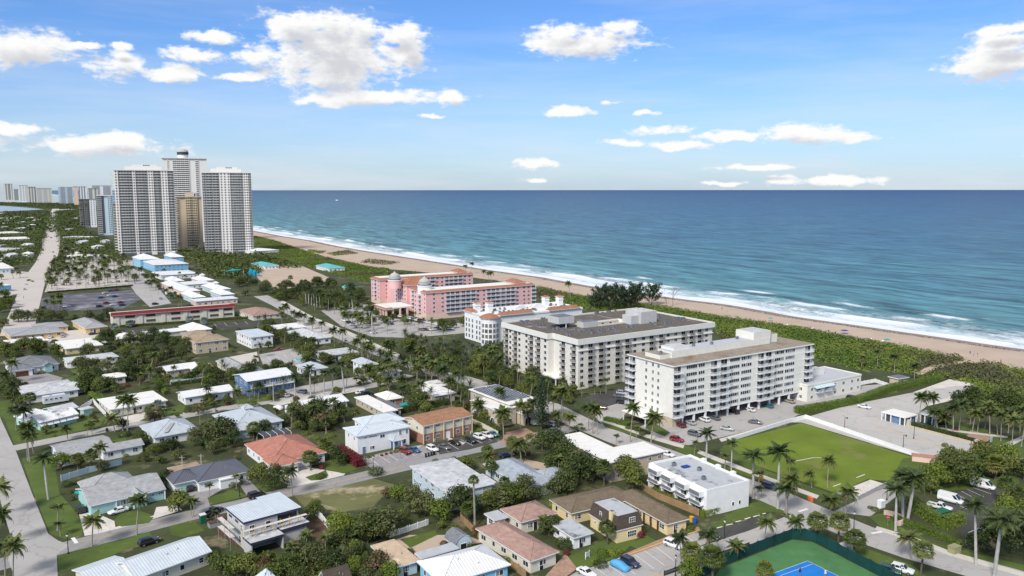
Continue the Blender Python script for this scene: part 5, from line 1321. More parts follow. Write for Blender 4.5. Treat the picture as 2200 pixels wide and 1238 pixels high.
for z in (1.2, 4.0, 6.8, 9.6):
 for a in (-2.5, -2.05, -1.6, -1.15, -.7, -2.95):
  pl.append((1.5 + 4.6 * math.cos(a), 2.5 + 4.6 * math.sin(a), z, a + math.pi / 2))
for z in (1.2, 4.0, 6.8, 9.6):
 for y in (10, 13, 17.5, 21, 24): pl.append((0, y, z, FACE['W']))
 for x in range(9, int(W), 5): pl.append((x, 0, z, 0))
many(th, 'window', wi, pl)
pa = MB()
for i, (x0, x1, y0, y1) in enumerate(((6, W * .45, -.9, 3), (W * .62, W - 2, -.9, 3), (-.8, 3, D - 9, D + .6))):
 m_ = MB(); roof_hip(m_, x0, x1, y0, y1, 15.3, 1.5, 'resort_tile'); m_.build('tiled_roof', th)
for x, y in ((4, D - 6), (10, D - 9), (W * .80, D * .7), (W * .93, D * .6)):
 m_ = MB(); m_.box(x - 1.5, x + 1.5, y - 1.5, y + 1.5, 14.6, 19.6, 'white_paint'); m_.box(x - 1.8, x + 1.8, y - 1.8, y + 1.8, 18.2, 18.5, 'white_paint'); t_ = m_.build('turret', th)
 m_ = MB(); roof_hip(m_, x - 1.9, x + 1.9, y - 1.9, y + 1.9, 19.9, .9, 'resort_tile'); m_.build('turret_roof', t_)
many(th, 'rooftop_unit', AC, [(rnd.uniform(9, W - 3), rnd.uniform(6, D - 4), 14.6, rnd.choice((0, 1.57))) for _ in range(60)])
for x0 in (W * .36, W * .55):
 m_ = MB(); n = 14
 o_ = [(x0 + 11 * i / n, 14.6 + 3.0 * math.sin(math.pi * i / n) ** 1.4) for i in range(n + 1)]
 for (xa, za), (xb, zb) in zip(o_, o_[1:]):
  m_.box(xa, xb, D * .45, D * .5, 14.5, max(za, zb) + .05, 'white_paint')
 m_.build('curved_gable', th)
# --- the pink resort hotel
def hotel_wing(th, x0, x1, y0, y1, z, cols_s=(), cols_w=(), base=3.4, bal=None, wn=None, nf=5, hip=None):
 b = MB(); b.box(x0 + .7, x1 - .7, y0 + .7, y1 - .7, 0, base, 'peach_trim'); b.box(x0 + .7, x1 - .7, y0 + .7, y1 - .7, base, z, 'pink_wall', bottom=False); b.build('wall', th)
 b = MB(); roof_mansard(b, x0, x1, y0, y1, z + .2, z + 1.5, 1.9, 'resort_tile', 'white_roof'); b.build('roof', th)
 for hx in hip or ():
  b = MB(); roof_hip(b, hx, hx + 9, y0 + 2, y1 - 2, z + 1.95, 2.2, 'resort_tile'); b.build('hip_roof', th)
 fl = [base + .35 + i * (z - base) / nf for i in range(nf)]
 return fl
th, W, D, lp = big('the pink resort hotel', 'hotel_building', 'pink resort hotel, orange tiled mansard roofs and white domed towers', (914, 631), (1151, 613), (885, 623), 16.6, az='fit', d=19, cat='hotel')
HB = balcony_mb(3.2, 1.2, 'rail_white', 'white_paint', 'win_blue', solid=False, door=.8); HW = window_mb(1.7, 1.4, 'white_paint', 'win_dark', 2)
fl = hotel_wing(th, 0, W, 0, D, 16.6, hip=(W - 15,))
bl, wl_ = [], []
def hx(X): return lp(*q('PK', X, 330 - (X - 735) * .0766), 16.6)[0]
for z in fl:
 for X in (990, 1046, 1102, 1172, 1228, 1290, 1470, 1524, 1577, 1640, 1700, 1754, 1995): bl.append((hx(X), .7, z, 0))
 for X in (822, 925, 1345, 1410, 1810, 1885, 1937): wl_.append((hx(X), .7, z + .5, 0))
 bl.append((.7, D * .5, z, FACE['W'])); wl_ += [(.7, D * .15, z + .5, FACE['W']), (.7, D * .85, z + .5, FACE['W'])]
# the far wing, parallel, and the block between with the entrance
ax, ay = lp(814, 603, 17); bx, by = lp(1020, 590, 17)
y2 = max(ay, by); x2, x3 = ax, bx
fl2 = hotel_wing(th, x2, x3, y2, y2 + 17, 17, hip=(x3 - 13,))
FOOT.append((G(914, 631, 16.6)[0], G(914, 631, 16.6)[1], (math.cos(th.rotation_euler.z), math.sin(th.rotation_euler.z)), (-math.sin(th.rotation_euler.z), math.cos(th.rotation_euler.z)), x3, y2 + 17))
for z in fl2:
 for i in range(12):
  x = x2 + (x3 - x2) * (.40 + .05 * i)
  (bl if i % 6 not in (4, 5) else wl_).append((x, y2 + .7, z + (.5 if i % 6 in (4, 5) else 0), 0))
 bl.append((x2 + .7, y2 + 8, z, FACE['W'])); wl_ += [(x2 + .7, y2 + 3, z + .5, FACE['W']), (x2 + .7, y2 + 13.5, z + .5, FACE['W']), (x2 + 6, y2 + .7, z + .5, 0)]
cx0 = min(x2, 0) + 5
b = MB(); b.box(cx0 + 3, cx0 + 20, D - .5, y2 + 1, 0, 15, 'pink_wall'); b.build('wall', th)
ym = (D + y2) / 2
b = MB(); roof_hip(b, cx0, cx0 + 20, ym - 9, ym + 9, 17.2, 4.2, 'resort_tile'); b.build('roof', th)
b = MB(); b.box(cx0 + .8, cx0 + 10, ym - 8, ym + 8, 0, 17, 'pink_wall'); b.build('entrance_block', th)
for z in fl:
 for t in (-5.4, -1.8, 1.8, 5.4): wl_.append((cx0 + .8, ym + t, z + .5, FACE['W']))
 for t in (-13, 13): bl.append((cx0 + 3, ym + t, z, FACE['W']))
for yy in (ym - 14, ym + 14):
 b = MB(); roof_hip(b, cx0 + 1.5, cx0 + 14, yy - 4, yy + 4, 15.3, 2, 'resort_tile'); b.build('roof', th)
many(th, 'balcony', HB, bl); many(th, 'window', HW, wl_)
for (px, py) in ((848, 606), (912, 618)):
 x, y = lp(px, py, 19); b = MB(); b.lathe([(4.4, 15), (4.4, 20.0)], 20, 'pink_wall' if px < 900 else 'white_paint', x, y); b.lathe([(4.7, 20.0), (4.7, 20.5)], 20, 'white_paint', x, y); t_ = b.build('tower', th)
 b = MB(); b.lathe([(4.2, 20.5), (3.9, 21.8), (4.1, 22.0), (3.3, 23.3), (3.4, 23.5), (2.1, 24.6), (.8, 25.2), (.3, 25.8), (.05, 26.4)], 20, 'concrete', x, y)
 for zz in (20.8, 22.3): b.lathe([(4.25 - (zz - 20.8) * .3, zz), (4.25 - (zz - 20.8) * .3, zz + .4)], 20, 'mesh_dark', x, y)
 b.build('dome', t_)
# porte-cochere
x, y = lp(842, 655, 6); b = MB(); b.box(x - 9, x + 10, y - 11, y + 9, 5.2, 6.0, 'white_paint', mtop='white_roof'); b.build('porch_roof', th)
b = MB(); roof_mansard(b, x - 10, x - 4, y - 12, y + 10, 5.1, 6.1, .9, 'resort_tile', 'white_roof'); b.build('porch_tiles', th)
ar = MB(); ar.box(-.5, .5, -.5, .5, 0, 5.2, 'peach_trim')
many(th, 'porch_pillar', ar, [(x - 8.5, y + t, 0, 0) for t in (-10.5, -6, -1.5, 3, 8)] + [(x + t, y - 10.5, 0, 0) for t in (-4, 1, 6)])
b = MB(); b.box(cx0 - 2, cx0 + 1, ym - 3.5, ym + 3.5, 0, 5, 'recess_dark'); b.build('doorway', th)
# name board: dark letters too small to read
b = MB(); r = random.Random(3)
for i in range(9): b.box(cx0 + .74, cx0 + .79, ym + 4 - i * .9, ym + 4.6 - i * .9, 14.9, 15.4 + .35 * (i % 3 == 0), 'navy_cloth')
b.build('name_board', th)
# --- towers down the shore
def tower(words, name, label, xl, xr, yb, yt, depth, bays, floors, wm, az, dm=None, top=None, roof_m='pale_grey_roof', curve=0, rail='rail_glass', wbays=(), slab='tower_white', gl='tower_glass', parts=True):
 a = G(xl, yb); c = G(xr, yb); k_ = math.hypot(*a) / math.hypot(*c); c = (c[0] * k_, c[1] * k_); W = math.hypot(c[0] - a[0], c[1] - a[1])
 rz = math.atan2(c[1] - a[1], c[0] - a[0]) if az is None else math.pi / 2 - R(az)
 if az is not None: W = W * math.cos(math.atan2(c[1] - a[1], c[0] - a[0])) / max(.3, math.cos(rz)) if math.cos(rz) > .4 else W
 th = thing(name, label, 'tower block', (a[0], a[1], 0), rz)
 cc, ss = math.cos(rz), math.sin(rz)
 # height from the roof line of the photograph, over the middle of the front
 mx, my = a[0] + W / 2 * cc, a[1] + W / 2 * ss
 H = 10; 
 for _ in range(60):
  if P(mx, my, H)[1] <= yt: break
  H += (P(mx, my, H)[1] - yt) / F * my * .9 + .05
 landmark(mx, my, words, H * .3)
 FOOT.append((a[0], a[1], (cc, ss), (-ss, cc), W, depth))
 b = MB(); b.box(0, W, 0, depth, 0, H, wm, mtop=roof_m); b.build('wall', th)
 b = MB(); b.box(-.4, W + .4, -2.0 - curve * .7, depth + .4, H, H + 1.3, slab, mtop=roof_m); b.build('parapet', th)
 fh = H / floors; tot = sum(x[1] for x in bays); x = 0; pl = {}; wins = []
 for kd, wd in bays:
  w_ = wd / tot * W
  if kd == 'b': pl.setdefault(round(w_, 2), []).extend((x + w_ / 2, 0, i * fh, 0) for i in range(1, floors))
  if kd in 'wW':                                         # a pier that stands as far out as the balconies
   g = MB(); g.box(x, x + w_, -1.6 - curve * .6, 0, 0, H - .02, wm); g.build('pier', th)
  if kd == 'w': wins += [(x + w_ / 2, -1.6 - curve * .6, i * fh + .9, 0) for i in range(1, floors)]
  elif kd == 'W': wins += [(x + w_ * f, -1.6 - curve * .6, i * fh + .9, 0) for i in range(1, floors) for f in (.27, .73)]
  elif kd == 'g':
   g = MB(); g.box(x, x + w_, -.12, 0, fh, H - .3, gl); g.build('glazing', th)
  x += w_
 for kd, y0, y1 in wbays:
  n = max(1, int((y1 - y0) * depth / 4.5))
  for j in range(n):
   yy = depth * (y0 + (y1 - y0) * (j + .5) / n)
   if kd == 'w': wins += [(0, yy, i * fh + .9, FACE['W']) for i in range(1, floors)]
   else: pl.setdefault(round((y1 - y0) * depth / n, 2), []).extend((0, yy, i * fh, FACE['W']) for i in range(1, floors))
 lim = 100
 for w_, L in pl.items():
  m_ = MB(); dep = 1.7; N_ = 6 if curve else 1
  for i in range(N_):
   x0, x1 = -w_ / 2 + w_ * i / N_, -w_ / 2 + w_ * (i + 1) / N_
   e = curve * (1 - (((i + .5) / N_) * 2 - 1) ** 2)
   m_.box(x0, x1, -dep - e, 0, -.36, .06, slab); m_.box(x0, x1, -dep - e, -dep - e + .08, .1, 1.0, rail)
  for i in range(max(2, int(w_ / 3))):
   n_ = max(2, int(w_ / 3)); x0 = -w_ / 2 + .25 + (w_ - .5) * i / n_; x1 = x0 + (w_ - .5) / n_ - .45
   m_.box(x0, x1, -.08, 0, .04, fh - .55, gl)
  many(th, 'balcony', m_, L, max(0, lim)); lim -= len(L)
 if wins: many(th, 'window', window_mb(1.9, 1.7, slab, 'win_dark', 1), wins)
 if top: top(th, W, depth, H)
 return th, W, H
def cap1(th, W, d, H):
 b = MB(); b.box(W * .18, W * .80, d * .25, d * .8, H + 1, H + 5.5, 'tower_white', mtop='pale_grey_roof'); b.box(W * .30, W * .72, d * .3, d * .75, H + 5.5, H + 7.6, 'tower_white'); b.build('penthouse', th)
 g = MB(); g.box(-.7, .7, -.06, 0, 0, 1.2, 'mesh_dark'); many(th, 'louvre', g, [(W * .5 + i * 2, d * .3 - .02, H + 6, 0) for i in range(4)])
def cap3(th, W, d, H):
 b = MB(); b.lathe([(7.5, H + 1), (7.5, H + 6)], 24, 'white_paint', W * .47, d * .4); b.build('drum', th)
 b = MB(); b.lathe([(8.2, H + 6), (8.2, H + 10)], 24, 'mesh_dark', W * .47, d * .4); b.build('ring', th)
 b = MB(); b.lathe([(8.4, H + 10), (7.6, H + 12), (5, H + 14), (3, H + 14.6), (.1, H + 14.8)], 24, 'concrete', W * .47, d * .4); b.build('dome', th)
def cap4(th, W, d, H):
 b = MB(); b.box(W * .35, W * .68, d * .2, d * .7, H + 1, H + 7, 'beige_wall'); b.lathe([(3, H + 1), (3, H + 5), (.2, H + 6.5)], 14, 'galvanised', W * .8, d * .4); b.build('penthouse', th)
tower('the left curved tower', 'tower_block', 'broad white curved condo tower with four glassy balcony stacks, left twin', 255, 382, 549, 367, 26, [('w', 3), ('b', 11), ('w', 2.2), ('b', 9.5), ('W', 4.2), ('b', 6), ('W', 5), ('b', 5)], 31, 'tower_white', None, top=cap1, curve=2.6, wbays=(('w', .2, .5), ('b', .55, .9)))
tower('the right curved tower', 'tower_block', 'white curved condo tower beside the beach, right twin', 441, 546, 546, 372, 26, [('b', 3.2), ('b', 5.5), ('b', 5.5), ('W', 6.2), ('w', 2.4), ('b', 11), ('W', 4), ('b', 2.6)], 31, 'tower_white', None, top=cap1, curve=1.8)
tower('the tall domed tower', 'tower_block', 'tallest white slab tower with dark balcony grid and round domed top', 357, 452, 522, 341, 24, [('n', 5), ('b', 1.2), ('n', 4.5), ('b', 4.2), ('b', 4.2), ('b', 4.2), ('b', 4.2), ('n', 6.5), ('b', 3), ('n', 9)], 42, 'tower_white', None, top=cap3, rail='tower_white', gl='win_dark')
tower('the tan tower', 'tower_block', 'narrow tan tower standing between the two curved white towers', 384, 438, 536, 424, 24, [('b', 1.2), ('n', 3), ('W', 2), ('b', 1.6), ('W', 2), ('n', 2)], 21, 'beige_wall', None, top=cap4, slab='beige_wall', rail='beige_wall', gl='win_dark')
tower('the pale blue tower', 'tower_block', 'pale blue slim tower with fanned balconies beside the big white tower', 212, 247, 506, 421, 24, [('b', 3), ('g', 1.6), ('n', 2), ('W', 2.4), ('n', 1)], 20, 'pale_blue_wall', None, rail='rail_glass')
tower('the dark balconied tower', 'tower_block', 'tower with brown-black balcony front and white end wall', 173, 209, 489, 429, 26, [('b', 2.5), ('b', 2.5), ('W', 3)], 15, 'white_paint', None, slab='trunk_brown', rail='rail_bronze', gl='win_dark')
for nm_, lb, xl, xr, yb, yt, bays, fl_, wm, sl, g_ in (  # far walls and glazing in paler colours that stand in for distance haze
 ('tall striped tower', 'tan tower with white vertical fins at the far end of the skyline', 10, 30, 431, 395, [('n', 1), ('g', 1), ('n', .6), ('g', 1.6), ('n', .6), ('g', .6), ('n', .5)], 26, 'cream_wall', 'white_paint', 'hazed_glass'),
 ('low tan slab', 'lower plain tan slab beside the white-finned tower', 30, 42, 432, 407, [('n', .5), ('g', 3), ('n', .5)], 18, 'cream_wall', 'cream_wall', 'hazed_glass'),
 ('black striped tower', 'dark tower with black vertical stripes and roof penthouse', 42, 62, 434, 398, [('n', .4), ('g', 1.5), ('n', .5), ('g', 1.2), ('n', .4), ('g', 2)], 25, 'white_paint', 'white_paint', 'stucco_grey'),
 ('grey striped tower', 'grey-brown tower overlapping the black-striped one', 61, 79, 437, 402, [('n', 1), ('g', .8), ('n', 1), ('g', .8), ('n', 1), ('g', 1)], 24, 'cream_wall', 'stucco_grey', 'hazed_glass'),
 ('pale finned block', 'wide pale block with cream fins and stepped roof', 80, 113, 438, 405, [('n', .4), ('g', 2.5), ('n', 1), ('g', 2.2), ('n', 1), ('g', .8), ('n', .8)], 20, 'cream_wall', 'white_paint', 'stucco_grey'),
 ('blue-white block', 'bluish white broad block facing the boulevard end', 127, 159, 440, 402, [('W', 1), ('b', 2), ('W', 1), ('b', 2), ('n', .5)], 19, 'pale_blue_wall', 'white_paint', 'hazed_glass'),
 ('pinkish slab', 'thin pinkish-tan slab right of the bluish block', 160, 170, 443, 401, [('n', 3), ('w', .6)], 20, 'peach_trim', 'peach_trim', 'hazed_glass'),
 ('white ribbed block', 'white block with thin vertical dark ribs behind brown tower', 171, 189, 441, 401, [('g', .7), ('n', .7), ('g', .7), ('n', .7), ('g', .7), ('n', 1)], 20, 'white_paint', 'white_paint', 'hazed_glass'),
 ('tan stepped block', 'tan stepped block with dark balcony bay behind the pale blue tower', 190, 212, 446, 405, [('n', .5), ('g', 1.6), ('n', 1), ('g', .8), ('n', .6)], 18, 'cream_wall', 'cream_wall', 'hazed_glass'),
 ('black-topped block', 'white slab with black top storeys behind the pale blue tower', 200, 243, 442, 399, [('b', 2), ('n', .8), ('b', 2), ('n', .4)], 21, 'white_paint', 'white_paint', 'hazed_glass')):
 tower('the ' + nm_, 'skyline_tower', lb, xl, xr, yb, yt, 24, bays, fl_, wm, None, slab=sl, gl=g_, rail=sl)
# ---------------------------------------------------------------- houses, near to far
A_ = dict
H = house
th, W, D, wb = H('the aqua corner house', 'aqua_house', 'aqua house with long grey shingle gable roof and white porch gable', (191, 1088), (357, 1050), None, 2.9, d=15, kind='gable', h=2.2, rm='grey_shingle', wm='aqua_wall', door=None,
wings=[((1.5, 14, 9, 20), 2.88, 'hip', 2.6, A_(wins=False)), ((9.6, 13, -1.5, 3), 2.95, 'gable', 1.2, A_(axis='y', wins=False, ov=.4, rm='grey_shingle'))], wins=False)
for t in (.42, .5): put_window(th, 'S', W * t, .9, wb, 2.0, 1.5, gl='win_blue', cols=3)
for t in (.78, .9): put_window(th, 'S', W * t, 1.5, wb, 1.3, .7, gl='win_blue')
x, y, r_ = on_face('S', 3.2, wb); link('garage_door', garage_mesh(m='aqua_wall'), th, (x, y, .02), r_)
po = MB(); po.box(-.14, .14, -.14, .14, 0, 2.7, 'white_paint')
many(th, 'porch_post', po, [(6.2, .35, 0, 0), (9.9, -1.2, 0, 0), (12.7, -1.2, 0, 0), (W - .3, .3, 0, 0)])
th, W, D, wb = H('the pale metal-roofed corner house', 'cream_house', 'cream house under long pale ribbed metal gable roof at street corner', (289, 1245), (456, 1184), None, 3.0, d=10.5, kind='gable', h=1.9, rm='pale_metal_roof', wm='cream_wall', az='fit', door='W',
wings=[((-6.5, 2, 5, 14), 2.9, 'gable', 1.0, A_(wins=False)), ((-4, 1, 1.5, 5.5), 2.7, 'flat', 0, A_(wins=False))])
th, W, D, wb = H('the dark metal-roofed house', 'dark_roof_house', 'white house with charcoal standing-seam hip roof and pale garage door', (424, 1037), (541, 1012), None, 3.0, d=13, kind='hip', h=2.3, rm='dark_metal_roof', wm='white_paint',
wings=[((-5.5, 2, 2.5, 11), 3.0, 'hip', 1.9, A_(wins=False)), ((-3, 5, 11.2, 17), 3.0, 'flat', 0, A_(rm='tan_shingle', wins=False)), ((5.5, 11, -1.2, 1), 2.72, 'flat', 0, A_(rm='white_roof', wins=False, ov=.2, wm='white_paint'))])
link('garage_door', garage_mesh(3.6, 2.2, 'mint_wall'), th, (-1.7, 2.99, .02), 0)
th, W, D, wb = H('the orange-roofed house', 'orange_house', 'house with bright orange tiled hip roof and screened pool cage behind', (581, 997), (694, 966), (549, 950), 3.1, kind='hip', h=3.5, rm='orange_tile', wm='white_paint',
wings=[((-.6, 7.5, -3.4, 5), 3.12, 'hip', 1.7, {})])
b = MB()
for i in range(5):
 x = W * .35 + i * 2.2; b.tube([(x, D - 1, 3.0), (x, D + .3, 4.4), (x, D + 4.5, 4.4), (x, D + 6, 2.8), (x, D + 6, 0)], .06, 4, 'white_paint')
b.poly([(W * .35, D + .3, 4.38), (W * .35 + 8.8, D + .3, 4.38), (W * .35 + 8.8, D + 4.5, 4.38), (W * .35, D + 4.5, 4.38)], 'mesh_dark'); b.poly([(W * .35, D - 1, 2.98), (W * .35 + 8.8, D - 1, 2.98), (W * .35 + 8.8, D + .3, 4.38), (W * .35, D + .3, 4.38)], 'mesh_dark'); b.poly([(W * .35, D + 4.5, 4.38), (W * .35 + 8.8, D + 4.5, 4.38), (W * .35 + 8.8, D + 6, 2.78), (W * .35, D + 6, 2.78)], 'mesh_dark')
b.build('pool_cage', th)
th, W, D, wb = H('the cupola house', 'cupola_house', 'house with grey-blue metal hip roof topped by a small square cupola', (500, 923), (605, 900), (468, 890), 3.1, kind='hip', h=3.1, rm='grey_metal_roof', wm='pale_blue_wall', wings=[((-1, 7, -2.5, 4), 3.1, 'hip', 1.6, A_(wins=False))])
b = MB(); b.box(W * .5 - 1.1, W * .5 + 1.1, D * .5 - 1.1, D * .5 + 1.1, 5.3, 6.7, 'pale_blue_wall'); c_ = b.build('cupola', th); b = MB(); roof_hip(b, W * .5 - 1.6, W * .5 + 1.6, D * .5 - 1.6, D * .5 + 1.6, 6.8, 1.1, 'grey_metal_roof'); b.build('cupola_roof', c_)
th, W, D, wb = H('the skylight house', 'skylight_house', 'grey metal hip-roofed house with a long pale skylight strip', (330, 941), (428, 921), (279, 919), 3.0, kind='hip', h=2.8, rm='grey_metal_roof', wm='white_paint')
b = MB(); 
b.poly([(3.2, 1.0, 3.42 + .35), (4.6, 1.0, 3.42 + .35), (8.0, 5.2, 5.1 + .2), (6.6, 5.2, 5.1 + .2)], 'rail_glass'); b.build('skylight', th)
H('the grey L-shaped house', 'grey_house', 'low L-shaped house with plain grey shingle roof and white front', (128, 984), (250, 962), (114, 954), 2.9, kind='gable', h=1.2, rm='grey_shingle', wm='white_paint', wings=[((10.5, 22.5, -2.5, 4.5), 2.9, 'gable', 1.1, {})])
th, W, D, wb = H('the mint awning house', 'mint_house', 'mint green house with white panelled roof and white window awnings', (84, 909), (170, 889), None, 2.9, d=9, kind='gable', h=1.8, rm='stained_white_roof', wm='mint_wall', az='fit',
wings=[((-1.5, 8, 5, 14), 3.3, 'hip', 2.2, A_(rm='white_metal_roof')), ((9, 18, 9, 17), 2.8, 'gable', 1.2, A_(rm='pale_grey_roof')), ((17, 21, 4.5, 8), 2.7, 'flat', 0, A_(rm='pale_grey_roof', wins=False))])
aw = MB(); aw.poly([(-.9, -.9, 1.5), (.9, -.9, 1.5), (.9, 0, 2.4), (-.9, 0, 2.4)], 'white_paint'); aw.poly([(-.9, -.9, 1.5), (-.9, 0, 2.4), (-.9, 0, 1.5)], 'white_paint'); aw.poly([(.9, -.9, 1.5), (.9, 0, 1.5), (.9, 0, 2.4)], 'white_paint')
many(th, 'awning', aw, [(wb[0] + (wb[1] - wb[0]) * f, wb[2] - .03, 0, 0) for f in (.08, .25, .42, .6, .78, .94)])
H('the flat grey house', 'grey_house', 'wide low house with pale grey two-plane roof and white garden chairs', (53, 853), (160, 827), (40, 829), 2.9, kind='hip', h=1.0, rm='pale_grey_roof', wm='white_paint', wings=[((12, 22, 5, 13), 3.0, 'hip', 1.2, {})])
th, W, D, wb = H('the slate hip house', 'slate_roof_house', 'white house under dark slate hip roof with brown wooden garage door', (24, 794), (122, 776), (9, 776), 3.1, kind='hip', h=2.9, rm='slate_shingle', wm='white_paint', wings=[((-1, 8, -3.5, 4), 3.1, 'hip', 2.0, A_(wins=False)), ((12, 16, -1.5, 3), 3.4, 'gable', 1.3, A_(axis='y', wm='aqua_wall', wins=False))])
link('garage_door', garage_mesh(m='wood_brown'), th, (3.5, -2.98, .02), 0)
H('the white L-shaped flat house', 'white_flat_house', 'flat white-roofed L-shaped bungalow with brick patio', (236, 880), (350, 853), (218, 856), 3.0, kind='flat', rm='white_roof', wm='cream_wall', wings=[((8, 17, 8, 15), 3.3, 'flat', 0, {})])
H('the white gabled bungalow', 'white_bungalow', 'long bungalow with white metal gable roof beside clipped hedges', (396, 855), (505, 839), (376, 843), 3.0, kind='gable', h=1.3, rm='white_metal_roof', wm='white_paint')
H('the poolside house', 'pool_house', 'beige house with white metal roof beside a narrow swimming pool', (357, 798), (430, 789), (345, 787), 3.0, kind='gable', h=1.3, rm='white_metal_roof', wm='beige_wall', wings=[((9.5, 16, -3, 4), 3.0, 'gable', 1.5, A_(axis='y', rm='white_metal_roof'))])
H('the small white-roofed house', 'small_white_house', 'small bungalow with white roof half hidden among trees', (222, 815), (268, 805), (208, 807), 2.9, kind='gable', h=1.1, rm='white_roof', wm='cream_wall')
H('the low grey-roofed house', 'grey_house', 'low house with stepped pale grey roof behind a curved driveway', (148, 779), (250, 762), (138, 769), 2.9, kind='hip', h=1.1, rm='pale_grey_roof', wm='white_paint', wings=[((-1, 6, 1, 8), 2.7, 'gable', .9, {})])
for i, a in enumerate([('the yellow motel row', 'long yellow motel row with grey hip roof', (21, 723), (139, 713), (17, 706), 3.0, 10), ('the rear yellow motel row', 'second yellow motel row with narrow grey roof behind the first', (76, 707), (138, 694), (73, 697), 3.0, 8)]):
 H(a[0], 'yellow_motel', a[1], a[2], a[3], a[4], a[5], kind='hip', h=1.5, rm='grey_shingle', wm='yellow_wall', cat='motel', gl='win_glass')
H('the yellow hip-roofed house', 'yellow_house', 'yellow house under broad grey hip roof next to the motel', (182, 706), (230, 700), (150, 690), 3.1, kind='hip', h=2.2, rm='grey_shingle', wm='yellow_wall')
H('the white-roofed yellow house', 'yellow_house', 'yellow house with low flat white roof at the edge of trees', (14, 738), (96, 728), (8, 731), 3.0, kind='flat', rm='stained_white_roof', wm='yellow_wall', wings=[((14, 18, -5, 0), 3.2, 'flat', 0, {})])
H('the long yellow building', 'yellow_house', 'long yellow building with flat white roof over a paved court', (140, 750), (216, 737), (118, 734), 3.0, kind='flat', rm='white_roof', wm='pale_yellow_wall')
# red-roofed motel
th, W, D, wb = H('the red-roofed motel', 'red_roof_motel', 'long cream two-storey motel with red tiled mansard and white flat roof', (240, 679), (505, 659), None, 6.4, d=16, kind='flat', rm='white_roof', wm='cream_wall', wins=False, door=None, vents=0, az='fit', cat='motel')
b = MB(); b.poly([(-.3, -.5, 6.0), (W + .3, -.5, 6.0), (W + .3, 2.6, 8.0), (-.3, 2.6, 8.0)], 'red_tile'); b.poly([(-.3, 2.6, 8.0), (W + .3, 2.6, 8.0), (W + .3, 2.9, 6.5), (-.3, 2.9, 6.5)], 'white_paint'); b.poly([(-.3, -.5, 6.0), (-.3, 2.6, 8.0), (-.3, 2.9, 6.4)], 'red_tile'); b.poly([(W + .3, -.5, 6.0), (W + .3, 2.9, 6.4), (W + .3, 2.6, 8.0)], 'red_tile'); b.build('mansard', th)
rc = MB(); rc.box(-2.6, 2.6, -.03, .02, .9, 2.6, 'recess_dark'); rc.box(-2.6, 2.6, -.12, -.03, .9, 1.1, 'cream_wall')
many(th, 'walkway', rc, [(W * f, .52, z, 0) for f in (.14, .30, .5, .66, .82, .94) for z in (0, 3.1)])
pi_ = MB(); pi_.box(-1.1, 1.1, -.35, .02, 0, 6.0, 'cream_wall')
many(th, 'pier', pi_, [(W * f, .5, 0, 0) for f in (.04, .22, .4, .58, .74, .88)])
an = MB(); an.box(-.4, .4, -.4, .4, 0, 1.0, 'white_paint'); many(th, 'roof_vent', an, [(W * f, 6, 6.4, 0) for f in (.1, .22, .36, .5, .64, .78, .9)])
H('the white tent-roofed house', 'white_house', 'small house with bright white pyramid hip roof', (406, 712), (457, 707), (399, 700), 3.0, kind='hip', h=2.6, rm='white_roof', wm='cream_wall')
H('the little white bungalow', 'white_house', 'tiny white-roofed bungalow peeping above dark trees', (258, 728), (294, 720), (250, 719), 2.9, kind='hip', h=1.3, rm='white_roof', wm='white_paint')
H('the low white carport row', 'carport', 'long low white roof of a carport row beside parked spaces', (314, 719), (404, 712), (310, 712), 2.7, kind='flat', rm='white_roof', wm='cream_wall', cat='carport', wins=False)
H('the tan two-storey house', 'tan_house', 'tan two-storey house with brown hip roof and white-framed windows', (419, 737), (499, 731), (406, 724), 5.8, kind='hip', h=1.6, rm='tan_shingle', wm='beige_wall', storeys=2)
H('the rear tan house', 'tan_house', 'second tan hip-roofed house tucked behind the two-storey one', (404, 723), (455, 716), (398, 714), 5.2, kind='hip', h=1.5, rm='tan_shingle', wm='beige_wall')
H('the pale two-storey house', 'pale_house', 'white two-storey house with pale grey flat roof and palm beside', (538, 725), (588, 719), (506, 711), 6.0, kind='flat', rm='pale_metal_roof', wm='white_paint', storeys=2)
H('the white court house', 'white_house', 'white single-storey house with grey hip roof facing the avenue', (662, 730), (713, 724), (618, 712), 3.2, kind='hip', h=2.0, rm='pale_grey_roof', wm='white_paint')
H('the pool apartments', 'white_house', 'low buildings with broken white roofs among palms near the avenue', (596, 709), (667, 704), (580, 699), 3.0, kind='flat', rm='stained_white_roof', wm='white_paint')
H('the brown-roofed house', 'brown_roof_house', 'cream house with reddish-brown hip roof beside the red-roofed motel', (543, 679), (604, 672), (524, 665), 3.1, kind='hip', h=2.3, rm='pink_shingle', wm='cream_wall')
H('the flat grey shop', 'grey_roof_shop', 'flat grey-roofed low building beside the avenue', (690, 766), (766, 754), (668, 756), 3.1, kind='flat', rm='pale_grey_roof', wm='white_paint', cat='shop')
H('the small grey-roofed house', 'grey_house', 'pale grey metal-roofed house behind tall royal palms', (657, 796), (700, 787), (637, 785), 3.0, kind='hip', h=2.0, rm='grey_metal_roof', wm='white_paint')
H('the grey garden house', 'grey_house', 'grey hip-roofed house behind the blue motel', (503, 797), (536, 789), (462, 776), 3.0, kind='hip', h=1.9, rm='grey_shingle', wm='cream_wall')
H('the dark garden house', 'grey_house', 'darker slate-roofed low house half behind the blue motel', (548, 800), (568, 795), (520, 790), 3.0, kind='hip', h=1.6, rm='slate_shingle', wm='white_paint')
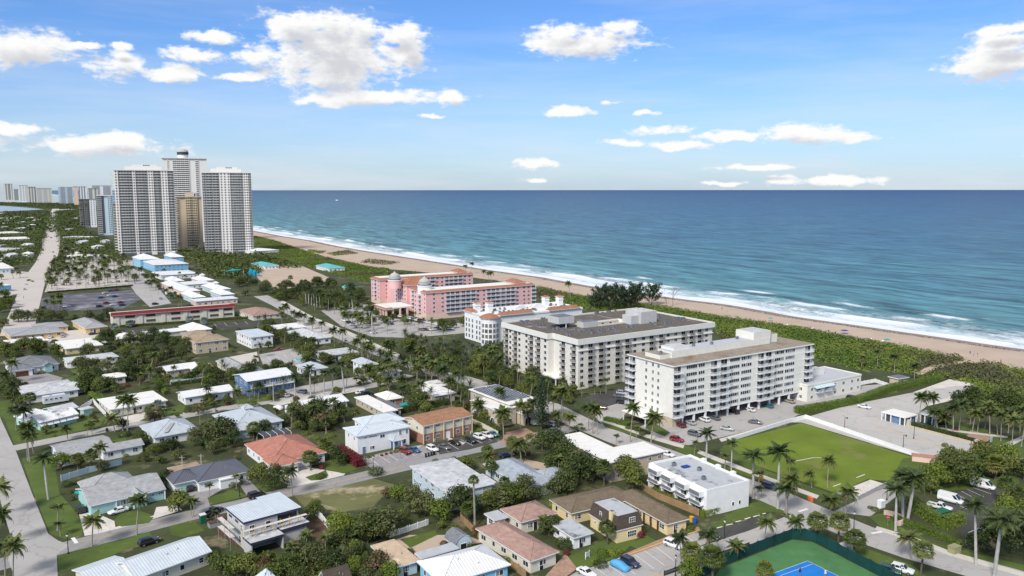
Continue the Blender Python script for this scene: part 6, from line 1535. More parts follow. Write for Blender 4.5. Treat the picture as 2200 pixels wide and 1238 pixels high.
# blue motel
th, W, D, wb = H('the blue motel', 'blue_motel', 'two-storey blue motel with bright white metal gable roof', (530, 820), (632, 804), (503, 805), 6.0, kind='gable', h=1.5, rm='white_metal_roof', wm='blue_wall', storeys=2, az='fit', cat='motel')
many(th, 'balcony', balcony_mb(4.5, 1.3, 'rail_white', 'white_paint', 'win_blue', solid=False), [(W * f, wb[2], 3.0, 0) for f in (.2, .42, .68, .88)])
th, W, D, wb = H('the porch-roofed white house', 'white_house', 'two-storey white house with grey hip roof and lower porch roof', (783, 786), (812, 781), (756, 774), 5.8, kind='hip', h=1.5, rm='grey_metal_roof', wm='white_paint', storeys=2, wings=[((1.5, 14, -7, 0), 3.1, 'hip', 1.3, A_(rm='pale_grey_roof'))])
H('the long white-roofed house', 'white_house', 'long white house with ribbed white metal gable roof and teal windows', (638, 882), (750, 861), (612, 866), 3.2, kind='gable', h=1.5, rm='white_metal_roof', wm='white_paint', az='fit', gl='win_blue')
H('the cream flat-roofed strip', 'cream_roof_house', 'narrow building with long cream flat roof running away from view', (824, 886), (852, 879), (749, 855), 3.0, kind='flat', rm='white_roof', wm='tan_wall')
H('the white pyramid bungalow', 'white_house', 'square bungalow with white hip roof and brown walls', (830, 860), (862, 851), (800, 848), 2.9, kind='hip', h=1.5, rm='white_roof', wm='brick_wall')
H('the dark flat shed roof', 'dark_roof_house', 'narrow building with dark grey flat roof between two white roofs', (846, 879), (860, 873), (806, 857), 2.8, kind='flat', rm='dark_roof', wm='tan_wall', wins=False)
H('the stained white flat house', 'flat_roof_house', 'tan house with patched white flat roof full of grey equipment marks', (934, 851), (973, 840), (908, 828), 3.2, kind='flat', rm='stained_white_roof', wm='tan_wall', wings=[((4, 13, 12, 22), 3.3, 'flat', 0, {})])
# brick and cream motel with rust roof
th, W, D, wb = H('the rust-roofed motel', 'rust_roof_motel', 'two-storey motel with rust shingle roof, brick below and cream above', (908, 916), (1017, 892), (872, 895), 6.0, kind='gable', h=1.3, rm='rust_shingle', wm='cream_wall', wins=False, door=None, az='fit', cat='motel')
b = MB(); b.box(wb[0] - .04, wb[1] + .04, wb[2] - .04, wb[3], 0, 3.0, 'brick_wall'); b.build('brick_storey', th)
for f in (.08, .29, .70, .90):
 put_window(th, 'S', (wb[1] - wb[0]) * f, .95, (wb[0], wb[1], wb[2] - .06, wb[3]), 1.8, 1.3, cols=3); put_window(th, 'S', (wb[1] - wb[0]) * f, 4.7, wb, 1.9, .6)
for f in (.3, .7): put_window(th, 'W', (wb[3] - wb[2]) * f, 3.9, wb, 1.1, 1.2)
po = MB(); po.box(-.12, .12, -.12, .12, 0, 5.8, 'pale_yellow_wall'); many(th, 'post', po, [(W * f, .15, 0, 0) for f in (.02, .21, .41, .6, .79, .98)])
link('door', door_mesh(1.6, 2.2, 'white_paint'), th, (W * .5, wb[2] - .05, .02), 0)
# tan villa with arches and solar panels
th, W, D, wb = H('the arched tan villa', 'tan_villa', 'tan Mediterranean villa with white arches and black solar panels on roof', (1095, 869), (1157, 857), (1013, 835), 7.0, kind='flat', rm='white_roof', wm='tan_wall', storeys=2, az='fit', cat='villa', vents=0,
wings=[((-6, 2.5, -1, 16), 6.0, 'flat', 0, A_(rm='white_roof', storeys=2, ov=.3)), ((2.5, 11, -4.5, 1), 4.0, 'flat', 0, A_(rm='white_roof', wins=False, ov=.3))])
for i in range(2):
 for j in range(4):
  b = MB(); b.poly([(0, 0, .15), (W * .42, 0, .15), (W * .42, D * .17, .55), (0, D * .17, .55)], 'solar_black'); b.poly([(0, D * .17, .55), (W * .42, D * .17, .55), (W * .42, D * .17, 0), (0, D * .17, 0)], 'galvanised')
  link('solar_panel', b.mesh('solar_panel'), th, (W * (.06 + .46 * i), D * (.14 + .2 * j), 7.02))
ar = MB(); n_ = 10
for i in range(n_):
 a0, a1 = math.pi * i / n_, math.pi * (i + 1) / n_
 for r0, r1, z in ((1.25, 1.55, 0),): ar.poly([(r0 * math.cos(a0), -.06, 1.5 + r0 * math.sin(a0)), (r1 * math.cos(a0), -.06, 1.5 + r1 * math.sin(a0)), (r1 * math.cos(a1), -.06, 1.5 + r1 * math.sin(a1)), (r0 * math.cos(a1), -.06, 1.5 + r0 * math.sin(a1))], 'white_paint')
ar.poly([(-1.25, -.05, 0), (1.25, -.05, 0)] + [(1.25 * math.cos(math.pi * i / n_), -.05, 1.5 + 1.25 * math.sin(math.pi * i / n_)) for i in range(n_ + 1)], 'door_dark')
many(th, 'arch', ar, [(4.8, -4.2, .05, 0), (8.6, -4.2, .05, 0), (-5.7, 2, .05, FACE['W']), (-5.7, 5.6, .05, FACE['W']), (-5.7, 9.2, .05, FACE['W']), (-5.7, 12.8, .05, FACE['W'])])
# white apartments with pale metal roof
th, W, D, wb = H('the white apartment house', 'white_apartments', 'two-storey white apartment house with pale grey hip roof and blue doors', (766, 938), (884, 916), (732, 920), 6.0, kind='hip', h=1.2, rm='pale_metal_roof', wm='white_paint', storeys=2, az='fit', cat='apartment building', wins=False, door=None,
wings=[((6, 20, 7, 17), 6.4, 'hip', 1.5, A_(storeys=2))])
for f, z, w_, h_ in ((.47, 3.9, 1.7, 1.1), (.82, 3.7, .9, 1.5), (.95, 3.7, .9, 1.5), (.27, .9, 1.6, 1.1), (.88, .8, 1.9, 1.4)): put_window(th, 'S', (wb[1] - wb[0]) * f, z, wb, w_, h_, cols=2)
for f in (.25, .7): put_window(th, 'W', (wb[3] - wb[2]) * f, 3.9, wb, 1.0, 1.2)
link('door', door_mesh(1.1, 2.2, 'blue_wall'), th, (wb[0] + 2, wb[2], .02), 0)
b = MB(); roof_hip(b, W * .6, W * .78, -2.2, 1.0, 3.1, 1.2, 'grey_metal_roof'); b.box(W * .605, W * .62, -2, -1.8, 0, 2.9, 'white_paint'); b.box(W * .755, W * .77, -2, -1.8, 0, 2.9, 'white_paint'); b.build('porch', th)
for f in (.65, .72): link('door', door_mesh(1.0, 2.2, 'blue_wall'), th, (W * f, wb[2], .02), 0)
b = MB(); r = random.Random(9)                              # the house name over the front: dark raised letters too small to read
for i in range(11):
 if i in (3,): continue
 b.box(2.6 + i * .42, 2.6 + i * .42 + .24, wb[2] - .06, wb[2] - .01, 4.75, 5.0 + .12 * (i % 2), 'door_dark')
b.build('wall_lettering', th)
# the big grey flat roof and the blue shingle house
th, W, D, wb = H('the big grey-roofed house', 'grey_roof_house', 'large pale house under a wide plain grey roof beside the street', (961, 1061), (1063, 1039), (866, 1004), 5.0, kind='hip', h=.35, rm='pale_grey_roof', wm='pale_blue_wall', storeys=2, az='fit', wings=[((8, 14.5, 1, 8), 4.98, 'flat', 0, A_(rm='pale_grey_roof', wins=False))])
H('the blue shingle house', 'blue_roof_house', 'L-shaped pale blue house with blue-grey shingle hip roof', (1132, 1051), (1192, 1030), (1031, 998), 3.0, kind='hip', h=2.0, rm='blue_shingle', wm='pale_blue_wall', wings=[((6, 16, 2, 10), 3.0, 'hip', 1.7, A_(rm='blue_shingle'))])
# pink shingle pair
th, W, D, wb = H('the pink-roofed front house', 'pink_roof_house', 'pale house with pink shingle hip roof near the parking lot', (1139, 1207), (1202, 1185), (1042, 1129), 3.0, kind='hip', h=1.7, rm='pink_shingle', wm='cream_wall', az='fit')
th, W, D, wb = H('the pink-roofed rear house', 'pink_roof_house', 'wider pink shingle hip-roofed house behind the front one', (1119, 1123), (1212, 1111), (1069, 1095), 3.1, kind='hip', h=1.9, rm='pink_shingle', wm='cream_wall')
H('the grey carport', 'carport', 'small flat grey-roofed carport against the pink-roofed house', (1062, 1118), (1092, 1110), (1044, 1102), 2.9, kind='flat', rm='grey_roof_stained', wm='white_paint', cat='carport', vents=0)
H('the stained flat-roofed annex', 'flat_annex', 'small pale annex with flat grey roof and a big black stain', (1232, 1156), (1277, 1144), (1192, 1122), 3.0, kind='flat', rm='grey_roof_stained', wm='white_paint', vents=1)
# yellow mansard house
th, W, D, wb = H('the yellow mansard house', 'mansard_house', 'yellow house with brown mansard upper storey and brown shingle wings', (1433, 1127), (1481, 1114), (1331, 1058), 3.0, kind='hip', h=1.7, rm='brown_shingle', wm='pale_yellow_wall', az=R(61), wf='white_paint',
wings=[((-16, 4, D_ := 16, 26), 3.0, 'hip', 1.7, {})])
x, y, z = 0, 0, 0
ax, ay = G(1325, 1141, 3.2); cx, cy = G(1381, 1126, 3.2); ex, ey = G(1264, 1104, 3.2)
lx = lambda X, Y: ((X - th.location.x) * math.cos(th.rotation_euler.z) + (Y - th.location.y) * math.sin(th.rotation_euler.z), -(X - th.location.x) * math.sin(th.rotation_euler.z) + (Y - th.location.y) * math.cos(th.rotation_euler.z))
m0 = lx(ax, ay); m1 = lx(cx, cy); m2 = lx(ex, ey); mw = m1[0] - m0[0]; md = m2[1] - m0[1]
b = MB(); b.box(m0[0] + .3, m0[0] + mw - .3, m0[1] + .3, m0[1] + md - .3, 0, 3.1, 'pale_yellow_wall'); b.build('wall', th)
b = MB(); roof_mansard(b, m0[0], m0[0] + mw, m0[1], m0[1] + md, 3.2, 6.3, .7, 'mansard_shingle', 'grey_roof_stained'); b.build('mansard_roof', th)
b = MB(); b.box(m0[0] + .1, m0[0] + 1.1, m0[1] + 2.2, m0[1] + 3.2, 2.5, 6.9, 'pale_yellow_wall', mtop='dark_roof'); b.build('chimney', th)
link('window', window_mesh(1.7, 1.8, cols=3, rows=3), th, (m0[0] + mw * .6, m0[1] + .28, 3.7), 0); link('window', window_mesh(2.6, 1.5, cols=4, rows=2), th, (m0[0] + mw * .6, m0[1] + .3, .8), 0)
link('window', window_mesh(.9, 1.2, cols=1, rows=2), th, (m0[0] + .3, m0[1] + md * .6, 4.1), FACE['W'])
for f in (.3, .55, .8): link('window', window_mesh(.9, .7), th, (m0[0] + .3, m0[1] + md * f, 1.5), FACE['W'])
po = MB(); po.box(-.15, .15, -.15, .15, 0, 2.75, 'wood_brown'); many(th, 'porch_post', po, [(-.2 + i * -2.2, 7 - i * 0, 0, 0) for i in range(0)] + [(.15, 3.5 + i * 2.6, 0, 0) for i in range(4)])
# white modern block
th, W, D, lp = big('the white modern block', 'modern_block', 'white boxy two-storey block, flat stained roof, grey louvred bay fronts', (1519, 1054), (1610, 1033), (1396, 995), 6.8, az='fit', cat='apartment building')
b = MB(); b.box(0, W, 0, D, 0, 6.4, 'white_paint'); b.build('wall', th)
b = MB(); roof_flat(b, -.02, W + .02, -.02, D + .02, 6.42, 'grey_roof_stained', th=.1, parapet=.55); b.build('roof', th)
n_ = 4; seg = (D - .5) / n_
for i in range(n_):
 y0 = .5 + seg * i
 b = MB(); b.box(-1.6, -.01, y0 + .4, y0 + seg - 1.2, 4.9, 6.3, 'white_paint'); b.box(-1.64, -1.6, y0 + .5, y0 + seg - 1.3, 5.1, 6.15, 'slate_shingle'); b.box(-1.2, .5, y0 + seg - 1.2, y0 + seg - .9, 0, 7.2, 'white_paint'); b.build('bay_hood', th)
 b = MB(); b.box(-1.5, -.01, y0 + .4, y0 + seg - 1.2, 2.6, 2.8, 'white_paint'); b.box(-1.52, -1.46, y0 + .4, y0 + seg - 1.2, 2.8, 3.6, 'slate_shingle'); b.build('balcony', th)
 link('window', window_mesh(2.2, 1.9, cols=2), th, (0, y0 + seg * .45, 2.85), FACE['W']); link('window', window_mesh(1.8, 1.5, cols=2), th, (0, y0 + seg * .45, .5), FACE['W'])
for f in (.62, .78): link('window', window_mesh(.8, 1.1, cols=1), th, (W * f, 0, 1.2), 0)
many(th, 'rooftop_unit', AC, [(W * .35, D * .82, 6.42, 0), (W * .6, D * .55, 6.42, .2), (W * .35, D * .3, 6.42, 0)])
b = MB(); b.box(-1.1, 1.1, -.7, .7, .0, .35, 'blue_fabric'); t_ = b.build('tarpaulin', th, loc=(W * .5, D * .72, 6.43))
for (a, c_) in ((W * .97, .25), (W * .97, .5), (W * .97, .75)):
 b = MB(); b.box(W - .6, W + .35, D * c_ - .6, D * c_ + .6, 6.0, 7.5, 'white_paint'); b.build('parapet_block', th)
# L-shaped cream block
th, W, D, lp = big('the L-shaped white-roofed block', 'flat_roof_block', 'L-shaped two-storey cream block with broad white flat roof', (1311, 994), (1431, 969), (1191, 938), 6.0, az='fit', cat='apartment building')
nx, ny = lp(1318, 961, 6.0)
nx = min(max(nx, 8), W * .6); ny = min(max(ny, 8), D * .6)
b = MB(); b.box(.5, W - .5, .5, ny - .5, 0, 5.7, 'tan_wall'); b.box(.5, nx - .5, ny - .5, D - .5, 0, 5.7, 'tan_wall'); b.build('wall', th)
b = MB(); b.box(0, W, 0, ny, 5.72, 6.0, 'white_paint', mtop='white_roof'); b.box(0, nx, ny, D, 5.72, 6.0, 'white_paint', mtop='white_roof'); b.build('roof', th)
many(th, 'window', window_mb(1.2, 1.1), [(W * f, .5, z, 0) for f in (.15, .3, .5, .72, .9) for z in (1, 3.9)] + [(.5, D * f, z, FACE['W']) for f in (.1, .3, .5, .7, .9) for z in (1, 3.9)] + [(W - .5, ny * .5, z, FACE['E']) for z in (1, 3.9)])
# the house under construction
th, W, D, lp = big('the house under construction', 'construction_house', 'unfinished grey two-storey block house with scaffold planks and navy fascia', (523, 1123), (597, 1103), (492, 1089), 6.8, az='fit', cat='house')
mat('navy_fascia', (.045, .045, .085), .6, var=.1)
x1, y1 = lp(664, 1101, 6.6); x0b, y0b = lp(592, 1119, 6.6); _, yb2 = lp(567, 1074, 6.6)
W2 = max(6, x1 - W); D2 = max(6, D)
b = MB(); b.box(.3, W, .3, D, 0, 6.3, 'stucco_grey'); b.box(W, W + W2 - .3, 2.0, D + 2, 0, 6.0, 'stucco_grey'); b.build('wall', th)
b = MB(); b.box(0, W, 0, D + .2, 6.3, 6.8, 'navy_fascia', mtop='pale_metal_roof'); b.build('roof', th)
b = MB(); b.box(W + .01, W + W2, .6, D + 2.2, 6.0, 6.5, 'navy_fascia', mtop='pale_metal_roof'); b.build('roof', th)
b = MB(); b.box(-.2, W - .5, -4.2, .3, 3.0, 3.5, 'navy_fascia', mtop='pale_grey_roof'); b.box(0, .25, -4, .3, 0, 3, 'stucco_grey'); b.box(W - .8, W - .55, -4, .3, 0, 3, 'stucco_grey'); b.build('terrace', th)
b = MB(); b.box(W - .3, W + W2 + .6, -2.2, 2.0, 2.9, 3.7, 'navy_fascia', mtop='pale_grey_roof'); b.box(W, W + W2, -1.9, 2.0, 0, 2.9, 'stucco_grey'); b.build('terrace', th)
b = MB(); b.box(W + .6, W + W2 - .6, 1.94, 2.0, 3.8, 5.9, 'win_dark'); b.build('opening', th)
many(th, 'window', window_mb(1.3, 1.7, 'white_paint', 'win_dark', 1, 2), [(W * .25, .3, 3.9, 0), (W * .72, .3, 3.9, 0), (.3, D * .3, .9, FACE['W']), (.3, D * .2, 3.9, FACE['W'])])
many(th, 'slit_window', window_mb(1.8, .5, 'navy_fascia', 'win_dark', 1), [(.3, D * .45, 5.2, FACE['W']), (.3, D * .8, 5.2, FACE['W'])])
b = MB()
for x in [-.5 + i * 2.2 for i in range(int((W + W2) / 2.2) + 1)]:
 b.tube([(x, -1.6, 3.5), (x, -1.6, 5.6)], .05, 5, 'yellow_plastic'); b.tube([(x, -.4, 3.5), (x, -.4, 5.6)], .05, 5, 'yellow_plastic'); b.tube([(x, -1.6, 3.6), (x + 2.2, -1.6, 5.4)], .03, 4, 'galvanised')
b.box(-.6, W + W2 + .3, -1.8, -.9, 5.3, 5.4, 'drive_white'); b.box(-2.4, -1.3, 2, D - 1, 3.2, 3.3, 'drive_white'); b.box(-2.4, -1.3, 2, D - 1, 5.2, 5.3, 'drive_white')
for y in (2.2, D * .5, D - 1.2): b.tube([(-2.3, y, 0), (-2.3, y, 6)], .05, 5, 'galvanised')
sc = b.build('scaffold'); sc.location = th.location; sc.rotation_euler = th.rotation_euler; tag(sc, 'scaffold of yellow posts and bleached planks round the unfinished house', 'scaffold')
# garden shed with gambrel roof
loc, rz, W, D = place((978, 1172), (1006, 1164), (962, 1153), 2.0)
th = thing('garden_shed', 'small pale blue garden shed with grey gambrel roof and open door', 'shed', loc, rz); W, D = 4.2, 4.6
b = MB(); b.box(0, W, 0, D, 0, 2.2, 'pale_blue_wall')
pr = [(0, 2.2), (.7, 3.3), (W / 2, 3.9), (W - .7, 3.3), (W, 2.2)]
b.poly([(x, 0, z) for x, z in pr], 'pale_blue_wall'); b.poly([(x, D, z) for x, z in reversed(pr)], 'pale_blue_wall'); b.build('wall', th)
b = MB(); pr = [(-.2, 2.1), (.62, 3.42), (W / 2, 4.05), (W - .62, 3.42), (W + .2, 2.1)]
for (xa, za), (xb, zb) in zip(pr, pr[1:]): b.poly([(xa, -.2, za), (xb, -.2, zb), (xb, D + .2, zb), (xa, D + .2, za)][::-1], 'slate_shingle'); b.poly([(xa, -.2, za - .1), (xb, -.2, zb - .1), (xb, -.2, zb), (xa, -.2, za)], 'white_paint')
b.build('roof', th); link('door', door_mesh(1.5, 1.9, 'door_dark'), th, (W * .5, 0, .02), 0)
landmark(loc[0], loc[1], 'the garden shed')
th, W, D, wb = H('the white hip-roofed house at front', 'white_hip_house', 'blue-walled house with bright white ribbed metal hip roof', (948, 1256), (1098, 1213), (893, 1207), 3.0, kind='hip', h=2.2, rm='white_metal_roof', wm='resort_blue', az='fit')
H('the tan flat-roofed house', 'tan_roof_house', 'pale blue house with weathered tan flat roof', (850, 1219), (898, 1199), (806, 1169), 2.9, kind='flat', rm='tan_flat_roof', wm='pale_blue_wall')
H('the mottled grey flat roof', 'grey_flat_house', 'low flat mottled grey roof between the tan roof and the shed', (905, 1200), (988, 1178), (890, 1188), 2.7, kind='flat', rm='grey_roof_stained', wm='pale_blue_wall', wins=False, vents=0)
H('the bottom dark-gabled house', 'dark_gable_house', 'house with dark brown gable roof tip in front of the hedge trees', (700, 1262), (760, 1246), (672, 1246), 3.6, kind='gable', h=2.4, rm='mansard_shingle', wm='tan_wall')
H('the bottom pale-roofed house', 'pale_roof_house', 'house with pale metal hip roof just showing beyond the trees', (560, 1262), (604, 1250), (540, 1244), 3.4, kind='hip', h=2.2, rm='pale_metal_roof', wm='white_paint')
# beach buildings
def pavilion(words, label, A, B, C, wm='blue_wall'):
 loc, rz, W, D = place(A, B, C, 3.0, az='fit'); th = thing('beach_pavilion', label, 'pavilion', loc, rz)
 b = MB(); b.box(0, W, 0, D, 2.75, 3.05, 'white_paint', mtop='white_roof'); b.build('roof', th)
 b = MB(); b.box(.8, W - .8, .8, D - .8, 0, 2.75, wm); b.build('wall', th)
 p = MB(); p.box(-.15, .15, -.15, .15, 0, 2.75, 'white_paint'); many(th, 'pillar', p, [(.3, D * f, 0, 0) for f in (.03, .22, .6, .82, .97)] + [(W * f, .3, 0, 0) for f in (.5, .95)])
 g = MB(); g.box(-.9, .9, -.05, .02, 0, 2.5, 'mesh_dark'); many(th, 'screen', g, [(.78, D * f, 0, FACE['W']) for f in (.12, .72)])
 landmark(loc[0], loc[1], words); FOOT[-1] = (loc[0], loc[1], (math.cos(rz), math.sin(rz)), (-math.sin(rz), math.cos(rz)), W, D)
pavilion('the white beach pavilion', 'white flat-roofed beach pavilion with blue walls and white pillars', (1945, 898), (1972, 891), (1900, 883))
pavilion('the hedged pavilion', 'second blue-walled pavilion hidden behind dark hedge and palms', (2012, 897), (2032, 891), (1981, 884))
H('the tan cabana', 'tan_cabana', 'small square tan cabana with dark slatted top by the dunes', (1931, 814), (1950, 809), (1916, 807), 3.0, kind='flat', rm='dark_roof', wm='beige_wall', cat='cabana', wins=False, vents=0)
# blue resort with white pavilion roofs
def resort(label, A, B, C, z, h, wm='resort_blue', st=1, cup=False, kind='hip'):
 loc, rz, W, D = place(A, B, C, z, az=R(54)); th = thing('resort_pavilion', label, 'pavilion', loc, rz, 'white-roofed resort pavilions')
 wing(th, (0, W, 0, D), z, kind, h, 'white_metal_roof', wm, storeys=st)
 if cup:
  b = MB(); b.box(W / 2 - 1.2, W / 2 + 1.2, D / 2 - 1.2, D / 2 + 1.2, z + h * .6, z + h + 1, 'white_paint'); c_ = b.build('cupola', th); b = MB(); roof_hip(b, W / 2 - 2, W / 2 + 2, D / 2 - 2, D / 2 + 2, z + h + 1.1, 1.3, 'white_metal_roof'); b.build('cupola_roof', c_)
 landmark(loc[0], loc[1], 'the ' + label.split(' with')[0].split(' beside')[0])
resort('big blue resort hall with white hip roof nearest the curved tower', (300, 558), (340, 555), (293, 552), 9, 4, st=3)
resort('cupola-topped blue resort hall beside the palms', (368, 553), (393, 551), (358, 548), 8, 3, st=3, cup=True)
resort('two-storey blue resort wing with white roof', (331, 570), (402, 565), (320, 560), 7, 2.2, st=2)
resort('low white-walled arcade behind the resort palms', (345, 592), (420, 585), (338, 584), 4, 1.6, 'white_paint')
resort('left white pyramid pavilion of the court', (366, 605), (393, 602), (357, 599), 4, 2.5, 'peach_trim')
resort('cupola-topped white pavilion of the court', (428, 604), (458, 601), (422, 597), 4, 2.5, 'peach_trim', cup=True)
resort('long white roof along the drive', (392, 627), (428, 623), (372, 606), 4, 2, 'peach_trim')
resort('white pavilion roof at the drive bend', (412, 640), (438, 636), (403, 629), 4, 2.2, 'pale_blue_wall')
resort('white pavilion roof on the sea side of the court', (460, 623), (492, 619), (450, 612), 4, 2.2, 'pale_blue_wall', cup=True)
resort('white pavilion roof at the court corner', (474, 634), (500, 630), (468, 624), 4, 2.2, 'pale_blue_wall')
resort('low long white arcade closing the court', (420, 648), (510, 640), (418, 642), 3.6, .8, 'peach_trim', kind='flat')
resort('rear white arcade roof of the court', (400, 612), (455, 608), (396, 606), 3.6, 1.2, 'white_paint')
H('the blue shopfront', 'blue_shop', 'white-roofed shop with bright blue awning at the avenue junction', (-14, 616), (26, 612), (-18, 598), 5, kind='flat', rm='white_roof', wm='resort_blue', cat='shop', az='fit')
H('the pale junction house', 'pale_house', 'pale house with white roof across the road junction', (-10, 578), (30, 575), (-12, 565), 4, kind='flat', rm='white_roof', wm='pale_blue_wall', cat='shop')
for i, (A, B, C, lb) in enumerate([((0, 502), (55, 500), (0, 498), 'long low white roof among the far trees'), ((2, 515), (66, 513), (2, 510), 'second long low white roof among the far trees'), ((15, 538), (55, 533), (8, 531), 'grey hip roof among the far left trees'), ((7, 480), (24, 479), (6, 478), 'small white roof beyond the far trees'), ((20, 470), (50, 468), (18, 465), 'pale winding-drive house among far trees'), ((154, 451), (169, 450), (153, 449), 'white roof right of the boulevard'), ((190, 510), (214, 508), (189, 505), 'grey roof below the pale blue tower'), ((546, 540), (600, 537), (540, 534), 'beach club roof beside the right curved tower'), ((183, 553), (240, 549), (180, 546), 'long white roof left of the curved tower')]):
 loc, rz, W, D = place(A, B, C, 4, az='fit'); th = thing('far_house', lb, 'house', loc, rz); wing(th, (0, W, 0, D), 4, 'hip' if i in (2, 5, 7) else 'flat', 1.8, 'white_roof' if i != 2 else 'pale_grey_roof', 'white_paint', wins=False)
for i, (x, y, w_) in enumerate([(4, 459, 9), (36, 466, 14), (62, 469, 12), (78, 474, 10), (12, 474, 14), (48, 478, 12), (70, 484, 8), (6, 488, 16), (40, 492, 18), (60, 526, 14), (2, 527, 12), (24, 548, 16), (64, 545, 10), (4, 556, 14), (160, 470, 10), (186, 462, 12), (150, 492, 10), (176, 520, 16), (210, 530, 14), (150, 535, 12), (228, 518, 10), (165, 545, 14)]):
 loc, rz, W, D = place((x, y), (x + w_, y - w_ * .12), None, 5, d=10, az='fit'); th = thing('far_house', None, 'house', loc, rz); wing(th, (0, W, 0, D), 5, ('hip', 'flat', 'gable')[i % 3], 1.8, ('white_roof', 'pale_grey_roof', 'white_metal_roof')[i % 3], 'white_paint', wins=False); ask(th, ('white hip roof', 'pale flat roof', 'white gable roof')[i % 3] + ' among the far trees', 'house', 'small far houses among trees', 'beside the boulevard')
# beach park kiosks with turquoise roofs
for A, B, C, lb in (((568, 572), (600, 570), (566, 565), 'turquoise-roofed kiosk at the playground sand'), ((706, 577), (742, 575), (702, 569), 'turquoise pavilion roof with white ridge among dune bushes'), ((746, 620), (766, 618), (744, 616), 'small turquoise roof behind the hotel palms')):
 loc, rz, W, D = place(A, B, C, 3.5, az='fit'); th = thing('beach_kiosk', lb, 'kiosk', loc, rz, 'turquoise beach kiosks'); wing(th, (0, W, 0, D), 3.5, 'hip', 2.4, 'teal_roof', 'white_paint')
 landmark(loc[0], loc[1], 'the ' + lb.split(' at ')[0].split(' with ')[0].split(' behind ')[0])
SKYK = (.60, .90, 1.36); SUNK = 3.0; SUNA = 12.0; EXPO = .36
# ---------------------------------------------------------------- plants stood one by one (foot of the trunk in the photograph, size)
def put(k, s, base=1.0, where=None):
 for t in s.split():
  a = t.split(','); x, y = G(float(a[0]), float(a[1]))
  if k not in ('shrub', 'limeshrub', 'redshrub') and inside_building(x, y, .2): continue
  plant(k, x, y, base * (float(a[2]) if len(a) > 2 else 1) * rnd.uniform(.92, 1.08), where)
put('coco', '198,1174,.85 294,1150,.8 72,974,.9 64,992,.9 60,990,.85 146,947,.68 247,928,.95 264,926,1.05 274,928,1 35,925,.9 52,930,.95 216,1012,.85 12,1252,1 30,1262,1 -8,1175,.9 -10,1110,.9 554,868,.75 513,874,.75 465,888,.6 629,1066,.8 1056,1010,.75 1168,1142,.62 1120,995,1.05 1083,947,1.05 1068,902,.9 1036,905,.95 1018,877,.8 1118,927,.85 1148,912,.95 1188,895,.9 1206,907,1.1 1212,905,1 835,858,.9 870,840,.9 865,874,.9 905,870,.9 970,872,.8 320,812,.9 300,775,.8')
put('coco', '1974,914,1.05 2007,918,.95 2013,920,.95 2033,923,.9 2060,926,.95 2048,935,.9 2089,929,.9 2084,912,.8 2126,935,1 2143,938,.95 2150,948,.9 2166,930,.95 2175,958,1 2116,920,.85 2100,930,.8 2190,940,.9 2194,960,.9 1744,1048,0.67 1778,1048,0.73 1696,1019,0.61 1690,1106,0.92 1686,1102,0.92 1785,1117,0.92 1814,1120,0.92 1712,1155,0.67 1958,1203,0.92 1464,1220,0.73 1528,1212,0.79 1579,1203,0.73 1641,1179,0.73 1264,926,1.04 1273,932,1.10 1284,934,0.73 1354,950,1.10 1399,950,1.04')
put('royal', '104,1074,1 668,852,.82 696,848,.82 714,844,.8 740,844,.82 634,858,.85 444,868,.55 450,866,.55 1517,995,.85 1571,1015,.72 1618,1071,1.05 1671,1093,1.2 1924,1141,1.05 1949,1124,1.1 1940,1118,.9 2097,1214,1 2135,1245,1 2205,1215,1.15 1938,1112,.85')
put('royal', '658,654 663,655 669,656 675,657 681,659 688,661 694,663 752,676,.9 760,680,.9 770,690 800,720 795,700,.9', 1.0)
put('small', '124,1140,1.2 130,1152,1.2 188,936,.8 198,934,.8 318,900 330,897 355,895 766,979,1 806,969,1 812,968,1 508,1050,.8 450,1069,.7 416,1111 412,1112 1366,947 1323,956 1492,978 1557,1009,1.2 1627,1074,1.3 1631,1075,1.1 1250,1099 1250,852 1278,849 1290,847 1302,845 630,1214 645,1210 660,1205,1.1 680,1208 700,1210,1.1 716,1203 735,1212 622,1208,.9 900,945 1048,1165 720,905 740,908 860,985,.6 920,870,.9 815,830,.9')
put('yellow', '490,798 552,790 700,932 690,925 628,916,.8 355,778 940,808,.9 905,805 430,912,.9 1130,990,.8 335,900,.7')
put('sabal', '66,886 172,1006,.95 196,1013,.95 540,976,1.3 545,946,1.1 706,986,1.2 696,986 668,1011 1082,1065,.9 1056,1031,.9 1005,1126,.8 1100,986,1.1 1298,1043,1.2 1305,1171,.85 1486,1228,1.2 1531,1252,1.2 1758,1166 1800,1182,1.1 1834,1200 1977,1246 2138,1032,1.5 2160,1088,1.1 2185,1086,1.1 1985,909,.9 306,940,.9 168,1012,.8 1640,1252,.9')
for t in ('1020,1131,1.05',): put('wash', t, where='by the wooden shed fence')
put('silver', '281,703 247,713,.9 407,699 438,698 340,886,.8 1150,915,.7 270,1090,.4')
put('date', '905,760 930,768 955,772 975,764 995,770 1015,775 885,752 945,755 1030,782 1000,790 870,748 970,782', .9)
put('column', '1163,926,1.2')
put('norfolk', '974,1086,1 1055,815,.8')
put('casu', '1290,662 1330,659 1370,657 1400,656 1312,668,.9 1352,666,.95 1278,664,.8', 1.25)
put('bare', '1445,658,1.2 1432,659,.6')
put('coco', '1040,604 1049,604 1055,605 1000,587 1012,588 1226,642 1850,792,.8 1885,788,.8 1921,801,.8 1964,819,.85', .95)
